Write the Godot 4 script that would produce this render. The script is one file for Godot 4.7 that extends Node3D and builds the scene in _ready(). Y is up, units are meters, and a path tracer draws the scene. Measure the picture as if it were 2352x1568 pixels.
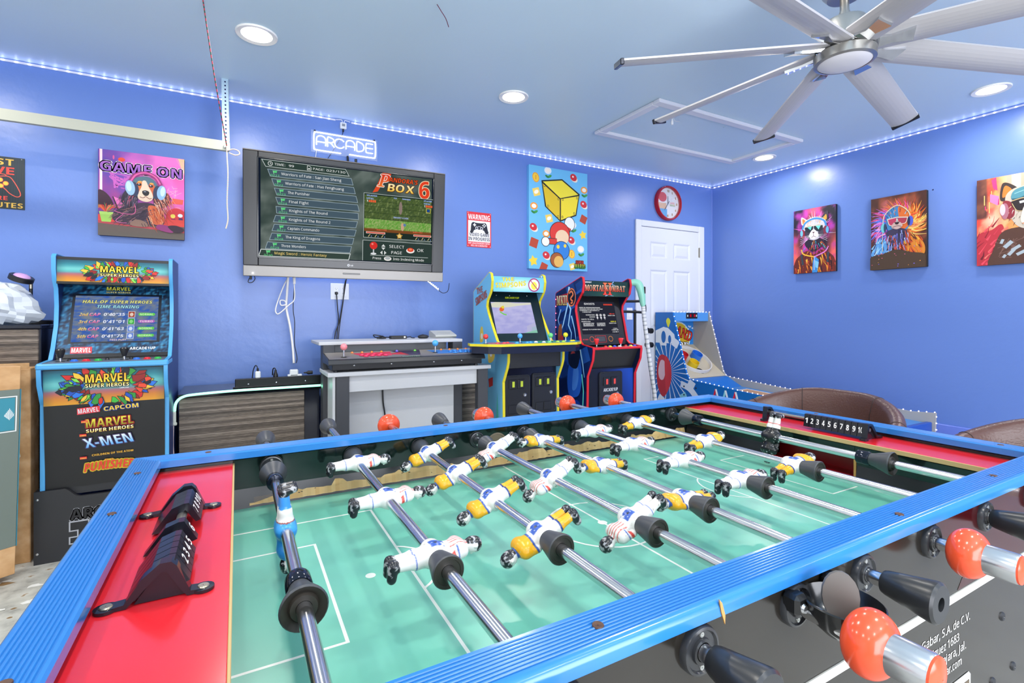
extends Node3D
# Arcade room in a garage: blue walls, arcade cabinets along the back wall, a foosball table in front.

const CEIL := 2.572
const WZ := -3.76          # inner face of the wall with the television
const WX := 4.596          # inner face of the wall with the three canvases
var mats := {}
var used := {}
var rng := RandomNumberGenerator.new()
var fonts := {}
var glyphs := {}


func h(s: String) -> Color:
	return Color.html(s)


func mat(key: String, col: Color, rough := 0.5, metal := 0.0) -> StandardMaterial3D:
	if mats.has(key):
		return mats[key]
	var q := StandardMaterial3D.new()
	q.resource_name = key
	q.albedo_color = col
	q.roughness = rough
	q.metallic = metal
	mats[key] = q
	return q


func glow(key: String, col: Color, e: float) -> StandardMaterial3D:
	var q := mat(key, col, 0.5)
	q.emission_enabled = true
	q.emission = col
	q.emission_energy_multiplier = e
	return q


func painted(key: String, rough := 0.6, metal := 0.0) -> StandardMaterial3D:
	var q := mat(key, Color.WHITE, rough, metal)
	q.vertex_color_use_as_albedo = true
	q.vertex_color_is_srgb = true
	return q


func lit_screen() -> StandardMaterial3D:
	var q := painted("lit_screen")
	q.shading_mode = BaseMaterial3D.SHADING_MODE_UNSHADED
	return q


func noise_tex(freq: float, cols: Array, offs: Array, size := 512, kind := FastNoiseLite.TYPE_SIMPLEX_SMOOTH, sd := 1) -> NoiseTexture2D:
	var f := FastNoiseLite.new()
	f.noise_type = kind
	f.frequency = freq
	f.seed = sd
	f.fractal_octaves = 4
	var t := NoiseTexture2D.new()
	t.width = size
	t.height = size
	t.seamless = true
	t.noise = f
	if cols.size():
		var g := Gradient.new()
		g.offsets = PackedFloat32Array(offs)
		g.colors = PackedColorArray(cols)
		t.color_ramp = g
	return t


# ---------------------------------------------------------------- geometry
class G:
	var v := PackedVector3Array()
	var n := PackedVector3Array()
	var k := PackedColorArray()
	var x := Transform3D.IDENTITY
	var col := Color.WHITE

	func tri(a: Vector3, b: Vector3, c: Vector3, na: Vector3, nb: Vector3, nc: Vector3) -> void:
		v.append(x * a); v.append(x * c); v.append(x * b)
		n.append((x.basis * na).normalized()); n.append((x.basis * nc).normalized()); n.append((x.basis * nb).normalized())
		k.append(col); k.append(col); k.append(col)

	func face(p: Array, out: Vector3) -> void:
		var nn: Vector3 = (p[1] - p[0]).cross(p[2] - p[0])
		if nn.length_squared() < 1e-18 and p.size() > 3:
			nn = (p[2] - p[0]).cross(p[3] - p[0])
		if nn.length_squared() < 1e-18:
			return
		nn = nn.normalized()
		if nn.dot(out) < 0.0:
			p.reverse()
			nn = -nn
		for i in range(1, p.size() - 1):
			tri(p[0], p[i], p[i + 1], nn, nn, nn)

	func quadn(a: Vector3, b: Vector3, c: Vector3, d: Vector3, na: Vector3, nb: Vector3, nc: Vector3, nd: Vector3) -> void:
		var f := (b - a).cross(c - a)
		if f.length_squared() < 1e-20:
			f = (c - a).cross(d - a)
		if f.dot(na + nb + nc + nd) < 0.0:
			tri(a, d, c, na, nd, nc)
			tri(a, c, b, na, nc, nb)
		else:
			tri(a, b, c, na, nb, nc)
			tri(a, c, d, na, nc, nd)

	func box(c: Vector3, s: Vector3, bev := 0.0) -> G:
		var hs := s * 0.5
		var e := minf(bev, minf(hs.x, minf(hs.y, hs.z)) * 0.98)
		var pt := func(a: int, sg: Vector3) -> Vector3:
			var q := hs - Vector3(e, e, e)
			q[a] = hs[a]
			return c + q * sg
		for a in 3:
			var b := (a + 1) % 3
			var d := (a + 2) % 3
			for sa: float in [-1.0, 1.0]:
				var pts := []
				for uv in [[-1.0, -1.0], [1.0, -1.0], [1.0, 1.0], [-1.0, 1.0]]:
					var sg := Vector3.ONE
					sg[a] = sa; sg[b] = uv[0]; sg[d] = uv[1]
					pts.append(pt.call(a, sg))
				var o := Vector3.ZERO
				o[a] = sa
				face(pts, o)
			if e <= 0.0:
				continue
			for sa: float in [-1.0, 1.0]:
				for sb: float in [-1.0, 1.0]:
					var s1 := Vector3.ONE
					s1[a] = sa; s1[b] = sb; s1[d] = 1.0
					var s2 := s1
					s2[d] = -1.0
					var o := Vector3.ZERO
					o[a] = sa; o[b] = sb
					face([pt.call(a, s1), pt.call(b, s1), pt.call(b, s2), pt.call(a, s2)], o)
		if e > 0.0:
			for i in 8:
				var sg := Vector3(-1.0 if i & 1 else 1.0, -1.0 if i & 2 else 1.0, -1.0 if i & 4 else 1.0)
				face([pt.call(0, sg), pt.call(1, sg), pt.call(2, sg)], sg)
		return self

	func span(a: Vector3, b: Vector3, bev := 0.0) -> G:
		return box((a + b) * 0.5, (b - a).abs(), bev)

	# polygon in local x,y pushed along local z from z0 to z1
	func prism(poly: PackedVector2Array, z0: float, z1: float, soft := 0.6) -> G:
		var p := poly
		if Geometry2D.is_polygon_clockwise(p):
			p = p.duplicate()
			p.reverse()
		var idx := Geometry2D.triangulate_polygon(p)
		for i in range(0, idx.size(), 3):
			for zz: float in [z0, z1]:
				var o := Vector3(0, 0, signf(zz - (z0 + z1) * 0.5))
				face([Vector3(p[idx[i]].x, p[idx[i]].y, zz), Vector3(p[idx[i + 1]].x, p[idx[i + 1]].y, zz), Vector3(p[idx[i + 2]].x, p[idx[i + 2]].y, zz)], o)
		var m := p.size()
		var en := []
		for i in m:
			var d := (p[(i + 1) % m] - p[i]).normalized()
			en.append(Vector3(d.y, -d.x, 0))
		for i in m:
			var a := p[i]
			var b := p[(i + 1) % m]
			var na: Vector3 = en[i]
			var nb: Vector3 = en[i]
			if en[i].angle_to(en[(i + m - 1) % m]) < soft:
				na = (en[i] + en[(i + m - 1) % m]).normalized()
			if en[i].angle_to(en[(i + 1) % m]) < soft:
				nb = (en[i] + en[(i + 1) % m]).normalized()
			quadn(Vector3(a.x, a.y, z0), Vector3(b.x, b.y, z0), Vector3(b.x, b.y, z1), Vector3(a.x, a.y, z1), na, nb, nb, na)
		return self

	# profile of (radius, y), bottom to top on the outside
	func lathe(prof: Array, seg := 24, soft := 0.7, a0 := 0.0, a1 := TAU) -> G:
		var en := []
		for i in prof.size() - 1:
			var d: Vector2 = (prof[i + 1] - prof[i])
			en.append(Vector2(d.y, -d.x).normalized())
		for i in prof.size() - 1:
			var na: Vector2 = en[i]
			var nb: Vector2 = en[i]
			if i > 0 and absf(en[i].angle_to(en[i - 1])) < soft:
				na = (en[i] + en[i - 1]).normalized()
			if i < en.size() - 1 and absf(en[i].angle_to(en[i + 1])) < soft:
				nb = (en[i] + en[i + 1]).normalized()
			var p: Vector2 = prof[i]
			var q: Vector2 = prof[i + 1]
			for j in seg:
				var t0 := a0 + (a1 - a0) * j / seg
				var t1 := a0 + (a1 - a0) * (j + 1) / seg
				var d0 := Vector3(cos(t0), 0, sin(t0))
				var d1 := Vector3(cos(t1), 0, sin(t1))
				var A := d0 * p.x + Vector3(0, p.y, 0)
				var B := d1 * p.x + Vector3(0, p.y, 0)
				var C := d1 * q.x + Vector3(0, q.y, 0)
				var D := d0 * q.x + Vector3(0, q.y, 0)
				quadn(A, B, C, D, d0 * na.x + Vector3(0, na.y, 0), d1 * na.x + Vector3(0, na.y, 0), d1 * nb.x + Vector3(0, nb.y, 0), d0 * nb.x + Vector3(0, nb.y, 0))
		return self

	func sph(c: Vector3, r: Vector3, seg := 16) -> G:
		var rings := seg / 2
		for i in rings:
			for j in seg:
				var q := []
				var nn := []
				for ij in [[i, j], [i + 1, j], [i + 1, j + 1], [i, j + 1]]:
					var a: float = PI * ij[0] / rings
					var b: float = TAU * ij[1] / seg
					var d := Vector3(sin(a) * cos(b), cos(a), sin(a) * sin(b))
					q.append(c + d * r)
					nn.append((d / r).normalized())
				quadn(q[0], q[1], q[2], q[3], nn[0], nn[1], nn[2], nn[3])
		return self

	func tube(pts: Array, r: Variant, seg := 8, closed := false) -> G:
		var m := pts.size()
		var rings := []
		var up := Vector3.UP
		for i in m:
			var a: Vector3 = pts[(i + m - 1) % m] if closed or i > 0 else pts[i]
			var b: Vector3 = pts[(i + 1) % m] if closed or i < m - 1 else pts[i]
			var d := (b - a).normalized()
			if i == 0:
				up = Vector3.UP if absf(d.y) < 0.9 else Vector3.RIGHT
			var s := d.cross(up).normalized()
			up = s.cross(d).normalized()
			var ring := []
			var rr: float = r[i] if r is Array else r
			for j in seg:
				var t := TAU * j / seg
				var o := s * cos(t) + up * sin(t)
				ring.append([pts[i] + o * rr, o])
			rings.append(ring)
		for i in (m if closed else m - 1):
			var A: Array = rings[i]
			var B: Array = rings[(i + 1) % m]
			for j in seg:
				var j2 := (j + 1) % seg
				quadn(A[j][0], A[j2][0], B[j2][0], B[j][0], A[j][1], A[j2][1], B[j2][1], B[j][1])
		if not closed:
			for e in [[0, 1], [m - 1, m - 2]]:
				var o: Vector3 = pts[e[0]] - pts[e[1]]
				var ps := []
				for q in rings[e[0]]:
					ps.append(q[0])
				face(ps, o)
		return self

	func cyl(a: Vector3, b: Vector3, r: float, seg := 12) -> G:
		return tube([a, b], r, seg)

	func at(t: Transform3D) -> G:
		x = t
		return self

	func c(cc: Color) -> G:
		col = cc
		return self

	func mesh(colors := false) -> ArrayMesh:
		var arr := []
		arr.resize(Mesh.ARRAY_MAX)
		arr[Mesh.ARRAY_VERTEX] = v
		arr[Mesh.ARRAY_NORMAL] = n
		if colors:
			arr[Mesh.ARRAY_COLOR] = k
		var q := ArrayMesh.new()
		q.add_surface_from_arrays(Mesh.PRIMITIVE_TRIANGLES, arr)
		return q


static func curve(pts: Array, sub := 6, closed := false) -> Array:
	# Catmull-Rom through the points
	var out := []
	var m := pts.size()
	for i in (m if closed else m - 1):
		var p0: Variant = pts[(i + m - 1) % m] if closed or i > 0 else pts[i]
		var p1: Variant = pts[i]
		var p2: Variant = pts[(i + 1) % m]
		var p3: Variant = pts[(i + 2) % m] if closed or i + 2 < m else p2
		for j in sub:
			out.append(p1.cubic_interpolate(p2, p0, p3, float(j) / sub))
	if not closed:
		out.append(pts[m - 1])
	return out


static func v2(a: Array) -> PackedVector2Array:
	var o := PackedVector2Array()
	for i in range(0, a.size(), 2):
		o.append(Vector2(a[i], a[i + 1]))
	return o


static func frame(o: Vector3, right: Vector3, up: Vector3) -> Transform3D:
	var r := right.normalized()
	var u := (up - r * up.dot(r)).normalized()
	return Transform3D(Basis(r, u, r.cross(u)), o)


# ---------------------------------------------------------------- print: flat artwork as coloured polygons on a plane
class P:
	var g := G.new()
	var f := Transform3D.IDENTITY
	var s := 1.0
	var z := 0.0002
	var dz := 0.00003
	var host: Node
	var clip := Rect2()

	func _init(host_: Node, frame_: Transform3D, scale_: float) -> void:
		host = host_
		f = frame_
		s = scale_

	func w(p: Vector2) -> Vector3:
		return f * Vector3(p.x * s, p.y * s, z)

	func up() -> void:
		z += dz

	func put(p: PackedVector2Array, col: Color) -> void:
		var q := p
		if clip.size.x > 0.0:
			var r := PackedVector2Array([clip.position, clip.position + Vector2(clip.size.x, 0), clip.end, clip.position + Vector2(0, clip.size.y)])
			for c in Geometry2D.intersect_polygons(p, r):
				_fill(c, col)
			return
		_fill(q, col)

	func _fill(p: PackedVector2Array, col: Color) -> void:
		var idx := Geometry2D.triangulate_polygon(p)
		g.col = col
		var nn := f.basis.z
		for i in range(0, idx.size(), 3):
			g.face([w(p[idx[i]]), w(p[idx[i + 1]]), w(p[idx[i + 2]])], nn)

	func poly(a: Array, col: Color) -> P:
		put(v2_(a), col)
		up()
		return self

	static func v2_(a: Array) -> PackedVector2Array:
		var o := PackedVector2Array()
		if a.size() and a[0] is Vector2:
			return PackedVector2Array(a)
		for i in range(0, a.size(), 2):
			o.append(Vector2(a[i], a[i + 1]))
		return o

	func rect(x: float, y: float, ww: float, hh: float, col: Color) -> P:
		return poly([x, y, x + ww, y, x + ww, y + hh, x, y + hh], col)

	# closed smooth blob through points
	func blob(a: Array, col: Color, sub := 5) -> P:
		var pts := []
		for p in v2_(a):
			pts.append(p)
		return poly(host.curve(pts, sub, true), col)

	func ell(cx: float, cy: float, rx: float, ry: float, col: Color, rot := 0.0, seg := 24) -> P:
		var p := PackedVector2Array()
		for i in seg:
			p.append(Vector2(cx, cy) + Vector2(rx * cos(TAU * i / seg), ry * sin(TAU * i / seg)).rotated(rot))
		put(p, col)
		up()
		return self

	func line(a: Array, wd: float, col: Color, closed := false, wd2 := -1.0) -> P:
		var p := v2_(a)
		var m := p.size()
		var L := PackedVector2Array()
		var R := PackedVector2Array()
		for i in m:
			var q0 := p[(i + m - 1) % m] if closed or i > 0 else p[i]
			var q1 := p[(i + 1) % m] if closed or i < m - 1 else p[i]
			var d0 := (p[i] - q0).normalized()
			var d1 := (q1 - p[i]).normalized()
			if d0 == Vector2.ZERO: d0 = d1
			if d1 == Vector2.ZERO: d1 = d0
			var nn := (d0 + d1).normalized().orthogonal()
			var t := wd if wd2 < 0.0 else lerpf(wd, wd2, float(i) / (m - 1))
			var k := t * 0.5 / maxf(0.4, nn.dot(d0.orthogonal()))
			L.append(p[i] + nn * k)
			R.append(p[i] - nn * k)
		g.col = col
		for i in (m if closed else m - 1):
			var j := (i + 1) % m
			put(PackedVector2Array([L[i], L[j], R[j], R[i]]), col)
		up()
		return self

	func ring(cx: float, cy: float, r: float, wd: float, col: Color, ry := -1.0, seg := 32) -> P:
		var p := []
		var q := ry if ry > 0.0 else r
		for i in seg:
			p.append(Vector2(cx + r * cos(TAU * i / seg), cy + q * sin(TAU * i / seg)))
		return line(p, wd, col, true)

	func star(cx: float, cy: float, r: float, r2: float, np: int, col: Color, rot := 0.0) -> P:
		var p := []
		for i in np * 2:
			var t := rot + PI / 2 + PI * i / np
			p.append(Vector2(cx, cy) + Vector2(cos(t), sin(t)) * (r if i % 2 == 0 else r2))
		return poly(p, col)

	# a field of colour: fn(u, v in 0..1) gives the colour
	func field(x: float, y: float, ww: float, hh: float, nx: int, ny: int, fn: Callable) -> P:
		var nn := f.basis.z
		var c := []
		for j in ny + 1:
			var row := []
			for i in nx + 1:
				row.append(fn.call(float(i) / nx, float(j) / ny))
			c.append(row)
		for j in ny:
			for i in nx:
				var q := []
				for ij in [[i, j], [i + 1, j], [i + 1, j + 1], [i, j + 1]]:
					q.append(w(Vector2(x + ww * ij[0] / nx, y + hh * ij[1] / ny)))
				var cc := [c[j][i], c[j][i + 1], c[j + 1][i + 1], c[j + 1][i]]
				for t in [[0, 1, 2], [0, 2, 3]]:
					for o in [t[0], t[2], t[1]]:
						g.v.append(q[o]); g.n.append(nn); g.k.append(cc[o])
		up()
		return self

	# text with its lower left corner at x, y; hh is the height of capitals; o: bold, align (0 left, .5, 1), w (fit width), slant, ol (outline colour), olw, rot, serif
	func text(t: String, x: float, y: float, hh: float, col: Color, o := {}) -> P:
		var gl: Dictionary = host.glyph_mesh(t, o.get("bold", false), o.get("serif", false))
		var kx := hh
		if o.has("w"):
			kx = o.w / gl.w
		var sl: float = o.get("slant", 0.0)
		var x0: float = -gl.w * kx * o.get("align", 0.0)
		var rot: float = o.get("rot", 0.0)
		var mid: float = gl.w * kx * 0.5
		var arch: float = o.get("arch", 0.0)
		if o.has("ol"):
			var ow: float = o.get("olw", hh * 0.08)
			for i in 8:
				var d := Vector2(cos(TAU * i / 8), sin(TAU * i / 8)) * ow
				_glyphs(gl.v, x, y, kx, hh, x0, sl, rot, d, o.ol, mid, arch)
			up()
		_glyphs(gl.v, x, y, kx, hh, x0, sl, rot, Vector2.ZERO, col, mid, arch, o.get("col2", col))
		up()
		return self

	func _glyphs(vv: PackedVector2Array, x: float, y: float, kx: float, ky: float, x0: float, sl: float, rot: float, d: Vector2, col: Color, mid: float, arch: float, col2 := Color(0, 0, 0, 0)) -> void:
		var nn := f.basis.z
		for p in vv:
			var q := Vector2(p.x * kx + x0 + p.y * ky * sl, p.y * ky)
			if arch != 0.0:
				var e := (q.x - x0 - mid) / maxf(mid, 1e-6)
				q.y += arch * (1.0 - e * e)
			g.v.append(w(Vector2(x, y) + q.rotated(rot) + d))
			g.n.append(nn)
			g.k.append(col if col2.a == 0.0 else col.lerp(col2, clampf(p.y, 0, 1)))


func glyph_mesh(t: String, bold: bool, serif: bool) -> Dictionary:
	var key := t + str(bold) + str(serif)
	if glyphs.has(key):
		return glyphs[key]
	var fk := str(bold) + str(serif)
	if not fonts.has(fk):
		var sf := SystemFont.new()
		sf.font_names = PackedStringArray(["Droid Serif" if serif else "Droid Sans"])
		sf.font_weight = 700 if bold else 400
		fonts[fk] = {"font": sf}
		var ref := _raw_glyphs("H", sf)
		var lo := 1e9
		var hi := -1e9
		for p in ref:
			lo = minf(lo, p.y)
			hi = maxf(hi, p.y)
		fonts[fk].base = lo
		fonts[fk].cap = hi - lo
	var raw := _raw_glyphs(t, fonts[fk].font)
	var x0 := 1e9
	var x1 := -1e9
	for p in raw:
		x0 = minf(x0, p.x)
		x1 = maxf(x1, p.x)
	var out := PackedVector2Array()
	for p in raw:
		out.append(Vector2(p.x - x0, p.y - fonts[fk].base) / fonts[fk].cap)
	glyphs[key] = {"v": out, "w": maxf((x1 - x0) / fonts[fk].cap, 0.01)}
	return glyphs[key]


func _raw_glyphs(t: String, f: Font) -> PackedVector2Array:
	var tm := TextMesh.new()
	tm.text = t
	tm.font = f
	tm.font_size = 24
	tm.pixel_size = 0.01
	tm.depth = 0.0
	tm.curve_step = 1.5
	var out := PackedVector2Array()
	if tm.get_surface_count() == 0:
		return out
	var a := tm.surface_get_arrays(0)
	var vv: PackedVector3Array = a[Mesh.ARRAY_VERTEX]
	var nn: PackedVector3Array = a[Mesh.ARRAY_NORMAL]
	var ix: PackedInt32Array = a[Mesh.ARRAY_INDEX] if a[Mesh.ARRAY_INDEX] != null else PackedInt32Array()
	if ix.is_empty():
		for i in vv.size():
			ix.append(i)
	for i in range(0, ix.size(), 3):
		if nn[ix[i]].z > 0.5:
			for j in 3:
				out.append(Vector2(vv[ix[i + j]].x, vv[ix[i + j]].y))
	return out


# ---------------------------------------------------------------- nodes
func numbered(s: String) -> String:
	used[s] = used.get(s, -1) + 1
	return s if used[s] == 0 else "%s_%03d" % [s, used[s]]


func tag(o: Node3D, label: String, category: String, group := "") -> Node3D:
	o.set_meta("label", label)
	o.set_meta("category", category)
	if group:
		o.set_meta("group", group)
	return o


func thing(called: String, label: String, category: String, at := Vector3.ZERO, turn := 0.0, group := "") -> Node3D:
	var o := Node3D.new()
	o.name = numbered(called)
	o.position = at
	o.rotation.y = turn
	add_child(o)
	tag(o, label, category, group)
	return o


# a mesh in the frame of its parent; with world set, the shape was given in room coordinates and its thing stands unturned at its base
func put(called: String, g: G, mt: Material, parent: Node3D = self, world := false, kind := "") -> MeshInstance3D:
	var o := MeshInstance3D.new()
	o.name = numbered(called) if parent == self else called
	o.mesh = g.mesh(mt is StandardMaterial3D and mt.vertex_color_use_as_albedo)
	o.material_override = mt
	if world and parent != self and not parent is MeshInstance3D:
		o.position = -parent.position
	parent.add_child(o, true)
	if kind:
		o.set_meta("kind", kind)
	return o


func art(called: String, p: P, mt: Material, parent: Node3D, world := false) -> MeshInstance3D:
	return put(called, p.g, mt, parent, world)


func struct(called: String, g: G, mt: Material) -> MeshInstance3D:
	var o := put(called, g, mt)
	o.set_meta("kind", "structure")
	return o


func V(x: float, y: float, z: float) -> Vector3:
	return Vector3(x, y, z)


func _ready() -> void:
	rng.seed = 7
	# ---- camera: level, aimed between the two walls, lens shifted down
	var cam := Camera3D.new()
	cam.name = "camera"
	cam.projection = Camera3D.PROJECTION_FRUSTUM
	cam.near = 0.05
	cam.far = 60.0
	cam.size = 0.05 * 1568.0 / 1145.0
	cam.frustum_offset = Vector2(0, -0.05 * 59.0 / 1145.0)
	cam.position = V(0, 1.15, 0)
	cam.rotation_degrees = V(0, -28.87, 0)
	add_child(cam)
	cam.current = true
	# ---- surroundings and exposure
	var we := WorldEnvironment.new()
	we.name = "environment"
	var env := Environment.new()
	env.background_mode = Environment.BG_COLOR
	env.background_color = h("b9c8dc")
	env.tonemap_mode = Environment.TONE_MAPPER_LINEAR
	env.tonemap_exposure = 0.96
	env.sdfgi_enabled = true
	env.ssao_enabled = true
	env.ssil_enabled = true
	we.environment = env
	add_child(we)
	lights()
	room()
	ceiling_things()
	wall_things()
	right_canvases()
	left_corner()
	ranking_cabinet()
	media_wall()
	family_cabinet()
	fighter_cabinet()
	steamer()
	ball_game()
	chairs()
	foosball()


const LAMP_E := 1.15
const LED_E := 0.08
const UNSEEN_OPENING_E := 21.0


func area_light(called: String, at: Vector3, dir: Vector3, size: Vector2, col: Color, e: float) -> void:
	var l := AreaLight3D.new()
	l.name = numbered(called)
	l.area_size = size
	l.light_color = col
	l.light_energy = e
	l.shadow_enabled = true
	l.area_range = 14.0
	l.area_attenuation = 2.0
	var up := Vector3.RIGHT if absf(dir.x) < 0.7 else Vector3.UP
	l.transform = Transform3D(Basis(), at).looking_at(at + dir, up)
	add_child(l)


func lights() -> void:
	# recessed ceiling lamps with lights below; those out of view light the room
	var ring := mat("lamp_trim", h("f2f0ec"), 0.4)
	var lens := glow("lamp_lens", h("fffaf2"), 6.0)
	var said := {
		"0,0": "round recessed ceiling light out of view above the storage cabinet", "2,0": "round recessed ceiling light between the hanging cord and the attic hatch",
		"3,0": "small far recessed ceiling light just past the attic hatch", "3,1": "recessed ceiling light above the lion and dog canvases",
	}
	var xs := [-1.4, 0.087, 1.572, 4.15]
	var zs := [-2.83, -1.29, 0.25, 1.75]
	for j in 4:
		for i in 4:
			var p := V(xs[i], CEIL, zs[j])
			area_light("ceiling_lamp_light", p + V(0, -0.02, 0), Vector3.DOWN, Vector2(0.13, 0.13), h("fff8ee"), LAMP_E)
			var lb: String = said.get("%d,%d" % [i, j], "recessed ceiling light %s, %s" % [["above the storage cabinet side", "in line with the dog canvas", "in line with the warning sign", "beside the wall of three canvases"][i], ["in the back row", "out of view over the foosball table", "out of view behind the camera", "out of view in the rearmost row"][j]])
			var t := thing("ceiling_light", lb, "ceiling light", p, 0.0, "recessed ceiling lights")
			put("trim_ring", G.new().lathe([Vector2(0.072, -0.004), Vector2(0.094, -0.008), Vector2(0.097, -0.004), Vector2(0.097, 0.0)], 32), ring, t)
			put("lamp_lens", G.new().lathe([Vector2(0.0005, -0.006), Vector2(0.05, -0.006), Vector2(0.073, -0.003), Vector2(0.073, 0.001)], 32), lens, t)
	# large light at an unseen opening behind the camera, placed to brighten the room
	area_light("unseen_opening_light", V(1.1, 1.1, 2.6), V(0, 0.42, -1), Vector2(1.9, 3.1), h("f4f7ff"), UNSEEN_OPENING_E)
	# light of the strips under the ceiling
	area_light("led_strip_light", V(1.5, CEIL - 0.03, WZ + 0.03), V(0, 1, 0.35), Vector2(0.01, 6.1), h("aab4ff"), LED_E)
	area_light("led_strip_light", V(WX - 0.03, CEIL - 0.03, -2.2), V(-0.35, 1, 0), Vector2(3.0, 0.01), h("aab4ff"), LED_E * 0.5)


func room() -> void:
	var wall := mat("blue_paint", h("6786cb"), 0.31)
	wall.heightmap_enabled = true
	wall.heightmap_texture = noise_tex(0.02, [], [], 512, FastNoiseLite.TYPE_SIMPLEX_SMOOTH, 4)
	wall.heightmap_scale = 0.05
	wall.uv1_triplanar = true
	wall.uv1_world_triplanar = true
	wall.uv1_scale = V(1.6, 1.6, 1.6)
	var ceil := mat("ceiling_paint", h("c6dcec"), 0.42)
	ceil.heightmap_enabled = true
	ceil.heightmap_texture = wall.heightmap_texture
	ceil.heightmap_scale = 0.04
	ceil.uv1_triplanar = true
	ceil.uv1_world_triplanar = true
	var white := mat("unseen_wall_white", h("e4e4e2"), 0.5)  # near-white for walls out of view, chosen to balance the blue bounce light
	struct("wall_back", G.new().span(V(-2.5, -0.02, WZ - 0.14), V(WX + 0.14, CEIL + 0.1, WZ)), wall)
	struct("wall_right", G.new().span(V(WX, -0.02, WZ), V(WX + 0.14, CEIL + 0.1, 2.7)), wall)
	struct("wall_left", G.new().span(V(-2.5, -0.02, WZ), V(-2.36, CEIL + 0.1, 2.7)), white)
	struct("wall_front", G.new().span(V(-2.5, -0.02, 2.56), V(-0.5, CEIL + 0.1, 2.7)).span(V(2.7, -0.02, 2.56), V(WX + 0.14, CEIL + 0.1, 2.7)).span(V(-0.5, 2.1, 2.56), V(2.7, CEIL + 0.1, 2.7)), white)  # wall out of view; its opening is placed to light the room
	struct("ceiling", G.new().span(V(-2.5, CEIL, WZ - 0.14), V(WX + 0.14, CEIL + 0.12, 2.7)), ceil)
	var fl := mat("concrete", Color.WHITE, 0.55)
	fl.albedo_texture = noise_tex(0.012, [h("8d8c86"), h("b4b3ab"), h("c2c1b8"), h("cac9c1"), h("8a6a46")], [0.0, 0.3, 0.55, 0.78, 0.93], 1024, FastNoiseLite.TYPE_SIMPLEX_SMOOTH, 9)
	fl.uv1_triplanar = true
	fl.uv1_world_triplanar = true
	fl.uv1_scale = V(0.9, 0.9, 0.9)
	struct("floor", G.new().span(V(-2.5, -0.12, WZ - 0.14), V(WX + 0.14, 0, 2.7)), fl)
	# flaked paint on the slab beside the table
	var p := P.new(self, frame(V(0, 0, 0), V(1, 0, 0), V(0, 0, -1)), 1.0)
	for i in 90:
		var c := Vector2(rng.randf_range(-1.3, -0.62), rng.randf_range(0.9, 2.95))
		var pts := []
		var a := rng.randf_range(0.004, 0.022)
		for j in 9:
			pts.append(c + Vector2(cos(TAU * j / 9) * 1.7, sin(TAU * j / 9)).rotated(rng.randf_range(-0.3, 0.3)) * a * rng.randf_range(0.5, 1.1))
		p.poly(pts, h("8a6c48") if i % 3 == 0 else h("e9e8e2"))
	art("paint_flake", p, painted("flakes", 0.7), get_node("floor"))
	var base := mat("pale_blue_trim", h("6f86dc"), 0.3)
	struct("baseboard_right", G.new().span(V(WX - 0.016, 0.23, WZ), V(WX, 0.345, 2.56), 0.004), base)
	struct("baseboard_back", G.new().span(V(-2.36, 0.0, WZ), V(3.46, 0.1, WZ + 0.014), 0.004), base)
	# door with its casing
	var dw := mat("door_white", h("dfe2ea"), 0.38)
	var d := G.new()
	d.span(V(3.545, 0.01, WZ), V(4.365, 2.046, WZ + 0.006))
	var slab := struct("door_1", d, dw)
	var cols := [[3.545, 3.665], [3.9, 3.99], [4.235, 4.365]]
	var st := G.new()
	for c in cols:
		st.span(V(c[0], 0.01, WZ), V(c[1], 2.046, WZ + 0.016), 0.001)
	var rows := [[0.01, 0.24], [0.86, 1.02], [1.62, 1.735], [1.905, 2.046]]
	for r in rows:
		st.span(V(3.6, r[0], WZ), V(4.3, r[1], WZ + 0.0157), 0.0005)
	put("stile", st, dw, slab)
	for c in [[3.665, 3.9], [3.99, 4.235]]:
		for r in [[0.24, 0.86], [1.02, 1.62], [1.735, 1.905]]:
			var g := G.new()
			var a := V(c[0], r[0], WZ + 0.006)
			var b := V(c[1], r[1], WZ + 0.006)
			# moulding round the recess, then the raised field
			var rg := func(i0: float, z0: float, i1: float, z1: float) -> void:
				var A := [V(a.x + i0, a.y + i0, WZ + z0), V(b.x - i0, a.y + i0, WZ + z0), V(b.x - i0, b.y - i0, WZ + z0), V(a.x + i0, b.y - i0, WZ + z0)]
				var B := [V(a.x + i1, a.y + i1, WZ + z1), V(b.x - i1, a.y + i1, WZ + z1), V(b.x - i1, b.y - i1, WZ + z1), V(a.x + i1, b.y - i1, WZ + z1)]
				for k in 4:
					g.face([A[k], A[(k + 1) % 4], B[(k + 1) % 4], B[k]], V(0, 0, 1))
				if i1 > 0.04:
					g.face(B, V(0, 0, 1))
			rg.call(0.0, 0.016, 0.008, 0.013)
			rg.call(0.008, 0.013, 0.016, 0.0065)
			rg.call(0.016, 0.0065, 0.022, 0.0065)
			rg.call(0.022, 0.0065, 0.045, 0.014)
			put("panel", g, dw, slab)
	var brass := mat("hinge_metal", h("9a958a"), 0.35, 0.9)
	for y in [1.83, 1.05, 0.25]:
		put("hinge", G.new().span(V(4.36, y - 0.052, WZ + 0.012), V(4.388, y + 0.052, WZ + 0.02), 0.002).cyl(V(4.374, y - 0.054, WZ + 0.022), V(4.374, y + 0.054, WZ + 0.022), 0.006, 8), brass, slab)
	var knob := mat("black_iron", h("17181c"), 0.35, 0.4)
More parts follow.
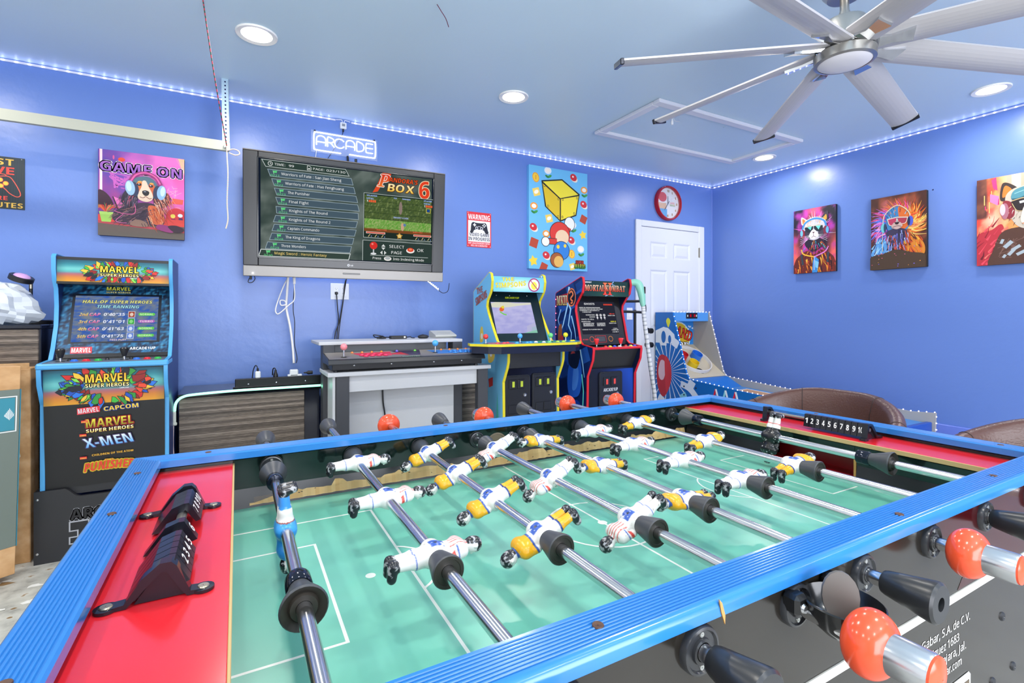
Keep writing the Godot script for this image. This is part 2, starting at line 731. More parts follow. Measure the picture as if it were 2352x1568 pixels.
	for y in [1.0, 0.86]:
		put("knob", G.new().at(Transform3D(Basis(V(1, 0, 0), V(0, 0, 1), V(0, -1, 0)), V(3.615, y, WZ + 0.016))).lathe([Vector2(0.03, 0), Vector2(0.03, 0.012), Vector2(0.014, 0.02), Vector2(0.014, 0.04), Vector2(0.028, 0.05), Vector2(0.026, 0.072), Vector2(0.0005, 0.076)], 20), knob, slab)
	var tr := G.new()
	for q in [[V(3.47, 0, WZ), V(3.542, 2.113, WZ + 0.024)], [V(4.368, 0, WZ), V(4.45, 2.113, WZ + 0.024)], [V(3.541, 2.05, WZ), V(4.369, 2.113, WZ + 0.0238)]]:
		tr.span(q[0], q[1], 0.005)
	tr.span(V(4.356, 0, WZ), V(4.37, 2.05, WZ + 0.018))
	struct("trim_1", tr, dw)
	# hairline caulk in the corner
	struct("trim_2", G.new().span(V(WX - 0.006, 0.35, WZ), V(WX, CEIL - 0.03, WZ + 0.006), 0.002), mat("caulk", h("7f97e2"), 0.5))


func ceiling_things() -> void:
	# LED strips on the walls just under the ceiling
	var tape := mat("led_tape", h("d9d8e6"), 0.35)
	var led := glow("led_white", h("d8dcff"), 14.0)
	var one := G.new().box(Vector3.ZERO, V(0.007, 0.006, 0.0035)).mesh()
	var runs := [[V(-1.6, CEIL - 0.012, WZ), V(0.62, CEIL - 0.012, WZ), "white LED strip under the ceiling from the far end to the controller box"], [V(0.73, CEIL - 0.012, WZ), V(WX - 0.01, CEIL - 0.012, WZ), "white LED strip under the ceiling from the controller box to the corner"], [V(WX, CEIL - 0.016, WZ + 0.01), V(WX, CEIL - 0.016, -0.7), "white LED strip along the top of the wall with three canvases"]]
	for r in runs:
		var a: Vector3 = r[0]
		var b: Vector3 = r[1]
		var along := (b - a).normalized()
		var out := V(0, 0, 1) if absf(along.x) > 0.5 else V(-1, 0, 0)
		var t := thing("led_strip", r[2], "led strip", a, 0.0, "LED strips round the ceiling")
		var g := G.new()
		g.at(frame(Vector3.ZERO, along, V(0, 1, 0)) if out.z > 0.5 else Transform3D(Basis(along, V(0, 1, 0), out), Vector3.ZERO))
		g.span(V(0, -0.006, 0.0), V((b - a).length(), 0.006, 0.003))
		put("tape", g, tape, t)
		var n := int((b - a).length() / 0.055)
		for i in n:
			var o := MeshInstance3D.new()
			o.name = "led"
			o.mesh = one
			o.material_override = led
			o.position = along * (0.03 + i * 0.055) + out * 0.005
			if absf(out.x) > 0.5:
				o.rotation.y = PI / 2
			t.add_child(o, true)
	# controller box of the strip
	var box := thing("led_controller", "small white LED controller box hanging under the ceiling strip", "controller", V(0.672, 2.49, WZ))
	put("case", G.new().box(V(0, 0.033, 0.012), V(0.044, 0.045, 0.022), 0.003), mat("white_plastic", h("e9ebef"), 0.35), box)
	put("button_plate", G.new().box(V(0, 0.036, 0.0235), V(0.022, 0.018, 0.002), 0.0006), mat("grey_plastic", h("8c929c"), 0.4), box)
	put("plug", G.new().box(V(0, 0.0, 0.012), V(0.01, 0.022, 0.01), 0.002), mat("black_plastic", h("141518"), 0.4), box)
	var cw := G.new()
	for s in [-1.0, 1.0]:
		cw.tube(curve([V(0.008 * s, 0.055, 0.012), V(0.007 * s, 0.066, 0.012), V(0.014 * s, 0.074, 0.011), V(0.05 * s, 0.071, 0.006)], 5), 0.003, 6)
	put("lead", cw, mats.white_plastic, box)
	# attic hatch
	var hw := mat("hatch_white", h("dcdde6"), 0.4)
	var hx0 := 2.41
	var hx1 := 3.99
	var hz0 := -3.06
	var hz1 := -2.378
	var panel := struct("trim_3", G.new().span(V(hx0 + 0.05, CEIL - 0.006, hz0 + 0.05), V(hx1 - 0.05, CEIL, hz1 - 0.05)), mats.ceiling_paint)
	panel.set_meta("label", "blue attic hatch panel in the ceiling")
	for q in [[hx0, hz0, hx1, hz0 + 0.065], [hx0, hz1 - 0.065, hx1, hz1], [hx0, hz0 + 0.065, hx0 + 0.065, hz1 - 0.065], [hx1 - 0.065, hz0 + 0.065, hx1, hz1 - 0.065]]:
		put("hatch_trim", G.new().span(V(q[0], CEIL - 0.026, q[1]), V(q[2], CEIL, q[3]), 0.006), hw, panel)
	for sx in [0.2, 0.5, 0.8]:
		for sz in [hz0 + 0.13, hz1 - 0.13]:
			put("screw", G.new().at(Transform3D(Basis(), V(lerpf(hx0, hx1, sx), CEIL - 0.008, sz))).lathe([Vector2(0.0004, -0.003), Vector2(0.007, -0.0015), Vector2(0.007, 0.001)], 10), mats.ceiling_paint, panel)
	var cd := thing("pull_cord", "short white pull cord with a toggle hanging from the attic hatch", "cord", V(2.62, CEIL - 0.026, -2.47))
	put("cord", G.new().tube(curve([V(0.2, 0.018, -0.12), V(0.1, -0.012, -0.07), V(0.0, 0.0, 0), V(0.0, -0.045, 0)], 6), 0.0022, 6), mat("white_cord", h("eceae6"), 0.6), cd)
	put("toggle", G.new().at(Transform3D(Basis(), V(0, -0.085, 0))).lathe([Vector2(0.0005, 0), Vector2(0.008, 0.002), Vector2(0.009, 0.02), Vector2(0.004, 0.042), Vector2(0.0005, 0.044)], 10), mats.white_plastic, cd)
	fan()
	# overhead door track with its hanger
	var gal := mat("galvanised", h("a9ab9f"), 0.42, 0.35)
	var rail := thing("door_track", "long galvanised overhead garage door track above the dog canvas", "door track", V(-0.04, 2.095, -3.3))
	var sec := v2([0, 0.004, 0.012, 0, 0.012, 0.003, 0.004, 0.007, 0.004, 0.03, 0.007, 0.034, 0.004, 0.038, 0.004, 0.054, 0.02, 0.06, 0.03, 0.055, 0.032, 0.057, 0.021, 0.064, 0.0, 0.058])
	var xf := Transform3D(Basis(V(0, 0, -1), V(0, 1, 0), V(1, 0, 0)), Vector3.ZERO)
	put("track", G.new().at(xf).prism(sec, -2.3, 0.0, 0.3), gal, rail)
	put("end_bolt", G.new().at(Transform3D(Basis(V(1, 0, 0), V(0, 0, 1), V(0, -1, 0)), V(-0.022, 0.022, 0.001))).lathe([Vector2(0.009, 0), Vector2(0.009, 0.004), Vector2(0.005, 0.006), Vector2(0.005, 0.012), Vector2(0.0005, 0.012)], 12), mat("bolt_steel", h("b9bbb8"), 0.3, 0.8), rail)
	for hxx in [-0.1, -0.2, -0.42, -0.75]:
		put("hole", G.new().at(Transform3D(Basis(V(1, 0, 0), V(0, 0, 1), V(0, -1, 0)), V(hxx, 0.024, -0.0035))).lathe([Vector2(0.004, 0), Vector2(0.004, 0.0006), Vector2(0.0003, 0.0006)], 8), mat("hole_black", h("1b2a5c"), 0.8), rail)
	var ang := thing("track_hanger", "perforated pale steel angle hanging the door track from the ceiling", "bracket", V(-0.055, 2.12, -3.31))
	var dir := (V(-0.064, CEIL, -3.455) - V(-0.055, 2.12, -3.31))
	var L := dir.length()
	var bs := Basis(V(1, 0, 0), dir.normalized(), V(1, 0, 0).cross(dir.normalized()))
	var ga := G.new().at(Transform3D(bs, Vector3.ZERO))
	ga.span(V(-0.019, -0.02, 0), V(0.019, L, 0.003)).span(V(0.016, 0.03, -0.03), V(0.019, L, 0.003))
	put("angle", ga, mat("pale_steel", h("b9d2e2"), 0.45, 0.2), ang)
	for i in 17:
		put("hole", G.new().at(Transform3D(bs, Vector3.ZERO)).box(V(0, 0.012 + i * 0.0275, 0.0033), V(0.008, 0.011, 0.0008), 0.0004), mats.hole_black, ang)
	# red and green cord from the ceiling to the track end
	var tw := painted("twisted_cord", 0.7)
	var c := thing("hanging_cord", "thin red and green cord strung from the ceiling to the door track", "cord", V(-0.135, CEIL, -2.64))
	twist("cord", c, [V(-0.135, CEIL, -2.64), V(-0.1, 2.36, -2.95), V(-0.052, 2.12, -3.29)], tw, h("c8485a"), h("37594a"), 0.0028)
	twist("tail", c, [V(-0.052, 2.12, -3.285), V(-0.05, 2.05, -3.27), V(-0.046, 1.95, -3.265), V(-0.05, 1.8, -3.265), V(-0.046, 1.7, -3.265), V(-0.056, 1.645, -3.265)], tw, h("ef9aa0"), h("8fd6b4"), 0.004)
	twist("loop", c, [V(-0.05, 2.09, -3.27), V(-0.02, 2.1, -3.26), V(0.005, 2.095, -3.26), V(0.012, 2.078, -3.26), V(-0.01, 2.068, -3.26), V(-0.04, 2.078, -3.265)], tw, h("ef9aa0"), h("a8d6c0"), 0.0035)
	var w := thing("ceiling_wire", "short dark red wire end dangling from the ceiling", "wire", V(0.80, CEIL, -2.1))
	put("wire", G.new().tube(curve([V(0, 0, -0.06), V(0.015, -0.03, -0.05), V(0.05, -0.04, -0.08), V(0.08, -0.05, -0.12)], 6), 0.002, 6), mat("maroon_wire", h("6a2f4a"), 0.5), w)


func twist(called: String, t: Node3D, pts: Array, mt: Material, a: Color, b: Color, r: float) -> void:
	var g := G.new()
	var c := curve(pts, 28)
	for i in c.size() - 1:
		g.col = a if i % 2 == 0 else b
		g.tube([c[i], c[i + 1]], r, 6)
	put(called, g, mt, t, true)


func fan() -> void:
	var nick := mat("brushed_nickel", h("b5b2ac"), 0.28, 0.95)
	var chrome := mat("chrome", h("d6d8dc"), 0.06, 1.0)
	var blade := mat("blade_silver", h("b7b5b8"), 0.38, 0.15)
	var C := V(2.12, 2.224, -1.10)
	var t := thing("ceiling_fan", "large silver ceiling fan with eight long blades and round lamp", "ceiling fan", C)
	put("canopy", G.new().lathe([Vector2(0.0005, 0.19), Vector2(0.06, 0.192), Vector2(0.078, 0.215), Vector2(0.08, 0.348)], 32), nick, t)
	put("downrod", G.new().lathe([Vector2(0.03, 0.095), Vector2(0.026, 0.115), Vector2(0.0165, 0.14), Vector2(0.0165, 0.2)], 20), nick, t)
	put("motor", G.new().lathe([Vector2(0.078, -0.01), Vector2(0.08, 0.0), Vector2(0.08, 0.085), Vector2(0.074, 0.096), Vector2(0.0005, 0.098)], 40), nick, t)
	put("band", G.new().lathe([Vector2(0.094, -0.068), Vector2(0.107, -0.064), Vector2(0.108, -0.032), Vector2(0.1, -0.024), Vector2(0.05, -0.02)], 40), nick, t)
	var dm := mat("fan_lens", h("d6d4da"), 0.45)
	put("lamp_lens", G.new().lathe([Vector2(0.0005, -0.08), Vector2(0.05, -0.078), Vector2(0.085, -0.071), Vector2(0.1, -0.062)], 40), dm, t)
	# blade directions as they stand, measured in the horizontal plane
	var dirs := [[-151.0, 0.905], [-104.0, 0.83], [-54.0, 0.86], [-11.0, 0.93], [27.0, 0.9], [70.0, 0.9], [118.0, 0.9], [172.0, 0.9]]
	for d in dirs:
		var a: float = deg_to_rad(d[0])
		var along := V(cos(a), -0.078, sin(a)).normalized()   # the long blades sag a little
		var across := V(-sin(a), 0, cos(a))
		var pitch := deg_to_rad(17.0)
		var chord := across * cos(pitch) + Vector3.UP * sin(pitch)
		var nrm := chord.cross(along).normalized()
		if nrm.y < 0: nrm = -nrm
		var xf := Transform3D(Basis(along, nrm, along.cross(nrm)), Vector3.ZERO)
		var g := G.new().at(xf)
		var R: float = d[1]
		# thin cambered section, a little wider at the root
		var n := 8
		for i in n:
			var sec := func(k: int, tt: float) -> Vector3:
				var u := -1.0 + 2.0 * k / n
				return V(lerpf(0.09, R, tt), -0.012 * (1.0 - u * u) + 0.006, u * lerpf(0.062, 0.058, tt))
			for tt in [[0.0, 0.5], [0.5, 1.0]]:
				var A: Vector3 = sec.call(i, tt[0])
				var B: Vector3 = sec.call(i + 1, tt[0])
				var D: Vector3 = sec.call(i, tt[1])
				var E: Vector3 = sec.call(i + 1, tt[1])
				var up := V(0, 0.0035, 0)
				g.face([A + up, B + up, E + up, D + up], V(0, 1, 0))
				g.face([A - up, B - up, E - up, D - up], V(0, -1, 0))
				if i == 0:
					g.face([A + up, A - up, D - up, D + up], V(0, 0, -1))
				if i == n - 1:
					g.face([B + up, B - up, E - up, E + up], V(0, 0, 1))
				if tt[1] == 1.0:
					g.face([D + up, D - up, E - up, E + up], V(1, 0, 0))
		var bl := put("blade", g, blade, t)
		put("tip_cap", G.new().at(xf).span(V(R - 0.012, -0.012, -0.06), V(R + 0.004, 0.012, 0.06), 0.003), mat("dark_cap", h("2a2c33"), 0.25, 0.6), bl)
		# mirror-bright blade holder under the blade, waisted in plan
		var hp := v2([0.095, -0.03, 0.15, -0.018, 0.215, -0.03, 0.225, 0.03, 0.15, 0.018, 0.1, 0.03])
		put("blade_holder", G.new().at(xf * Transform3D(Basis(V(1, 0, 0), V(0, 0, 1), V(0, -1, 0)), V(0, 0, 0))).prism(hp, 0.004, 0.018, 0.5), chrome, bl)
	for i in 16:
		var a := TAU * i / 16
		put("bolt", G.new().sph(V(cos(a) * 0.092, -0.018, sin(a) * 0.092), V(0.005, 0.005, 0.005), 8), chrome, t)


func wall_print(z: float) -> P:
	return P.new(self, frame(V(0, 0, z), V(1, 0, 0), V(0, 1, 0)), 1.0)


func fbm(f: float, sd: int) -> FastNoiseLite:
	var q := FastNoiseLite.new()
	q.noise_type = FastNoiseLite.TYPE_SIMPLEX_SMOOTH
	q.frequency = f
	q.seed = sd
	q.fractal_octaves = 3
	return q


func ramp(cols: Array, offs: Array) -> Gradient:
	var g := Gradient.new()
	g.offsets = PackedFloat32Array(offs)
	g.colors = PackedColorArray(cols)
	return g


# a stretched canvas; returns [thing, P] with an artboard 100 wide, origin at its lower left corner
func canvas(label: String, o: Vector3, right: Vector3, w: float, hh: float, depth: float, edge: Color, group := "", kind := "canvas") -> Array:
	var out := right.cross(Vector3.UP)
	var t := thing("wall_" + kind if kind == "sign" else "canvas_print", label, kind, o + right * w * 0.5, 0.0, group)
	var xf := Transform3D(Basis(right, Vector3.UP, out), right * -w * 0.5)
	put("stretcher" if kind == "canvas" else "plate", G.new().at(xf).span(V(0, 0, 0), V(w, hh, depth), minf(0.003, depth * 0.3)), mat("edge_" + edge.to_html(), edge, 0.6), t)
	var p := P.new(self, Transform3D(xf.basis, xf * V(0, 0, depth)), w / 100.0)
	return [t, p]


func wall_things() -> void:
	television()
	neon_sign()
	# --- tin sign at the edge of the picture
	var q := canvas("dark metal game sign with red controller and yellow lettering, cut by the picture edge", V(-1.29, 1.74, WZ), V(1, 0, 0), 0.25, 0.287, 0.004, h("12181d"), "", "sign")
	var p: P = q[1]
	p.clip = Rect2(0, 0, 100, 114.8)
	p.field(0, 0, 100, 114.8, 10, 12, func(u, v): return h("18242c").lerp(h("2a3a44"), clampf(u * 0.5 + v * 0.4 - 0.2, 0, 1)))
	for i in 26:
		p.line([30 + i * 4, 115, 20 + i * 4.4, 0], 0.5, h("2c3a44"))
	p.text("JUST", 82, 96, 14, h("e6b64c"), {"bold": true, "align": 1.0, "w": 60})
	p.text("FIVE", 83, 76, 16, h("e8463a"), {"bold": true, "align": 1.0, "w": 62})
	p.text("MORE", 72, 19, 9, h("e8463a"), {"bold": true, "align": 1.0, "w": 44})
	p.text("MINUTES", 97, 3, 11, h("e6b64c"), {"bold": true, "align": 1.0, "w": 84})
	p.line(curve([v2([2, 66])[0], Vector2(30, 70), Vector2(50, 69), Vector2(72, 72), Vector2(82, 62), Vector2(93, 36), Vector2(88, 28), Vector2(76, 34), Vector2(62, 48), Vector2(40, 47)], 6), 1.6, h("f05a48"))
	p.line(curve([Vector2(48, 73), Vector2(52, 76), Vector2(66, 76), Vector2(70, 73)], 4), 1.4, h("f05a48"))
	for e in [[60, 63, 4], [52, 57, 4], [69, 56, 4], [61, 50, 4], [43, 46, 9]]:
		p.ell(e[0], e[1], e[2] * 1.25, e[2] * 1.25, h("f05a48")).ell(e[0], e[1], e[2], e[2], h("f0c040"))
	p.ell(95, 112, 1.2, 1.2, h("888f96"))
	art("sign_print", p, painted("print_gloss", 0.35), q[0])
	# --- dog canvas
	q = canvas("square pink canvas of a dog in headphones lettered GAME ON", V(-0.713, 1.6235, WZ), V(1, 0, 0), 0.423, 0.506, 0.035, h("1d2144"))
	dog_art(q[1])
	art("artwork", q[1], painted("print_canvas", 0.55), q[0])
	# --- warning sign
	q = canvas("small red and white WARNING video game sign", V(1.649, 1.718, WZ), V(1, 0, 0), 0.221, 0.29, 0.004, h("c8252c"), "", "sign")
	p = q[1]
	p.rect(0, 0, 100, 131, h("d8323a")).rect(5, 20, 91, 79, h("e9eaf0"))
	p.text("WARNING", 5, 103, 19, h("f2f0f2"), {"bold": true, "w": 90})
	p.text("VIDEO GAME", 10, 41, 12, h("20212a"), {"bold": true, "w": 82})
	p.text("IN PROGRESS", 6, 25, 12, h("20212a"), {"bold": true, "w": 88})
	p.text("ANY UNAUTHORIZED ENTRY", 5, 11.5, 6, h("f6d9dc"), {"bold": true, "w": 90})
	p.text("WILL BE ELIMINATED", 16, 3, 6, h("f6d9dc"), {"bold": true, "w": 68})
	p.blob([15, 62, 12, 57, 17, 51, 25, 55, 33, 65, 66, 65, 75, 55, 83, 51, 89, 57, 86, 66, 81, 86, 74, 93, 62, 91, 38, 91, 26, 93, 18, 86], h("20222c"))
	p.rect(25, 81, 12, 4, h("e9eaf0")).rect(29, 77, 4, 12, h("e9eaf0"))
	for e in [[71, 88], [71, 78], [66, 83], [76, 83]]:
		p.ell(e[0], e[1], 2.6, 2.6, h("e9eaf0"))
	for e in [40, 60]:
		p.ell(e, 71, 6, 6, h("e9eaf0")).ell(e, 71, 4, 4, h("3a3c48"))
	p.rect(45, 77, 4, 2, h("e9eaf0")).rect(51, 77, 4, 2, h("e9eaf0"))
	for e in [[4, 127], [96, 127], [4, 4], [96, 4]]:
		p.ell(e[0], e[1], 1.6, 1.6, h("c9ced8"))
	art("sign_print", p, painted("print_gloss", 0.35), q[0])
	# --- tall light blue canvas
	q = canvas("tall light blue canvas with a big yellow cube and scattered shapes", V(2.219, 1.561, WZ), V(1, 0, 0), 0.631, 0.905, 0.04, h("6fb9ea"))
	cube_art(q[1])
	art("artwork", q[1], mats.print_canvas, q[0])
	wall_clock()
	# --- outlet with two plugs' cables
	var wp := mat("ivory_plate", h("e3e6ee"), 0.35)
	var ot := thing("wall_outlet", "white four-socket wall outlet under the television", "outlet", V(0.65, 1.267, WZ))
	put("plate", G.new().box(V(0, 0.0585, 0.003), V(0.128, 0.117, 0.006), 0.002), wp, ot)
	var dk := mat("slot_dark", h("3a3d46"), 0.5)
	for sx in [-0.026, 0.026]:
		var sk := put("socket", G.new().box(V(sx, 0.0585, 0.0068), V(0.034, 0.068, 0.0025), 0.001), mat("socket_white", h("eceef4"), 0.3), ot)
		var sg := G.new()
		for sy in [0.04, 0.077]:
			sg.box(V(sx - 0.006, sy + 0.004, 0.0082), V(0.0018, 0.008, 0.0008)).box(V(sx + 0.006, sy + 0.004, 0.0082), V(0.0018, 0.006, 0.0008)).box(V(sx, sy - 0.006, 0.0082), V(0.004, 0.004, 0.0008))
		put("slot", sg, dk, sk)
	# light switch half hidden by the fighting cabinet
	var sw := thing("light_switch", "white rocker light switch beside the door frame", "light switch", V(3.40, 1.11, WZ))
	put("plate", G.new().box(V(0, 0.06, 0.003), V(0.075, 0.118, 0.006), 0.002), wp, sw)
	put("rocker", G.new().box(V(0, 0.06, 0.007), V(0.034, 0.066, 0.005), 0.0015), mats.socket_white, sw)
	# cables
	var bk := mat("black_rubber", h("16171b"), 0.45)
	var c1 := thing("power_cable", "black twin cable from the outlet down behind the grey desk", "cable", V(0.62, 0.98, WZ + 0.03))
	var o := c1.position
	put("plug", G.new().box(V(0.624, 1.312, WZ + 0.019), V(0.02, 0.02, 0.024), 0.004), bk, c1, true)
	put("cable", G.new().tube(curve([V(0.624, 1.30, WZ + 0.028), V(0.628, 1.22, WZ + 0.035), V(0.637, 1.12, WZ + 0.03), V(0.633, 1.08, WZ + 0.03), V(0.622, 0.98, WZ + 0.05), V(0.62, 0.84, WZ + 0.06)], 6), 0.0038, 8).tube(curve([V(0.672, 1.43, -3.6), V(0.685, 1.38, WZ + 0.03), V(0.664, 1.23, WZ + 0.025), V(0.64, 1.1, WZ + 0.03), V(0.612, 1.02, WZ + 0.04), V(0.604, 0.9, WZ + 0.06)], 6), 0.0038, 8).tube(curve([V(0.70, 1.43, -3.6), V(0.683, 1.4, WZ + 0.035), V(0.668, 1.25, WZ + 0.03), V(0.646, 1.1, WZ + 0.035), V(0.634, 0.99, WZ + 0.04), V(0.632, 0.88, WZ + 0.05)], 6), 0.0035, 8), bk, c1, true)
	var wc := mat("white_braid", h("e4e2e2"), 0.6)
	var c2 := thing("white_cable", "white braided cable with a loop hanging from the television", "cable", V(0.33, 0.83, -3.6))
	put("cable", G.new().tube(curve([V(0.295, 1.45, -3.56), V(0.29, 1.30, -3.62), V(0.288, 1.2, -3.64), V(0.31, 1.08, -3.64), V(0.325, 0.95, -3.63), V(0.33, 0.835, -3.6)], 6), 0.0075, 8), wc, c2, true)
	put("loop", G.new().tube(curve([V(0.325, 1.45, -3.56), V(0.275, 1.36, -3.62), V(0.225, 1.21, -3.63), V(0.228, 1.165, -3.63), V(0.25, 1.17, -3.63), V(0.3, 1.22, -3.625), V(0.335, 1.26, -3.625), V(0.335, 1.35, -3.625), V(0.325, 1.4, -3.6)], 7), 0.004, 8).tube(curve([V(0.29, 1.225, -3.63), V(0.255, 1.22, -3.63), V(0.25, 1.25, -3.63), V(0.275, 1.25, -3.63), V(0.29, 1.225, -3.63)], 6), 0.004, 8).box(V(0.333, 1.39, -3.6), V(0.016, 0.06, 0.012), 0.003), wc, c2, true)
	var c3 := thing("thin_cable", "thin black cord running beside the white braided cable", "cable", V(0.34, 0.83, -3.62))
	put("cord", G.new().tube(curve([V(0.335, 1.35, -3.63), V(0.33, 1.2, -3.65), V(0.34, 1.1, -3.65), V(0.338, 0.97, -3.65), V(0.352, 0.87, -3.63), V(0.345, 0.835, -3.61)], 6), 0.0028, 6), bk, c3, true)
	var c4 := thing("tv_led_tail", "short strip of white LEDs dangling under the television", "led strip", V(1.35, 1.42, -3.6))
	put("tape", G.new().tube([V(1.235, 1.42, -3.58), V(1.345, 1.345, -3.6)], 0.004, 6), mats.white_plastic, c4, true)
	var tg := glow("tv_led", h("eef2ff"), 14.0)
	for i in 8:
		put("led", G.new().box(V(1.243 + i * 0.0125, 1.4165 - i * 0.0087, -3.573), V(0.007, 0.007, 0.004), 0.001), tg, c4, true)
	put("cord", G.new().tube(curve([V(1.345, 1.345, -3.6), V(1.38, 1.325, -3.6), V(1.42, 1.34, -3.6), V(1.425, 1.4, -3.58)], 6), 0.0025, 6), bk, c4, true)
	var c5 := thing("black_connector", "small black connector looped under the corner of the television", "cable", V(0.085, 1.42, -3.6))
	put("loop", G.new().tube(curve([V(0.085, 1.425, -3.55), V(0.1, 1.39, -3.6), V(0.085, 1.365, -3.6), V(0.062, 1.365, -3.6), V(0.068, 1.39, -3.6)], 6), 0.0026, 6).box(V(0.076, 1.395, -3.6), V(0.014, 0.026, 0.01), 0.003), bk, c5, true)
	put("led", G.new().box(V(0.086, 1.419, -3.53), V(0.008, 0.008, 0.006), 0.002), tg, c5, true)
	area_light("tv_led_light", V(0.68, 1.5, -3.68), V(0, -0.5, -1), Vector2(0.01, 1.1), h("cfdcff"), 0.12)


func television() -> void:
	var t := Node3D.new()
	t.name = "television"
	t.position = V(0.68, 1.792, -3.48)
	t.rotation = V(0.084, -0.055, 0)
	add_child(t)
	tag(t, "large black flat television showing a green game menu", "television")
	var blk := mat("tv_black", h("1c1d21"), 0.28)
	var g := G.new()
	var W := 0.6505
	var Y1 := 0.3865
	for q in [[V(-W, -0.325, -0.05), V(-0.565, Y1, 0)], [V(0.565, -0.325, -0.05), V(W, Y1, 0)], [V(-0.566, 0.347, -0.05), V(0.566, Y1, -0.0005)], [V(-0.566, -0.325, -0.05), V(0.566, -0.268, -0.0005)]]:
		g.span(q[0], q[1], 0.004)
	put("bezel", g, blk, t)
	put("bezel_lip", G.new().span(V(-0.572, -0.275, -0.004), V(-0.562, 0.352, 0.003), 0.002).span(V(0.562, -0.275, -0.004), V(0.572, 0.352, 0.003), 0.002).span(V(-0.572, 0.344, -0.004), V(0.572, 0.353, 0.003), 0.002).span(V(-0.572, -0.276, -0.004), V(0.572, -0.266, 0.003), 0.002), mat("gloss_black", h("0c0d10"), 0.12), t)
	put("top_trim", G.new().span(V(-W, Y1 - 0.001, -0.05), V(W, Y1 + 0.006, 0.001), 0.002), mat("tv_trim", h("6f6a66"), 0.35, 0.4), t)
	put("speaker_bar", G.new().span(V(-W, -0.393, -0.05), V(W, -0.3255, 0.006), 0.004), mat("tv_silver", h("8d8a87"), 0.38, 0.35), t)
	put("sensor_slit", G.new().span(V(-0.056, -0.362, 0.004), V(0.058, -0.352, 0.0075), 0.003), mats.gloss_black, t)
	put("housing", G.new().span(V(-0.6, -0.33, -0.13), V(0.6, 0.36, -0.045), 0.02), mat("tv_back", h("17181b"), 0.6), t)
	put("wall_arm", G.new().span(V(-0.2, -0.2, -0.235), V(-0.14, 0.2, -0.12), 0.004).span(V(0.14, -0.2, -0.235), V(0.2, 0.2, -0.12), 0.004), mat("mount_black", h("101114"), 0.5, 0.3), t)
	put("aerial", G.new().cyl(V(0.03, 0.39, -0.06), V(0.03, 0.425, -0.06), 0.009, 10), mats.gloss_black, t)
	var lp := P.new(self, frame(V(0, 0, 0.0003), V(1, 0, 0), V(0, 1, 0)), 1.0)
	lp.ell(-0.018, -0.3, 0.008, 0.008, h("d8d9dc")).ell(-0.018, -0.3, 0.0055, 0.0055, h("7b7d83")).text("LG", -0.004, -0.305, 0.01, h("d8d9dc"), {"bold": true})
	art("maker_mark", lp, painted("print_satin", 0.4), t)
	var p := P.new(self, frame(V(0, 0, -0.006), V(1, 0, 0), V(0, 1, 0)), 1.0)
	p.clip = Rect2(-0.562, -0.266, 1.126, 0.612)
	p.rect(-0.57, -0.28, 1.14, 0.64, h("1a2232"))
	var nz := fbm(2.2, 3)
	p.field(-0.552, -0.262, 1.105, 0.604, 46, 26, func(u, v):
		var k := nz.get_noise_2d(u * 1.8 + 0.3 * nz.get_noise_2d(v, u), v)
		return h("5a6661").lerp(h("3a4744"), clampf(0.5 + k * 1.4, 0, 1)).lerp(h("7d8782"), clampf(k * -1.2 - 0.1, 0, 0.6)))
	# header
	var hd := [-0.545, 0.339, -0.523, 0.298, -0.02, 0.296, -0.044, 0.338]
	p.poly(hd, h("34443f")).line(hd, 0.003, h("c9d2d0"), true)
	p.ring(-0.497, 0.318, 0.0125, 0.003, h("e8ecea")).line([-0.497, 0.326, -0.497, 0.318, -0.491, 0.315], 0.003, h("e8ecea"))
	p.text("TIME:", -0.473, 0.311, 0.014, h("e8ecea"), {"w": 0.062}).text("99", -0.39, 0.311, 0.014, h("e8ecea"), {"w": 0.03})
	p.line([-0.281, 0.331, -0.281, 0.305, -0.258, 0.305, -0.258, 0.323, -0.268, 0.331], 0.0025, h("e8ecea"), true).rect(-0.276, 0.311, 0.013, 0.006, h("e8ecea"))
	p.text("PAGE:", -0.245, 0.31, 0.014, h("e8ecea"), {"w": 0.068}).text("023/130", -0.163, 0.31, 0.014, h("e8ecea"), {"w": 0.118})
	# list
	var names := ["Warriors of Fate : San Jian Sheng", "Warriors of Fate : Huo Fenghuang", "The Punisher", "Final Fight", "Knights of The Round", "Knights of The Round 2", "Captain Commando", "The King of Dragons", "Three Wonders", "Magic Sword : Heroic Fantasy"]
	var wds := [0.364, 0.358, 0.131, 0.116, 0.231, 0.252, 0.19, 0.21, 0.147, 0.314]
	var xl := [-0.512, -0.489, -0.474, -0.466, -0.464, -0.466, -0.474, -0.488, -0.512, -0.55]
	var xr := [-0.006, 0.01, 0.026, 0.037, 0.041, 0.038, 0.03, 0.016, 0.001, -0.007]
	for i in 10:
		var y1: float = 0.282 - i * 0.0568 + (0.008 if i == 9 else 0.0)
		var y0 := y1 - 0.042
		var ln: float = 0.015 if i < 4 else (0.004 if i == 4 else -0.013)
		var row := [xl[i], y1, xl[i] + ln, y0, xr[i] + ln * 0.8, y0, xr[i], y1]
		p.poly(row, h("4a5c68") if i < 9 else h("3c4a44")).line(row, 0.0028 if i < 9 else 0.004, h("9fb2bc") if i < 9 else h("dfe6e6"), true)
		var fx: float = xl[i] + 0.03
		p.poly([fx, y1 - 0.006, fx + 0.026, y1 - 0.004, fx + 0.021, y1 - 0.013, fx + 0.024, y1 - 0.018, fx + 0.004, y1 - 0.019], h("5fd07e")).line([fx, y1 - 0.005, fx + 0.006, y1 - 0.027], 0.003, h("8fe0a4"))
		p.text("02%02d" % (21 + i), fx - 0.013, y0 + 0.001, 0.0125, h("6bd98a"), {"w": 0.048})
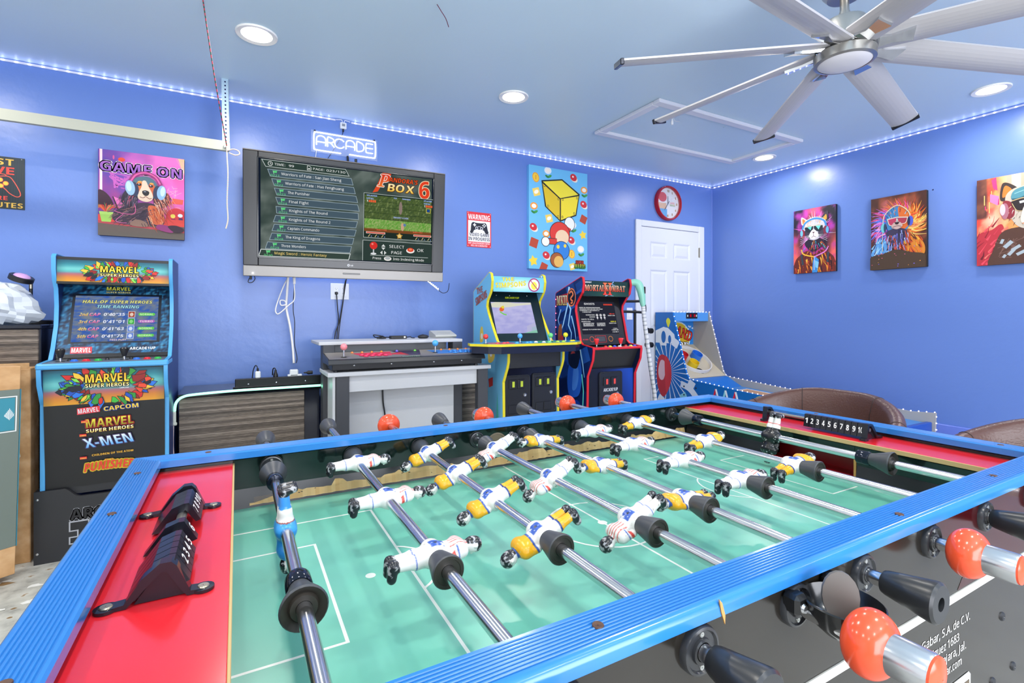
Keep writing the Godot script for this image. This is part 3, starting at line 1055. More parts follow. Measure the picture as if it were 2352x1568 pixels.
		p.text(names[i], xl[i] + 0.078, y0 + 0.014, 0.0165, h("eef1f0") if i < 9 else h("f0d27a"), {"w": wds[i]})
	# title
	p.poly([0.135, 0.205, 0.17, 0.27, 0.2, 0.345, 0.26, 0.345, 0.25, 0.3, 0.2, 0.27, 0.17, 0.215], h("e2502e"))
	p.text("P", 0.165, 0.25, 0.085, h("f07a34"), {"bold": true, "serif": true, "slant": 0.3, "ol": h("f4ede2"), "olw": 0.004, "col2": h("d83a2c")})
	p.text("ANDORA'S", 0.245, 0.29, 0.03, h("e8552c"), {"bold": true, "w": 0.2, "slant": 0.15, "ol": h("3a1c18"), "olw": 0.003})
	p.text("BOX", 0.235, 0.225, 0.052, h("f2c24a"), {"bold": true, "w": 0.185, "slant": 0.15, "ol": h("5a2a1a"), "olw": 0.004, "col2": h("fff0c0")})
	p.text("6", 0.46, 0.2, 0.12, h("e2462c"), {"bold": true, "ol": h("f4d9b0"), "olw": 0.005, "w": 0.075})
	# preview pane
	p.rect(0.076, -0.103, 0.49, 0.3, h("26332e")).line([0.078, -0.103, 0.078, 0.197, 0.57, 0.197], 0.003, h("b9c4c0")).line([0.078, -0.103, 0.57, -0.103], 0.003, h("b9c4c0"))
	var n2 := fbm(5.0, 8)
	p.field(0.083, -0.06, 0.47, 0.247, 60, 30, func(u, v):
		var k := n2.get_noise_2d(u * 6.0, v * 1.2)
		var base: Color = h("55663a").lerp(h("3a4d30"), clampf(0.5 + k * 2.0, 0, 1)).lerp(h("93a066"), clampf(k * 2.2 - 0.3, 0, 0.7))
		if v < 0.36: base = h("5f9a3e").lerp(h("9fb070"), clampf(0.4 + n2.get_noise_2d(u * 9.0, v * 3.0) * 1.6, 0, 1))
		if v < 0.07: base = h("7a4a2a")
		return base)
	for y in [0.03, 0.07, 0.11, 0.15]:
		p.line([0.083, y, 0.553, y - 0.004], 0.0025, h("2f3d28"))
	p.text("1PLAYER", 0.095, 0.178, 0.01, h("9db7ff"), {"bold": true, "w": 0.072}).text("VITAL", 0.095, 0.158, 0.01, h("9db7ff"), {"bold": true, "w": 0.05})
	p.text("TOP", 0.28, 0.176, 0.009, h("9db7ff"), {"bold": true}).text("500000", 0.34, 0.176, 0.009, h("9db7ff"), {"bold": true, "w": 0.058})
	p.text("2PLAYER", 0.495, 0.178, 0.01, h("9db7ff"), {"bold": true, "w": 0.06}).text("VITAL", 0.495, 0.158, 0.01, h("9db7ff"), {"bold": true, "w": 0.05})
	for b in [0.098, 0.498]:
		p.text("1", b, 0.138, 0.014, h("f0f0f0"), {"bold": true})
		for i in 4:
			p.rect(b + 0.013 + i * 0.0125, 0.138, 0.0105, 0.015, h("e8603c"))
	p.text("INSERT COIN", 0.28, 0.042, 0.011, h("aab8e8"), {"bold": true, "w": 0.105})
	p.line([0.515, 0.13, 0.545, 0.13, 0.545, 0.1, 0.515, 0.1], 0.003, h("e0d060"), true).rect(0.52, 0.105, 0.02, 0.02, h("274a8a"))
	p.ell(0.33, 0.115, 0.012, 0.045, h("8a7a72")).ell(0.345, -0.015, 0.011, 0.028, h("c9a184")).ell(0.36, 0.0, 0.01, 0.01, h("5d7fa8"))
	p.text("ANIT150", 0.165, -0.05, 0.008, h("e86a4a"), {"bold": true, "w": 0.07}).text("ANIT157", 0.42, -0.05, 0.008, h("e86a4a"), {"bold": true, "w": 0.07})
	for b in [0.095, 0.425]:
		p.line([b, -0.068, b + 0.13, -0.068], 0.013, h("f0dcd4")).line([b + 0.003, -0.068, b + 0.127, -0.068], 0.008, h("d2503c"))
		for i in 3:
			p.line([b + 0.015 + i * 0.045, -0.097, b + 0.027 + i * 0.045, -0.08], 0.004, h("d8c890")).text("2", b + 0.033 + i * 0.045, -0.097, 0.009, h("88a0e0"), {"bold": true})
	p.star(0.325, -0.08, 0.024, 0.014, 5, h("b98a3a")).ell(0.325, -0.08, 0.012, 0.012, h("e8c87a"))
	# control pane
	p.line([0.075, -0.262, 0.075, -0.123, 0.57, -0.123], 0.003, h("c4ccca"))
	p.rect(0.077, -0.262, 0.49, 0.138, h("33413d"))
	p.line([0.147, -0.215, 0.147, -0.17], 0.008, h("c8ccd0")).ell(0.147, -0.212, 0.02, 0.007, h("e0e3e6")).ell(0.147, -0.156, 0.026, 0.026, h("d93632")).ell(0.139, -0.146, 0.007, 0.007, h("f08a80"))
	p.poly([0.2, -0.16, 0.228, -0.16, 0.214, -0.143], h("d8dcda")).poly([0.2, -0.166, 0.228, -0.166, 0.214, -0.183], h("d8dcda"))
	p.poly([0.208, -0.188, 0.208, -0.216, 0.192, -0.202], h("d8dcda")).poly([0.22, -0.188, 0.22, -0.216, 0.236, -0.202], h("d8dcda"))
	p.text("SELECT", 0.255, -0.165, 0.02, h("eef0ee"), {"w": 0.105}).text("PAGE", 0.27, -0.207, 0.02, h("eef0ee"), {"w": 0.074}).text("OK", 0.455, -0.182, 0.021, h("eef0ee"), {"w": 0.046})
	p.ell(0.405, -0.178, 0.03, 0.018, h("f0ece8")).ell(0.405, -0.172, 0.023, 0.014, h("e2452e")).ell(0.405, -0.169, 0.012, 0.007, h("f08a60"))
	p.line([0.125, -0.222, 0.535, -0.222], 0.003, h("c4ccca"))
	p.text("Press", 0.142, -0.25, 0.0165, h("eef0ee"), {"w": 0.058}).ell(0.245, -0.242, 0.026, 0.015, h("f0ece8")).ell(0.245, -0.239, 0.018, 0.01, h("aab2b4"))
	p.text("Into Indexing Mode", 0.283, -0.25, 0.0165, h("eef0ee"), {"w": 0.222})
	art("screen", p, lit_screen(), t)


func neon_sign() -> void:
	var z := -3.742
	var t := thing("neon_sign", "white neon ARCADE sign above the television", "neon sign", V(0.686, 2.31, WZ))
	var glass := mat("acrylic", Color(0.85, 0.9, 1.0, 0.12), 0.05)
	glass.transparency = BaseMaterial3D.TRANSPARENCY_ALPHA
	var a := V(0.453, 2.302, z - 0.006)
	var b := V(0.917, 2.458, z - 0.002)
	put("backing", G.new().span(a, b, 0.0015), glass, t, true)
	var tubes := glow("neon_tube", h("eef3ff"), 1.6)
	var zz := z + 0.004
	var mk := func(a2: Array, closed := false) -> Array:
		var o := []
		for i in range(0, a2.size(), 2):
			o.append(V(a2[i], a2[i + 1], zz))
		return o
	var g := G.new()
	var r := 0.0042
	# frame with a gap at the bottom
	g.tube(curve(mk.call([0.655, 2.318, 0.49, 2.318, 0.474, 2.33, 0.472, 2.36, 0.472, 2.42, 0.478, 2.438, 0.49, 2.443, 0.69, 2.443, 0.88, 2.443, 0.897, 2.436, 0.901, 2.42, 0.901, 2.35, 0.897, 2.33, 0.88, 2.32, 0.712, 2.319]), 4), r * 1.2, 8)
	put("tube_border", g, tubes, t, true)
	var lets := [
		[[0.489, 2.355, 0.489, 2.395, 0.497, 2.414, 0.52, 2.422, 0.542, 2.414, 0.551, 2.395, 0.551, 2.355], [0.489, 2.378, 0.551, 2.378]],
		[[0.564, 2.353, 0.564, 2.418, 0.585, 2.418, 0.603, 2.41, 0.604, 2.395, 0.59, 2.384, 0.564, 2.383], [0.583, 2.383, 0.61, 2.353]],
		[[0.676, 2.405, 0.66, 2.417, 0.64, 2.419, 0.62, 2.41, 0.612, 2.387, 0.62, 2.364, 0.64, 2.355, 0.662, 2.358, 0.676, 2.37]],
		[[0.69, 2.355, 0.69, 2.395, 0.698, 2.414, 0.72, 2.422, 0.742, 2.414, 0.751, 2.395, 0.751, 2.355], [0.69, 2.378, 0.751, 2.378]],
		[[0.766, 2.353, 0.766, 2.42, 0.785, 2.42, 0.808, 2.41, 0.817, 2.387, 0.808, 2.363, 0.785, 2.353, 0.766, 2.353]],
		[[0.882, 2.42, 0.84, 2.42, 0.832, 2.41, 0.832, 2.362, 0.84, 2.353, 0.882, 2.353], [0.832, 2.387, 0.882, 2.387]]]
	for l in lets:
		g = G.new()
		for s in l:
			g.tube(mk.call(s) if s.size() <= 6 else curve(mk.call(s), 4), r, 8)
		put("tube_letter", g, tubes, t, true)
	var so := mat("standoff", h("1b1d22"), 0.3)
	for q in [[0.478, 2.452], [0.892, 2.452]]:
		put("standoff", G.new().at(Transform3D(Basis(V(1, 0, 0), V(0, 0, 1), V(0, -1, 0)), V(q[0], q[1], WZ))).lathe([Vector2(0.006, 0), Vector2(0.006, 0.024), Vector2(0.0005, 0.025)], 12), so, t, true)
	put("wire", G.new().tube(curve([V(0.671, 2.48, WZ + 0.006), V(0.662, 2.45, WZ + 0.004), V(0.6, 2.33, WZ + 0.004), V(0.56, 2.26, WZ + 0.02)], 5), 0.002, 6), mats.black_plastic, t, true)
	put("white_wire", G.new().tube([V(0.49, 2.318, WZ + 0.014), V(0.481, 2.25, WZ + 0.03)], 0.0026, 6), mats.white_plastic, t, true)
	put("dimmer", G.new().cyl(V(0.701, 2.306, WZ + 0.02), V(0.703, 2.255, WZ + 0.03), 0.0075, 10), so, t, true)
	area_light("neon_light", V(0.686, 2.38, z + 0.02), V(0, 0, 1), Vector2(0.12, 0.4), h("dfe8ff"), 0.02)


func wall_clock() -> void:
	var c := V(3.91, 2.315, WZ)
	var t := thing("wall_clock", "round wall clock with a glossy red rim above the door", "clock", c)
	var xf := Transform3D(Basis(V(1, 0, 0), V(0, 0, 1), V(0, -1, 0)), Vector3.ZERO)
	put("rim", G.new().at(xf).lathe([Vector2(0.178, 0), Vector2(0.18, 0.03), Vector2(0.172, 0.044), Vector2(0.162, 0.044), Vector2(0.157, 0.03), Vector2(0.157, 0.012)], 48), mat("clock_red", h("a80f22"), 0.15), t)
	var p := P.new(self, frame(V(0, 0, 0.013), V(1, 0, 0), V(0, 1, 0)), 1.0)
	p.ell(0, 0, 0.158, 0.158, h("dcdde0"), 0.0, 48)
	for i in 6:
		p.rect(-0.05 + (i % 3) * 0.045, -0.02 + (i / 3) * 0.045, 0.03, 0.03, h("cfd2da"))
	# plain red and blue stand-in shapes where the face is printed
	p.ell(-0.075, 0.06, 0.06, 0.05, h("c8313a")).poly([-0.135, 0.0, -0.02, 0.0, -0.02, -0.06, -0.14, -0.06], h("d8b08c")).poly([-0.135, -0.06, -0.01, -0.06, -0.01, -0.155, -0.07, -0.14], h("4f9fd8"))
	for i in [12, 1, 2, 3, 4, 5, 6]:
		var a: float = PI / 2 - TAU * i / 12.0
		p.text(str(i), cos(a) * 0.128 - 0.007, sin(a) * 0.128 - 0.01, 0.02, h("c9a24a"), {"bold": true, "ol": h("5a4a2a"), "olw": 0.002})
	p.text("SUPER", 0.035, 0.0, 0.016, h("d8564a"), {"bold": true, "w": 0.06}).text("MARIO", 0.03, -0.026, 0.022, h("4a9a5a"), {"bold": true, "w": 0.075, "col2": h("e0b040")})
	art("face", p, painted("print_gloss", 0.35), t)
	put("hand", G.new().box(V(-0.003, 0.03, 0.019), V(0.005, 0.085, 0.002)).at(Transform3D(Basis(V(0, 0, 1), -0.6), V(0, 0, 0.021))).box(V(0, -0.03, 0), V(0.005, 0.12, 0.002)), mat("hand_grey", h("4a4c55"), 0.4), t)
	var gl := mat("clock_glass", Color(1, 1, 1, 0.06), 0.03)
	gl.transparency = BaseMaterial3D.TRANSPARENCY_ALPHA
	put("glass", G.new().at(xf).lathe([Vector2(0.158, 0.03), Vector2(0.08, 0.034), Vector2(0.0005, 0.035)], 40), gl, t)


# tapering strokes that follow a direction field, for painted fur and brushwork
func fur(p: P, n: int, area: Array, dirf: Callable, ln: float, wd: float, cols: Array) -> void:
	for i in n:
		var q := Vector2(rng.randf_range(area[0], area[2]), rng.randf_range(area[1], area[3]))
		var e := Vector2((q.x - (area[0] + area[2]) * 0.5) / (area[2] - area[0]) * 2.0, (q.y - (area[1] + area[3]) * 0.5) / (area[3] - area[1]) * 2.0)
		if e.length() > 1.0:
			continue
		var d: Vector2 = dirf.call(q)
		var b := d.orthogonal() * rng.randf_range(-0.35, 0.35)
		var l := ln * rng.randf_range(0.6, 1.3)
		p.line([q, q + (d + b * 0.4) * l * 0.5, q + (d + b) * l], wd * rng.randf_range(0.6, 1.2), cols[rng.randi() % cols.size()], false, wd * 0.15)


func dog_art(p: P) -> void:
	p.clip = Rect2(0, 0, 100, 119.6)
	var nz := fbm(2.0, 21)
	p.field(0, 0, 100, 119.6, 26, 30, func(u, v):
		var k := nz.get_noise_2d(u, v)
		var c: Color = h("5d3f9c").lerp(h("e06ac0"), clampf((u - 0.22) * 2.2 + k * 0.9, 0, 1))
		c = c.lerp(h("ee7fc4"), clampf((v - 0.75) * 2.2 * u, 0, 1))
		c = c.lerp(h("e8484e"), clampf((0.48 - v) * 2.4 * u, 0, 1))
		return c.lerp(h("d23a72"), clampf(-k * 0.8, 0, 0.5)))
	p.rect(2.2, 55, 2.4, 65, h("f7d6d8")).rect(1.4, 55, 0.8, 65, h("e88fb8"))
	p.ell(26, 108, 4, 3, h("e04a34")).ell(17, 110, 1, 3, h("d6568e"))
	for i in 14:
		p.line(curve([Vector2(rng.randf_range(10, 34), rng.randf_range(66, 88)), Vector2(rng.randf_range(12, 36), rng.randf_range(66, 88)), Vector2(rng.randf_range(12, 36), rng.randf_range(66, 88))], 5), 1.2, h("c25cb4"))
	for i in 9:
		p.line([rng.randf_range(76, 92), rng.randf_range(58, 78), rng.randf_range(76, 98), rng.randf_range(58, 78)], 0.5, h("f4a8c0"))
	p.poly([92, 119, 100, 119, 100, 96], h("d8d06a"))
	for i in 5:
		p.line([90 + i * 2.0, 119, 100, 98 + i * 3.5], 0.8, h("ef9ab8"))
	p.text("GAME ON", 2, 90, 13.5, h("f4eafa"), {"bold": true, "w": 95, "ol": h("f4eafa"), "olw": 1.7})
	p.text("GAME ON", 2, 90, 13.5, h("8b58b4"), {"bold": true, "w": 95, "col2": h("a868bc")})
	p.poly([84, 52, 98, 52, 99, 59, 86, 60], h("f0584a")).ell(92, 45, 4, 3, h("f07aa8"))
	p.blob([78, 27, 80, 40, 90, 46, 101, 40, 101, 24, 88, 22], h("d8323c")).ell(86, 34, 3, 3, h("f4d85a")).ell(95, 35.5, 3, 2.6, h("eef0ff"))
	p.rect(84, 24, 5, 6, h("5a1f4c")).rect(93, 24, 5, 8, h("4a2058"))
	# laptop, lamp shade and plant
	p.poly([17, 55, 36, 48, 36, 38, 23, 38], h("e672b4")).poly([15.5, 55, 17, 55, 23, 38, 21, 38], h("3b2038"))
	p.blob([0, 62, 8, 60, 15, 50, 16, 40, 0, 40], h("3a1a2e"))
	p.rect(0, 17, 100, 12, h("e2443c"))
	p.field(0, 0, 100, 19, 6, 5, func(u, v): return h("565049").lerp(h("66524c"), v))
	p.poly([0, 17, 100, 10, 100, 13, 0, 20.5], h("b8404a"))
	for i in 34:
		var a := rng.randf_range(0.2, 2.9)
		p.line(curve([Vector2(9, 32), Vector2(9 + cos(a) * 7, 37 + sin(a) * 5), Vector2(9 + cos(a) * rng.randf_range(10, 17), 34 + sin(a) * rng.randf_range(6, 16))], 4), 1.4, [h("e8502e"), h("f07a4a"), h("c8302e"), h("5f8a4a")][i % 4], false, 0.2)
	p.poly([1, 33, 17, 33, 16, 29, 2, 29], h("b4dc6a")).poly([2, 29, 16, 29, 14, 19, 4, 19], h("a2cf5c"))
	# dog: body, chest, legs
	p.blob([16, 24, 18, 34, 28, 42, 40, 48, 60, 50, 72, 42, 76, 30, 74, 20, 60, 18, 40, 17, 24, 18], h("3d2c3e"))
	p.blob([57, 46, 70, 44, 76, 32, 74, 22, 64, 20, 58, 30], h("d8643a"))
	fur(p, 130, [16, 17, 62, 50], func(q): return Vector2(-0.8, -0.5), 9, 1.1, [h("5a4658"), h("2a2030"), h("7a5f6c"), h("9a6a60")])
	fur(p, 70, [54, 18, 79, 48], func(q): return Vector2(0.4, -1), 9, 1.1, [h("f08a54"), h("b84a34"), h("7a3a3a"), h("f4b48a")])
	p.blob([36, 20, 44, 25, 54, 22, 56, 16, 48, 15, 38, 16], h("8a6a5c")).line([52, 20, 54, 15.5], 0.7, h("3a2a2c")).line([49, 20, 51, 15], 0.7, h("3a2a2c"))
	p.line(curve([Vector2(38, 54), Vector2(42, 42), Vector2(40, 33), Vector2(28, 32), Vector2(18, 35)], 6), 0.9, h("e0689a")).line(curve([Vector2(28, 31), Vector2(20, 22), Vector2(24, 19), Vector2(32, 19)], 5), 0.8, h("d868a0"))
	# ears hanging below the headphones, head, muzzle
	p.blob([33, 66, 27, 58, 26, 48, 34, 43, 43, 47, 44, 60], h("2c2438"))
	p.blob([64, 62, 64, 48, 72, 44, 80, 49, 82, 60, 76, 68], h("5a2f34"))
	fur(p, 60, [24, 42, 46, 66], func(q): return Vector2(-0.25, -1), 9, 1.0, [h("4a4258"), h("6a5a70"), h("1f1a2a"), h("b8506c")])
	fur(p, 70, [63, 42, 86, 68], func(q): return Vector2(0.35, -1), 10, 1.0, [h("f0a080"), h("c85a48"), h("3a2430"), h("f4c0a8")])
	p.blob([40, 82, 50, 87, 60, 86, 67, 78, 68, 66, 62, 56, 54, 51, 46, 55, 41, 65, 38, 74], h("4d6a78"))
	p.blob([43, 76, 48, 80, 52, 74, 50, 66, 46, 60, 42, 66], h("c86a34")).blob([58, 77, 63, 77, 66, 70, 64, 60, 60, 62, 57, 70], h("c05a34"))
	p.blob([50, 80, 54, 81, 57, 74, 62, 62, 61, 54, 54, 51, 46, 54, 45, 61, 49, 72], h("e0c4ac"))
	p.ell(46.5, 75, 2.6, 1.9, h("1c1a22")).ell(60, 74.2, 2.6, 1.9, h("1c1a22")).ell(46, 75.7, 0.8, 0.6, h("dfe6f0")).ell(59.5, 74.9, 0.8, 0.6, h("dfe6f0"))
	p.ell(47, 79, 2.6, 1.2, h("e09a48"), 0.2).ell(61, 78, 2.4, 1.2, h("e09a48"), -0.2)
	p.blob([50, 66, 54, 67.5, 58, 65.5, 57, 61, 53.5, 59.5, 50.5, 62], h("1b1a20")).ell(53, 65.5, 1.6, 0.6, h("8a90a0"))
	p.line(curve([Vector2(47, 57.5), Vector2(51, 56.5), Vector2(54, 58.5), Vector2(58, 56), Vector2(61, 57)], 5), 0.9, h("7a4a44"))
	# headphones
	p.line(curve([Vector2(36, 78), Vector2(42, 88), Vector2(54, 92), Vector2(66, 87), Vector2(72, 76)], 8), 5.0, h("8a2f6a")).line(curve([Vector2(37, 79), Vector2(43, 88.5), Vector2(54, 92.5), Vector2(65, 88), Vector2(71, 78)], 8), 2.0, h("d8589a"))
	p.ell(41, 68, 5, 10, h("2a3350"), 0.12).ell(36, 69, 5.6, 10.5, h("8fb4dc"), 0.1).ell(34.6, 71, 3, 7, h("b8d2ee"), 0.1)
	p.ell(67, 66, 4.4, 10, h("2a3350"), -0.12).ell(72.5, 66, 5.4, 10.5, h("86aeda"), -0.1).ell(74, 68, 2.8, 7, h("bcd6ee"), -0.1)
	# controller on the desk
	p.blob([66, 16, 70, 20, 84, 18, 88, 13, 84, 9, 70, 12], h("8a2f6c")).blob([80, 18, 90, 20, 99, 16, 98, 11, 88, 10], h("30182c"))


func cube_art(p: P) -> void:
	p.clip = Rect2(0, 0, 100, 143.4)
	p.rect(0, 0, 100, 143.4, h("6cbcea"))
	var ink := h("1c1a18")
	# scattered plain shapes: coins, tiles, stars, petals
	for c in [[11, 127, 5.5, 7], [72, 24, 5.5, 6.5]]:
		p.ell(c[0], c[1], c[2], c[3], h("e89a2a"), 0.3).ell(c[0], c[1], c[2] * 0.8, c[3] * 0.82, h("f6c83c"), 0.3).rect(c[0] - 0.8, c[1] - 3, 1.6, 6, h("e89a2a"))
	for c in [[6, 101, 13, 0.3], [27, 66, 13, 0.25], [67, 0, 11, 0.3]]:
		var q := Vector2(c[0] + 6, c[1] + 6)
		var s := []
		for k in 4:
			s.append(q + Vector2(c[2] * 0.6, 0).rotated(c[3] + PI / 4 + k * PI / 2))
		p.poly(s, h("f4d060")).ell(q.x, q.y, c[2] * 0.3, c[2] * 0.2, h("fbf3dc"), 0.5)
	for c in [[93, 76, 8, 0.4], [8, 36, 9, 0.5], [24, 3, 8, 0.4]]:
		var s := []
		for k in 4:
			s.append(Vector2(c[0], c[1]) + Vector2(c[2], 0).rotated(c[3] + k * PI / 2))
		p.poly(s, h("b8452a"))
	for c in [[92, 53, 7], [7, 11, 8]]:
		p.star(c[0], c[1], c[2], c[2] * 0.55, 5, h("f6d23a"), 0.2)
	for c in [[31, 139], [94, 119], [8, 87], [28, 50], [88, 32], [74, 66]]:
		p.ell(c[0] + 2.6, c[1] - 8, 4, 1.8, h("3f9a48"), 0.5).ell(c[0] - 1.5, c[1] - 8.5, 3.4, 1.6, h("2f7f3c"), -0.5).ell(c[0], c[1], 6, 5, h("f29a3a") if c[0] in [94, 8, 28] else h("e6ecf2")).ell(c[0], c[1], 3.8, 3, h("fbeede"))
	for c in [[76, 135], [94, 98], [8, 58], [29, 20], [72, 44]]:
		p.ell(c[0], c[1] - 2, 6.5, 4.5, h("f3e4d2"), -0.4).ell(c[0] - 1, c[1], 6, 5, h("d22f38"), -0.4).ell(c[0] - 2, c[1] + 1, 1.6, 1.4, h("f6e0dc"))
	# big plain cube
	p.poly([20, 124, 55, 130, 86, 112, 80, 80, 52, 69, 26, 88], ink)
	p.poly([22.5, 122.5, 54.5, 128, 83.5, 111, 52, 102.5], h("f0dc3a")).poly([22, 120, 51, 101, 51, 71.5, 28, 88.5], h("e0bd24")).poly([53, 101.5, 84, 109, 78.5, 81.5, 53, 71.5], h("f4dc34"))
	for e in [[25, 117], [48.5, 101], [31, 89], [48, 76], [56, 101], [81, 106], [76, 83], [55.5, 76]]:
		p.ell(e[0], e[1], 1.5, 1.8, ink).ell(e[0], e[1], 0.9, 1.1, h("f2d838"))
	# plain stand-in under the cube: balls and a bar of the same colours
	p.ell(68, 67, 9.5, 10.5, ink).ell(68, 67, 8.6, 9.6, h("f2f2f4"))
	p.line([66, 62, 58, 44], 10, ink).line([66, 62, 58, 44], 8.2, h("d8382e"))
	p.ell(51, 52, 17.5, 17, ink).ell(51, 52, 16.6, 16.1, h("dc3a30")).ell(55, 47, 11.5, 10.5, h("f2cfa8"))
	p.line([46, 40, 30, 40], 9, ink).line([46, 40, 30, 40], 7.4, h("d8382e"))
	p.ell(27, 39, 7, 7, ink).ell(27, 39, 6.2, 6.2, h("f2f2f4"))
	p.ell(54, 28, 14, 13.5, ink).ell(54, 28, 13.2, 12.7, h("2f7fd2")).ell(48, 33, 2.6, 2.8, h("f4d43c")).ell(60, 35, 2.4, 2.6, h("f4d43c"))
	p.ell(46, 14, 11.5, 11, ink).ell(46, 14, 10.6, 10.2, h("a85a28")).ell(49, 12, 8, 8, h("e8b45a"))
	p.text("SUPER", 79, 10.5, 4.6, h("e04a3c"), {"bold": true, "w": 14, "ol": ink, "olw": 0.6})
	p.text("MARIO", 77, 4, 6, h("3aa04a"), {"bold": true, "w": 19, "ol": ink, "olw": 0.7, "col2": h("f0c83c")})


func right_canvases() -> void:
	var R := V(0, 0, 1)
	var pm := painted("print_canvas", 0.55)
	# cat
	var q := canvas("canvas of a cat in sunglasses and an orange jacket, smallest seen of three", V(WX, 1.541, -2.815), R, 0.374, 0.585, 0.03, h("14161c"), "animal canvases")
	var p: P = q[1]
	p.clip = Rect2(0, 0, 100, 156)
	var nz := fbm(2.6, 5)
	p.field(0, 0, 100, 156, 24, 36, func(u, v):
		var k := nz.get_noise_2d(u * 1.4, v * 1.4)
		var r := absf(u - 0.5) * 1.6 + k * 0.8
		var c: Color = h("f04ac0").lerp(h("1c1a2a"), clampf(r * 1.3 - 0.1 + maxf(0, v - 0.75), 0, 1))
		c = c.lerp(h("ff6a5a"), clampf((v - 0.72) * 3.0 * (1.0 - absf(u - 0.5) * 4.0), 0, 1))
		return c.lerp(h("8a2fa8"), clampf(-k, 0, 0.6)))
	for i in 30:
		var a := rng.randf_range(0, TAU)
		var c0 := Vector2(50 + cos(a) * 20, 95 + sin(a) * 22)
		p.line([c0, c0 + Vector2(cos(a), sin(a)) * rng.randf_range(10, 34)], rng.randf_range(1, 3.6), [h("f06ad0"), h("ff9ae0"), h("e8e0f0"), h("e83a7a"), h("6a3ac0")][i % 5], false, 0.2)
	p.blob([4, -4, 4, 30, 16, 44, 34, 54, 50, 44, 66, 54, 86, 44, 98, 28, 98, -4], h("6a2a20"))
	fur(p, 130, [0, -10, 100, 50], func(v): return Vector2(0.2, -1), 16, 3.2, [h("e8862a"), h("c8482a"), h("f4b040"), h("7a2a28"), h("a8381f"), h("34202a")])
	p.poly([46, -2, 58, -2, 62, 30, 52, 40, 48, 28], h("3a8ad0")).poly([52, 30, 62, 24, 60, 10, 54, 12], h("7fc4f0"))
	p.line(curve([Vector2(20, 58), Vector2(26, 46), Vector2(50, 38)], 6), 3, h("f4b838")).line(curve([Vector2(84, 60), Vector2(76, 48), Vector2(52, 38)], 6), 3, h("e07ac8")).line([51, 40, 51, 6], 1.4, h("c8ccd8"))
	p.line([20, 46, 24, 20], 5, h("38404a")).line([84, 46, 82, 22], 5, h("38404a"))
	p.blob([30, 66, 50, 50, 72, 64, 70, 78, 50, 84, 32, 78], h("281f30"))
	fur(p, 60, [24, 48, 78, 80], func(v): return Vector2((v.x - 50) * 0.03, -1), 11, 1.6, [h("f08a34"), h("3ab0c8"), h("c83a9a"), h("2a2030"), h("e05a3a")])
	p.blob([22, 118, 20, 137, 30, 132, 38, 124], h("e8d8d8")).blob([24, 120, 22.5, 133, 30, 128], h("e87a3a"))
	p.blob([66, 126, 78, 142, 84, 140, 82, 120], h("3a3440")).blob([72, 126, 79, 136, 80, 124], h("f0a03a"))
	p.blob([24, 104, 26, 122, 40, 132, 60, 133, 78, 122, 78, 102, 66, 84, 50, 78, 34, 86], h("c9c6d2"))
	p.blob([26, 100, 36, 106, 44, 100, 42, 84, 34, 86], h("3a3848")).blob([62, 102, 76, 104, 72, 90, 62, 84], h("44404e"))
	fur(p, 60, [26, 108, 76, 134], func(v): return Vector2((v.x - 50) * 0.03, 1), 7, 1.1, [h("f4f0f4"), h("f0c060"), h("a8a4b4"), h("e89a4a")])
	p.line(curve([Vector2(22, 104), Vector2(30, 122), Vector2(52, 130), Vector2(74, 122), Vector2(80, 104)], 8), 4, h("3a86c8"))
	p.ell(24, 96, 5, 11, h("8a2034")).ell(21, 98, 3.4, 8, h("6ab4d8")).ell(78, 98, 5, 11, h("7a2a44")).ell(82, 99, 3.4, 8, h("5aa8d0"))
	p.blob([30, 112, 48, 113, 47, 101, 38, 98, 31, 103], h("1f2a34")).blob([52, 113, 70, 112, 70, 102, 62, 98, 53, 102], h("1f2a34"))
	p.poly([35, 111, 46, 112, 43, 103], h("5ac8c0")).poly([55, 112, 67, 111, 62, 102], h("66d0cc")).line([30, 112, 50, 113, 70, 112], 1.6, h("d8c8b0"))
	p.blob([44, 100, 50, 104, 56, 100, 62, 88, 50, 80, 39, 88], h("e6dde0")).poly([47, 98, 53, 98, 50, 93.5], h("5a3a44")).line([50, 93, 50, 88, 45, 85], 1, h("4a3440")).line([50, 88, 56, 85], 1, h("4a3440"))
	for s in [-1, 1]:
		for i in 4:
			p.line([50 + s * 8, 91 - i, 50 + s * 32, 88 - i * 5], 0.5, h("f4f0f4"))
	art("artwork", p, pm, q[0])
	# lion
	q = canvas("canvas of a flame-maned lion wearing headphones, middle one of three", V(WX, 1.522, -2.165), R, 0.378, 0.582, 0.03, h("17120f"), "animal canvases")
	p = q[1]
	p.clip = Rect2(0, 0, 100, 154)
	p.field(0, 0, 100, 154, 24, 36, func(u, v):
		var k := nz.get_noise_2d(u * 1.6 + 3.0, v * 1.6)
		var r := Vector2((u - 0.5) * 1.5, (v - 0.6) * 1.6).length() + k * 0.3
		var c: Color = h("f07a4a").lerp(h("4a2a22"), clampf(r * 1.8 - 0.4, 0, 1))
		if u < 0.45: c = c.lerp(h("c86ac0"), clampf((0.6 - r) * 1.6, 0, 0.8))
		return c.lerp(h("463426"), clampf((0.42 - v) * 3.4, 0, 1)))
	for i in 190:
		var a := rng.randf_range(-0.5, PI + 0.9)
		var rr := rng.randf_range(20, 34)
		var c0 := Vector2(50 + cos(a) * rr * 0.9, 88 + sin(a) * rr)
		var warm := [h("f4b03a"), h("f07a2a"), h("f8d070"), h("e04a2a"), h("f09a5a")]
		var cool := [h("d86ac8"), h("e84a8a"), h("7a6ae0"), h("f0a0d8"), h("4a7ae0")]
		var top := [h("e83a5a"), h("f06a8a"), h("e05ab0"), h("f4844a")]
		var cc: Array = top if absf(a - PI / 2) < 0.5 else (warm if a < PI / 2 else cool)
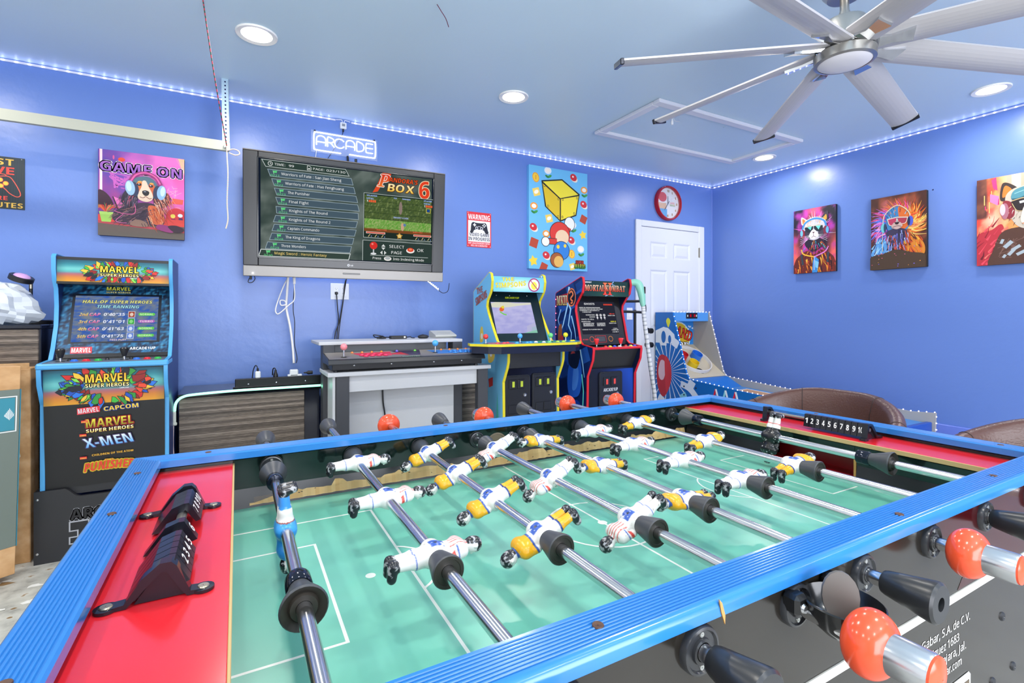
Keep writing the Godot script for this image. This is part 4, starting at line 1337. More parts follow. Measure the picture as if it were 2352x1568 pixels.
		var dd := Vector2(cos(a), sin(a)).rotated(rng.randf_range(-0.5, 0.5))
		p.line(curve([c0, c0 + dd * 12, c0 + dd.rotated(0.4) * rng.randf_range(18, 34)], 4), rng.randf_range(2, 5), cc[rng.randi() % cc.size()], false, 0.2)
	p.blob([2, 38, 18, 62, 34, 56, 38, 30, 20, 26, 4, 28], h("5a9ad8")).blob([64, 58, 80, 66, 96, 48, 96, 26, 76, 24, 64, 36], h("d8842e"))
	fur(p, 60, [2, 24, 40, 64], func(v): return Vector2(0.4, 0.8), 14, 3, [h("7fc0f0"), h("3a6ac0"), h("b8e0f4"), h("4a3a5a")])
	fur(p, 60, [62, 22, 98, 66], func(v): return Vector2(-0.3, 0.8), 14, 3, [h("f4b03a"), h("c8482a"), h("e8762a"), h("5a2a20")])
	p.blob([30, 110, 36, 124, 50, 130, 64, 124, 72, 110, 70, 84, 58, 74, 42, 74, 32, 86], h("3f7fb4"))
	p.blob([52, 128, 66, 122, 72, 108, 70, 88, 58, 80, 54, 100], h("d86a2e"))
	fur(p, 50, [32, 80, 70, 128], func(v): return Vector2((v.x - 50) * 0.02, 0.8), 9, 1.6, [h("6ab8e8"), h("2a4a8a"), h("e8863a"), h("7fd0f0"), h("8a3a2a")])
	p.blob([30, 76, 42, 84, 56, 84, 68, 76, 62, 56, 50, 44, 38, 54], h("3a3450"))
	fur(p, 90, [30, 42, 72, 82], func(v): return Vector2((v.x - 50) * 0.015, -1), 13, 1.8, [h("6a6ac8"), h("e05a3a"), h("a8b8e8"), h("2a2438"), h("c8482e"), h("8a9ad8")])
	p.blob([34, 104, 48, 106, 47, 94, 38, 92], h("b83a5a")).blob([53, 106, 68, 104, 65, 93, 54, 94], h("a8384a")).line([32, 105, 50, 107, 70, 104], 2, h("d8c8b8")).line(curve([Vector2(33, 104), Vector2(37, 92), Vector2(47, 93), Vector2(50, 104), Vector2(54, 94), Vector2(65, 93), Vector2(69, 104)], 4), 1.2, h("e8d8c8"))
	p.blob([44, 96, 50, 98, 56, 96, 60, 88, 50, 82, 40, 88], h("c8a8a0")).poly([45, 97, 55, 97, 52, 92, 48, 92], h("2a2024")).line(curve([Vector2(42, 87), Vector2(50, 89), Vector2(58, 87)], 4), 1, h("3a2a2c"))
	p.line(curve([Vector2(24, 92), Vector2(28, 116), Vector2(50, 132), Vector2(70, 116), Vector2(74, 96)], 8), 1.8, h("d8c8a8")).ell(25, 88, 4.6, 10, h("6ac0c8")).ell(28, 88, 2.4, 9, h("24405a")).ell(74, 96, 4.6, 10, h("4a5ac8")).ell(71, 96, 2.4, 9, h("1f2a4a")).line(curve([Vector2(24, 78), Vector2(23, 60), Vector2(24, 38)], 5), 1, h("d8d0b8"))
	p.blob([0, -6, 0, 26, 26, 34, 50, 40, 74, 32, 100, 24, 100, -6], h("4a382a"))
	for i in 26:
		p.ell(rng.randf_range(2, 98), rng.randf_range(4, 44), rng.randf_range(0.4, 1.4), 0.7, [h("f06a8a"), h("f4a04a"), h("7a6ae0")][i % 3])
	art("artwork", p, pm, q[0])
	# shepherd dog
	q = canvas("canvas of a shepherd dog in cap and aviator glasses, cut by the picture edge", V(WX, 1.5, -1.495), R, 0.39, 0.6, 0.03, h("241a18"), "animal canvases")
	p = q[1]
	p.clip = Rect2(0, 0, 100, 154)
	p.field(0, 0, 100, 154, 24, 36, func(u, v):
		var k := nz.get_noise_2d(u * 2.0 + 7.0, v * 2.0)
		var c: Color = h("e8483a").lerp(h("f8a05a"), clampf(u * 2.2 + k, 0, 1))
		c = c.lerp(h("f4c8b0"), clampf(0.9 - Vector2((u - 0.22) * 4.0, (v - 0.52) * 4.0).length() + k * 0.5, 0, 1))
		if v > 0.6: c = c.lerp(h("f0d8b8"), clampf((u - 0.25) * 4.0, 0, 1)).lerp(h("7ad0e0"), clampf((u - 0.5) * 5.0 * (v - 0.5), 0, 1))
		if u < 0.16 and v > 0.55: c = h("5a3430").lerp(h("7a4a3a"), clampf(0.5 + k * 2.0, 0, 1))
		return c.lerp(h("6a4a3c"), clampf((0.28 - v) * 5.0 * u, 0, 1)))
	for i in 9:
		p.rect(rng.randf_range(2, 28), rng.randf_range(80, 140), rng.randf_range(1, 3), rng.randf_range(4, 20), [h("f06a4a"), h("e83a6a"), h("f8c070")][i % 3])
	p.poly([20, 150, 26, 154, 28, 130, 22, 136], h("e83a78")).poly([18, 126, 30, 120, 28, 104, 18, 112], h("f07ab0"))
	for i in 4:
		p.rect(40 + i * 9, 96, 6, 58 - (i % 2) * 12, h("c8a890") if i % 2 == 0 else h("d8d0c0"))
	p.blob([0, -4, 0, 52, 20, 62, 34, 70, 40, 40, 50, -4], h("b8323e"))
	fur(p, 60, [-6, -10, 40, 70], func(v): return Vector2(0.5, 0.8), 18, 3, [h("e84a5a"), h("8a2030"), h("f07a6a"), h("c83a4a"), h("6a1c28")])
	p.blob([20, -6, 24, 30, 34, 56, 56, 62, 80, 58, 104, 50, 104, -6], h("54382e"))
	for i in 16:
		p.line([rng.randf_range(24, 60), rng.randf_range(8, 50), rng.randf_range(28, 64), rng.randf_range(8, 50)], 0.8, h("7a5a50"))
	for e in [[42, 34, 14, 6, 0.8], [52, 27, 13, 5, 0.6], [46, 20, 12, 5, 0.9], [58, 18, 12, 5, 0.5], [34, 40, 8, 4, 1.2], [37, 14, 6, 4, 1.0]]:
		var s := []
		for c in [[-1, -1], [1, -1], [1, 1], [-1, 1]]:
			s.append(Vector2(e[0], e[1]) + Vector2(c[0] * e[2] * 0.5, c[1] * e[3] * 0.5).rotated(e[4]))
		p.poly(s, h("a8b4bc"))
	p.blob([32, 112, 33, 136, 38, 142, 50, 134, 58, 122, 46, 112], h("3a302e")).blob([35, 116, 36, 132, 40, 136, 47, 126], h("e07a34"))
	p.blob([80, 122, 94, 140, 100, 142, 100, 112], h("c87a3a"))
	p.blob([38, 112, 44, 126, 60, 132, 84, 132, 98, 120, 98, 86, 88, 66, 70, 58, 54, 64, 44, 84], h("c4b8a8"))
	p.blob([36, 110, 48, 104, 50, 84, 42, 78, 36, 92], h("8a2f3a"))
	fur(p, 90, [40, 60, 98, 134], func(v): return Vector2((v.x - 68) * 0.02, -0.6), 8, 1.1, [h("f0e8dc"), h("4a3c38"), h("a89484"), h("e8c8a0"), h("2f2624")])
	p.blob([46, 112, 50, 126, 70, 131, 100, 128, 100, 116, 74, 118, 56, 112], h("4f8a98")).blob([46, 112, 56, 112, 74, 118, 100, 116, 100, 111, 72, 113, 54, 107], h("2f5a68")).line(curve([Vector2(50, 120), Vector2(70, 125), Vector2(99, 122)], 5), 1, h("8fc0c8"))
	p.blob([48, 108, 68, 110, 70, 100, 62, 90, 52, 92, 47, 100], h("2a2224")).blob([74, 111, 96, 110, 96, 96, 86, 92, 77, 98], h("2e2426")).line(curve([Vector2(47, 108), Vector2(60, 111), Vector2(72, 109), Vector2(98, 111)], 5), 1.4, h("c8a878")).line(curve([Vector2(47, 104), Vector2(53, 91), Vector2(62, 90), Vector2(70, 101)], 5), 1.0, h("c8a878"))
	p.poly([56, 106, 64, 107, 63, 103, 57, 102], h("d8dce0"))
	p.blob([62, 96, 72, 106, 82, 96, 88, 78, 80, 64, 68, 62, 58, 72], h("e0d4c4")).blob([80, 92, 90, 84, 88, 72, 80, 66, 76, 70, 84, 78], h("e8a83a"))
	p.blob([64, 86, 72, 89, 80, 86, 80, 78, 73, 74, 66, 77], h("2e2222")).ell(72, 86, 3.4, 1.2, h("b8b0b0"))
	p.line(curve([Vector2(60, 68), Vector2(68, 66), Vector2(74, 62), Vector2(84, 66)], 5), 1.4, h("d8703a"))
	p.ell(38, 92, 5, 14, h("a86a7a")).ell(35, 95, 3.6, 10, h("d0c0d8"))
	art("artwork", p, pm, q[0])
	# nicks and nail holes in the paint
	var nk := thing("nail_hole", "small dark nail hole in the blue wall between two canvases", "nail hole", V(WX, 2.1, -1.76))
	put("hole", G.new().at(Transform3D(Basis(V(0, 0, 1), PI / 2), Vector3.ZERO)).lathe([Vector2(0.006, -0.001), Vector2(0.005, 0.0015), Vector2(0.0004, 0.0015)], 10), mat("hole_shadow", h("1f2a5c"), 0.8), nk)


func striped_wood() -> StandardMaterial3D:
	if mats.has("striped_wood"):
		return mats.striped_wood
	var q := mat("striped_wood", Color.WHITE, 0.4)
	var im := Image.create(256, 512, false, Image.FORMAT_RGB8)
	var r := RandomNumberGenerator.new()
	r.seed = 11
	var nz := fbm(0.02, 2)
	var row := PackedFloat32Array()
	var v := 0.5
	for y in 512:
		if r.randf() < 0.32:
			v = r.randf()
		row.append(v)
	var g := ramp([h("2b2622"), h("51473f"), h("766a5f"), h("958a80")], [0.0, 0.35, 0.7, 1.0])
	for y in 512:
		for x in 256:
			var wob := int(nz.get_noise_2d(x * 0.6 + sin(x * TAU / 256.0) * 8.0, y * 2.0) * 3.0)
			im.set_pixel(x, y, g.sample(clampf(row[(y + wob + 512) % 512] * 0.85 + 0.08 + nz.get_noise_2d(x * 2.5, y * 9.0) * 0.25, 0, 1)))
	q.albedo_texture = ImageTexture.create_from_image(im)
	q.uv1_triplanar = true
	q.uv1_world_triplanar = true
	q.uv1_scale = V(1.2, 2.4, 1.2)
	return q


func cardboard() -> StandardMaterial3D:
	if mats.has("cardboard"):
		return mats.cardboard
	var q := mat("cardboard", Color.WHITE, 0.8)
	q.albedo_texture = noise_tex(0.02, [h("b98e5e"), h("cda273"), h("dab488")], [0.2, 0.55, 0.9], 256)
	q.uv1_triplanar = true
	q.uv1_scale = V(2, 2, 2)
	return q


func left_corner() -> void:
	var blk := mat("lacquer_black", h("1b1f2c"), 0.12)
	# cabinet against the wall
	var t := thing("storage_cabinet", "tall dark cabinet with a striped grey wood front, lamp on top", "cabinet", V(-1.25, 0, -3.48))
	put("carcass", G.new().span(V(-1.66, 0.0, -3.7), V(-0.842, 1.087, -3.262), 0.003), blk, t, true)
	put("top", G.new().span(V(-1.67, 1.0865, -3.71), V(-0.838, 1.107, -3.245), 0.004), blk, t, true)
	for q in [[-1.655, -1.255], [-1.25, -0.85]]:
		put("door", G.new().span(V(q[0], 0.06, -3.262), V(q[1], 1.083, -3.246), 0.002), striped_wood(), t, true)
	# lamp
	var mb := mat("lamp_black", h("1d1e22"), 0.4)
	var l := thing("desk_lamp", "slim black desk lamp with a tilted disc head on the cabinet", "lamp", V(-0.925, 1.107, -3.47))
	put("base", G.new().lathe([Vector2(0.072, 0), Vector2(0.074, 0.003), Vector2(0.074, 0.018), Vector2(0.07, 0.021), Vector2(0.0005, 0.021)], 32), mb, l)
	put("pole", G.new().cyl(V(-0.012, 0.02, 0), V(-0.012, 0.185, 0), 0.0075, 14), mb, l)
	put("joint", G.new().cyl(V(-0.012, 0.184, 0), V(-0.012, 0.216, 0), 0.0078, 14), mat("nickel", h("a9a08c"), 0.3, 0.9), l)
	var hx := Transform3D(Basis(V(0, 0, 1), -0.36) * Basis(V(1, 0, 0), 0.22), V(-0.052, 0.225, 0.0))
	var hd := put("lamp_head", G.new().at(hx).lathe([Vector2(0.0005, -0.002), Vector2(0.046, -0.002), Vector2(0.05, 0.0), Vector2(0.05, 0.022), Vector2(0.045, 0.025), Vector2(0.034, 0.023)], 32), mb, l)
	put("lens", G.new().at(hx).lathe([Vector2(0.036, 0.021), Vector2(0.03, 0.03), Vector2(0.016, 0.036), Vector2(0.0005, 0.038)], 24), mat("lens_pink", h("d8a8dc"), 0.08), hd)
	put("cord", G.new().tube(curve([V(0.06, 0.016, 0.02), V(0.09, 0.014, 0.03), V(0.11, 0.004, 0.02), V(0.13, -0.06, 0.0)], 5), 0.002, 6), mb, l)
	# plastic bag
	var bg := mat("bag_film", h("dfe6ee"), 0.25)
	bg.backlight_enabled = true
	bg.backlight = Color(0.5, 0.55, 0.6)
	var b := thing("plastic_bag", "crumpled translucent white plastic bag on the tall cabinet", "bag", V(-1.1, 1.107, -3.42))
	var g := G.new()
	var nz := fbm(1.6, 6)
	var pt := func(i: int, j: int) -> Vector3:
		var a := PI * i / 22.0
		var c := TAU * j / 36.0
		var d := V(sin(a) * cos(c), cos(a), sin(a) * sin(c))
		var r := 1.0 + nz.get_noise_3d(d.x * 0.4, d.y * 0.4, d.z * 0.4) * 0.4 + absf(nz.get_noise_3d(d.x * 0.9, d.y * 0.9, d.z * 0.9 + 9.0)) * 0.3
		var q := d * r * V(0.15, 0.115, 0.12) + V(0.02, 0.075, 0)
		if d.x > 0.5: q.x += 0.05 * (d.x - 0.5); q.y -= (d.x - 0.5) * 0.05
		q.y = maxf(q.y, 0.001)
		return q
	for i in 22:
		for j in 36:
			g.face([pt.call(i, j), pt.call(i + 1, j), pt.call(i + 1, j + 1), pt.call(i, j + 1)], (pt.call(i, j) - V(0.02, 0.06, 0)))
	put("film", g, bg, b)
	# brown box behind the teal one
	var cb := cardboard()
	var k := thing("brown_box", "plain brown cardboard box standing between the cabinet and the teal box", "box", V(-0.98, 0, -3.15))
	put("carton", G.new().span(V(-1.2, 0.0, -3.235), V(-0.845, 0.905, -3.125), 0.003), cb, k, true)
	put("flap", G.new().span(V(-1.19, 0.905, -3.13), V(-0.85, 0.93, -3.126), 0.001), cb, k, true)
	# teal box, leaning, torn open at its side
	var teal := mat("teal_card", h("2f7d92"), 0.55)
	var x := Transform3D(Basis(V(0, 1, 0), 0.62) * Basis(V(0, 0, 1), -0.022), V(-0.845, 0.03, -2.94))
	var c := thing("teal_box", "tall teal cardboard box, torn open, with a rope handle showing", "box", V(-1.0, 0, -2.98))
	g = G.new().at(x)
	g.span(V(-0.5, 0.12, -0.115), V(0.0, 0.80, 0.0), 0.002)
	put("carton", g, mat("olive_card", h("6f7a72"), 0.5), c, true)
	put("bare_end", G.new().at(x).span(V(-0.499, 0.0, -0.1145), V(-0.0005, 0.121, -0.0005), 0.002), cb, c, true)
	put("bare_end", G.new().at(x).span(V(-0.499, 0.799, -0.1145), V(-0.0005, 0.9, -0.0005), 0.002), cb, c, true)
	# teal side skin with the torn opening
	var sx := x * Transform3D(Basis(V(0, 0, -1), V(0, 1, 0), V(1, 0, 0)), Vector3.ZERO)
	g = G.new().at(sx)
	g.prism(v2([0, 0.12, 0.114, 0.12, 0.116, 0.33, 0.108, 0.36, 0.112, 0.41, 0.04, 0.405, 0.035, 0.56, 0.1, 0.57, 0.113, 0.585, 0.115, 0.8, 0, 0.8]), 0.0, 0.003, 0.2)
	put("side_skin", g, teal, c, true)
	for q in [[0.112, 0.635, 0.14, 0.64, 0.142, 0.76, 0.112, 0.765], [0.112, 0.34, 0.132, 0.345, 0.134, 0.38, 0.112, 0.385], [0.112, 0.25, 0.13, 0.255, 0.13, 0.3, 0.112, 0.3]]:
		put("tab", G.new().at(sx).prism(v2(q), 0.0, 0.003), teal, c, true)
	put("opening", G.new().at(sx).prism(v2([0.034, 0.4, 0.115, 0.405, 0.115, 0.57, 0.034, 0.565]), 0.0005, 0.0015), mat("inside_shade", h("14130f"), 0.9), c, true)  # dark sheet standing in for the shaded inside of the box
	put("wood_slat", G.new().at(sx).span(V(0.046, 0.43, 0.0), V(0.064, 0.565, 0.012), 0.002).span(V(0.072, 0.42, 0.0), V(0.08, 0.565, 0.006), 0.001), mat("light_wood", h("c09a6c"), 0.5), c, true)
	put("slat_end", G.new().at(sx).span(V(0.046, 0.41, 0.0), V(0.064, 0.431, 0.013), 0.002), mat("rubber_end", h("26211d"), 0.6), c, true)
	var rope := painted("rope", 0.8)
	var rc := curve([V(0.03, 0.5, 0.01), V(0.06, 0.505, 0.018), V(0.1, 0.505, 0.02), V(0.15, 0.49, 0.022), V(0.165, 0.45, 0.022), V(0.145, 0.4, 0.02), V(0.118, 0.37, 0.012)], 9)
	g = G.new().at(sx)
	for i in rc.size() - 1:
		g.col = h("cbbfa6") if i % 2 == 0 else h("9a8d74")
		g.tube([rc[i], rc[i + 1]], [0.0078, 0.0068], 8)
	put("rope_handle", g, rope, c, true)
	var p := P.new(self, sx * Transform3D(Basis(), V(0, 0, 0.003)), 1.0)
	p.rect(0.03, 0.135, 0.062, 0.05, h("e6e8ea"))
	for i in 14:
		p.rect(0.036 + i * 0.0016, 0.146, [0.0006, 0.0011][i % 2], 0.028, h("3a4048"))
	for i in 5:
		p.rect(0.062, 0.146 + i * 0.007, 0.014, 0.0022, h("8a9098"))
	p.rect(0.084, 0.15, 0.003, 0.03, h("c84a4a"))
	art("barcode_sticker", p, painted("print_satin", 0.4), c, true)
	p = P.new(self, x * Transform3D(Basis(), V(0, 0, 0.0006)), 1.0)
	p.line([-0.2, 0.62, -0.012, 0.62, -0.012, 0.77, -0.2, 0.77], 0.004, h("e8ecec"), true).rect(-0.195, 0.625, 0.178, 0.14, h("3f8a9c"))
	for i in 9:
		p.line([-0.05 + i * 0.0035, 0.69, -0.048 + i * 0.0035, 0.69 + 0.03 - absf(i - 4.0) * 0.006], 0.002, h("e8ecec")).line([-0.05 + i * 0.0035, 0.69, -0.048 + i * 0.0035, 0.67 + absf(i - 4.0) * 0.004], 0.002, h("e8ecec"))
	art("front_print", p, mats.print_satin, c, true)
	var ca := thing("castor", "small dark castor under the teal cardboard box", "castor", V(-0.93, 0, -2.9))
	put("wheel", G.new().at(Transform3D(Basis(V(0, 0, 1), PI / 2), V(0, 0.02, 0))).lathe([Vector2(0.0005, -0.012), Vector2(0.018, -0.012), Vector2(0.02, -0.008), Vector2(0.02, 0.008), Vector2(0.018, 0.012), Vector2(0.0005, 0.012)], 18), mat("wheel_black", h("191919"), 0.6), ca)
	put("fork", G.new().box(V(0, 0.028, 0.0), V(0.034, 0.012, 0.04), 0.003), mat("fork_wood", h("6a4f34"), 0.6), ca)


# side sheet of a cabinet: outline in (z, y), at x, thickness th
func sheet(g: G, outline: PackedVector2Array, x: float, th: float) -> G:
	return g.at(Transform3D(Basis(V(0, 0, 1), V(0, 1, 0), V(-1, 0, 0)), V(x, 0, 0))).prism(outline, -th * 0.5, th * 0.5, 0.45)


func slab(g: G, x0: float, x1: float, a: Vector2, b: Vector2, th: float) -> G:
	# a flat board between two points given as (z, y), thickness behind it
	var d := (b - a).normalized()
	var n := Vector2(-d.y, d.x) if Vector2(-d.y, d.x).x < 0 else Vector2(d.y, -d.x)
	var q := PackedVector2Array([a, b, b + n * th, a + n * th])
	return sheet(g, q, (x0 + x1) * 0.5, x1 - x0)


# abstract coloured shards in place of printed figures
func shards(p: P, cx: float, cy: float, w: float, hh: float, n: int) -> void:
	var cs := [h("3fae3f"), h("7fd04a"), h("1f4fb0"), h("2a6fd0"), h("c82a24"), h("e0482e"), h("e8b83a"), h("8a1f1c"), h("1c1c2c"), h("2f8a3a")]
	for i in n:
		var a := rng.randf_range(0, TAU)
		var e := Vector2(cx + cos(a) * w * rng.randf_range(0.72, 1.0) * 0.5, cy + sin(a) * hh * rng.randf_range(0.62, 1.0) * 0.5)
		var s := []
		var m := rng.randi_range(4, 7)
		var r := hh * rng.randf_range(0.05, 0.115)
		for j in m:
			s.append(e + Vector2(cos(TAU * j / m) * 1.9, sin(TAU * j / m)).rotated(a) * r * rng.randf_range(0.45, 1.25))
		p.line(s, hh * 0.025, h("14141c"), true)
		p.poly(s, cs[i % cs.size()])


func sunset(p: P, x: float, y: float, w: float, hh: float) -> void:
	var g := ramp([h("d8962a"), h("c87a34"), h("a85a6a"), h("4fa8a8"), h("6fc0bc"), h("2f7f8c"), h("1c5468")], [0.0, 0.2, 0.36, 0.46, 0.6, 0.8, 1.0])
	p.field(x, y, w, hh, 12, 16, func(u, v): return g.sample(v).lerp(h("123a4a"), clampf((absf(u - 0.5) - 0.42) * 3.0, 0, 0.5)))


func ball_top(t: Node3D, called: String, at: Vector3, col: String, height := 0.05, r := 0.017) -> void:
	var s := put(called, G.new().sph(at + V(0, height, 0), V(r, r, r), 18), mat("stick_" + col, h(col), 0.18), t, true)
	put("shaft", G.new().cyl(at, at + V(0, height, 0), 0.0045, 10), mats.stick_steel, s)
	put("dust_washer", G.new().at(Transform3D(Basis(), at)).lathe([Vector2(0.017, 0), Vector2(0.016, 0.002), Vector2(0.0005, 0.002)], 18), mats.stick_black, s)


func bat_top(t: Node3D, at: Vector3, col: String, height := 0.06) -> void:
	var s := put("joystick", G.new().at(Transform3D(Basis(), at)).lathe([Vector2(0.0005, height * 0.28), Vector2(0.009, height * 0.3), Vector2(0.018, height * 0.82), Vector2(0.019, height * 0.95), Vector2(0.014, height * 1.05), Vector2(0.0005, height * 1.08)], 20), mat("stick_" + col, h(col), 0.3), t, true)
	put("shaft", G.new().cyl(at, at + V(0, height * 0.3, 0), 0.005, 10), mats.stick_steel, s)
	put("dust_washer", G.new().at(Transform3D(Basis(), at)).lathe([Vector2(0.018, 0), Vector2(0.017, 0.002), Vector2(0.0005, 0.002)], 18), mats.stick_black, s)


func push_button(t: Node3D, at: Vector3, col: String, r := 0.0165) -> void:
	put("button", G.new().at(Transform3D(Basis(), at)).lathe([Vector2(r, 0), Vector2(r, 0.003), Vector2(r * 0.82, 0.005), Vector2(r * 0.72, 0.004), Vector2(r * 0.7, 0.008), Vector2(r * 0.5, 0.0095), Vector2(0.0004, 0.0095)], 20), mat("button_" + col, h(col), 0.22), t, true)


func ranking_cabinet() -> void:
	mat("stick_steel", h("c6c8cc"), 0.2, 0.9)
	mat("stick_black", h("1a1b1f"), 0.35)
	var t := thing("arcade_cabinet", "light-blue edged arcade cabinet showing a time ranking screen, on a black riser", "arcade cabinet", V(-0.5525, 0.336, -3.3), 0.0, "arcade cabinets")
	var edge := mat("edge_sky", h("4fa3dc"), 0.35)
	var side := mat("side_navy", h("16306e"), 0.4)
	var pan := mat("panel_black", h("17181b"), 0.35)
	var o := v2([-3.53, 0.337, -3.078, 0.337, -3.078, 0.735, -3.03, 0.83, -3.022, 0.9, -3.03, 0.93, -3.19, 0.938, -3.225, 0.99, -3.275, 1.1, -3.285, 1.2, -3.275, 1.285, -3.25, 1.325, -3.236, 1.38, -3.236, 1.445, -3.255, 1.458, -3.53, 1.458])
	for x in [-0.7915, -0.3135]:
		put("side_edge", sheet(G.new(), o, x, 0.017), edge, t, true)
		put("side_panel", sheet(G.new(), Geometry2D.offset_polygon(o, -0.004)[0], x, 0.0185), side, t, true)
	var g := G.new()
	slab(g, -0.783, -0.322, Vector2(-3.086, 0.337), Vector2(-3.046, 0.905), 0.012)
	put("front_panel", g, pan, t, true)
	put("back_panel", G.new().span(V(-0.783, 0.34, -3.53), V(-0.322, 1.45, -3.518)), pan, t, true)
	put("top_panel", G.new().span(V(-0.783, 1.43, -3.52), V(-0.322, 1.445, -3.25)), pan, t, true)
	put("deck", G.new().span(V(-0.803, 0.902, -3.2), V(-0.302, 0.929, -3.018), 0.006), edge, t, true)
	put("deck_plate", G.new().span(V(-0.782, 0.9285, -3.22), V(-0.323, 0.9325, -3.035), 0.001), mat("deck_grey", h("5f6672"), 0.4), t, true)
	g = G.new()
	slab(g, -0.783, -0.322, Vector2(-3.22, 0.932), Vector2(-3.372, 1.315), 0.01)
	put("screen_board", g, pan, t, true)
	g = G.new()
	g.span(V(-0.783, 1.31, -3.37), V(-0.322, 1.322, -3.246))
	put("marquee_floor", g, pan, t, true)
	# marquee
	put("marquee_box", G.new().span(V(-0.783, 1.322, -3.3), V(-0.322, 1.43, -3.249)), pan, t, true)
	var p := wall_print(-3.2485)
	sunset(p, -0.782, 1.322, 0.459, 0.108)
	p.clip = Rect2(-0.782, 1.322, 0.459, 0.108)
	shards(p, -0.53, 1.372, 0.3, 0.11, 90)
	p.text("MARVEL", -0.612, 1.373, 0.032, h("f6e04a"), {"bold": true, "w": 0.158, "ol": h("3a1c10"), "olw": 0.003, "col2": h("f0b030")})
	p.text("SUPER HEROES", -0.612, 1.352, 0.014, h("f4f0d8"), {"bold": true, "w": 0.158, "ol": h("201410"), "olw": 0.0022, "col2": h("f0d24a")})
	p.text("CAPCOM", -0.49, 1.342, 0.005, h("e8e8e8"), {"bold": true})
	art("marquee_print", p, painted("marquee_gloss", 0.25), t, true)
	# bezel print and screen
	var up := V(0, 0.37, -0.15).normalized()
	p = P.new(self, frame(V(0, 0.94, -3.2185), V(1, 0, 0), up), 1.0)
	p.clip = Rect2(-0.782, 0.0, 0.459, 0.402)
	var nz := fbm(14.0, 12)
	p.field(-0.782, 0.018, 0.459, 0.384, 46, 40, func(u, v): return h("1c5f8a").lerp(h("0c1c34"), clampf(0.5 + nz.get_noise_2d(u, v) * 2.2, 0, 1)).lerp(h("58a8cc"), clampf(-nz.get_noise_2d(u * 1.7 + 4.0, v * 1.7) * 1.6 - 0.1, 0, 0.8)))
	for i in 16:
		var x := rng.randf_range(-0.78, -0.36)
		var y := rng.randf_range(0.02, 0.36)
		p.line([x, y, x + 0.06, y, x + 0.06, y + 0.06, x, y + 0.06], 0.0015, h("0a1424"), true)
	p.rect(-0.782, 0.0, 0.459, 0.02, h("10131a")).rect(-0.742, 0.075, 0.378, 0.275, h("0d1a2a"))
	p.text("MARVEL", -0.607, 0.372, 0.02, h("e0e05a"), {"bold": true, "w": 0.103, "ol": h("20180c"), "olw": 0.002})
	p.text("SUPER HEROES", -0.607, 0.356, 0.009, h("d8d8a0"), {"bold": true, "w": 0.103, "ol": h("141410"), "olw": 0.0015})
	p.rect(-0.727, 0.023, 0.084, 0.034, h("d83440")).text("MARVEL", -0.723, 0.028, 0.024, h("f2f0f0"), {"bold": true, "w": 0.076})
	p.text("ARCADE1UP", -0.49, 0.036, 0.014, h("e8eaee"), {"bold": true, "w": 0.11})
	art("bezel_print", p, painted("print_gloss", 0.35), t, true)
	p = P.new(self, frame(V(0, 0.94, -3.2165), V(1, 0, 0), up), 1.0)
	var n2 := fbm(6.0, 31)
	p.field(-0.73, 0.084, 0.353, 0.255, 40, 30, func(u, v): return h("3f62b4").lerp(h("6e7f9c"), clampf(0.5 + n2.get_noise_2d(u * 1.2, v * 2.4) * 1.8, 0, 1)).lerp(h("8a8a86"), clampf(n2.get_noise_2d(u * 0.8 + 5.0, v * 3.0) * 1.6, 0, 0.6)))
	p.text("HALL OF SUPER HEROES", -0.70, 0.298, 0.0165, h("f4f08a"), {"bold": true, "w": 0.292, "slant": 0.2, "ol": h("2a2a3c"), "olw": 0.0012})
	p.text("TIME RANKING", -0.642, 0.27, 0.0165, h("a8e8f0"), {"bold": true, "w": 0.178, "slant": 0.2, "ol": h("2a2a3c"), "olw": 0.0012})
	var rows := [["2nd", "0'40\"35", "NORMAL"], ["3rd", "0'41\"01", "TURBO"], ["4th", "0'41\"63", "NORMAL"], ["5th", "0'41\"75", "NORMAL"]]
	for i in 4:
		var y := 0.226 - i * 0.0403
		p.text(rows[i][0], -0.708, y, 0.0165, h("f4b04a"), {"bold": true, "w": 0.033, "slant": 0.2, "col2": h("f4e88a")})
		p.text("CAP", -0.668, y, 0.0165, h("f0508a"), {"bold": true, "w": 0.043, "slant": 0.2, "col2": h("ffc0d8")})
		p.text(rows[i][1], -0.61, y, 0.0165, h("f0f4ff"), {"bold": true, "w": 0.088, "slant": 0.15})
		p.rect(-0.507, y - 0.009, 0.03, 0.035, h("e4e8f0")).rect(-0.505, y - 0.007, 0.026, 0.031, [h("a84a3a"), h("3fa84a"), h("6a8ad8"), h("6a8ad8")][i]).ell(-0.492, y + 0.008, 0.008, 0.01, [h("e8d0c0"), h("8fe08a"), h("d8e4ff"), h("d8e4ff")][i])
		p.line([-0.455, y + 0.009, -0.398, y + 0.009], 0.016, h("6ad45a") if i != 1 else h("b868c0")).ell(-0.455, y + 0.009, 0.008, 0.008, h("6ad45a") if i != 1 else h("b868c0")).ell(-0.398, y + 0.009, 0.008, 0.008, h("6ad45a") if i != 1 else h("b868c0"))
		p.text(rows[i][2], -0.456, y + 0.004, 0.01, h("d8f4c8") if i != 1 else h("f4e0f0"), {"bold": true, "w": 0.058})
	p.text("FREE PLAY", -0.575, 0.088, 0.0085, h("f0d0d8"), {"bold": true, "w": 0.068})
	art("screen", p, lit_screen(), t, true)
	# controls
	for b in [[-0.733, "1d1e22"], [-0.491, "1d1e22"]]:
		bat_top(t, V(b[0], 0.9325, -3.1), b[1], 0.058)
	for b in [[-0.682, "2f6fd8"], [-0.637, "d8232e"], [-0.592, "2fae4a"], [-0.441, "2f6fd8"], [-0.398, "d8232e"], [-0.354, "2fae4a"]]:
		push_button(t, V(b[0], 0.9325, -3.095), b[1])
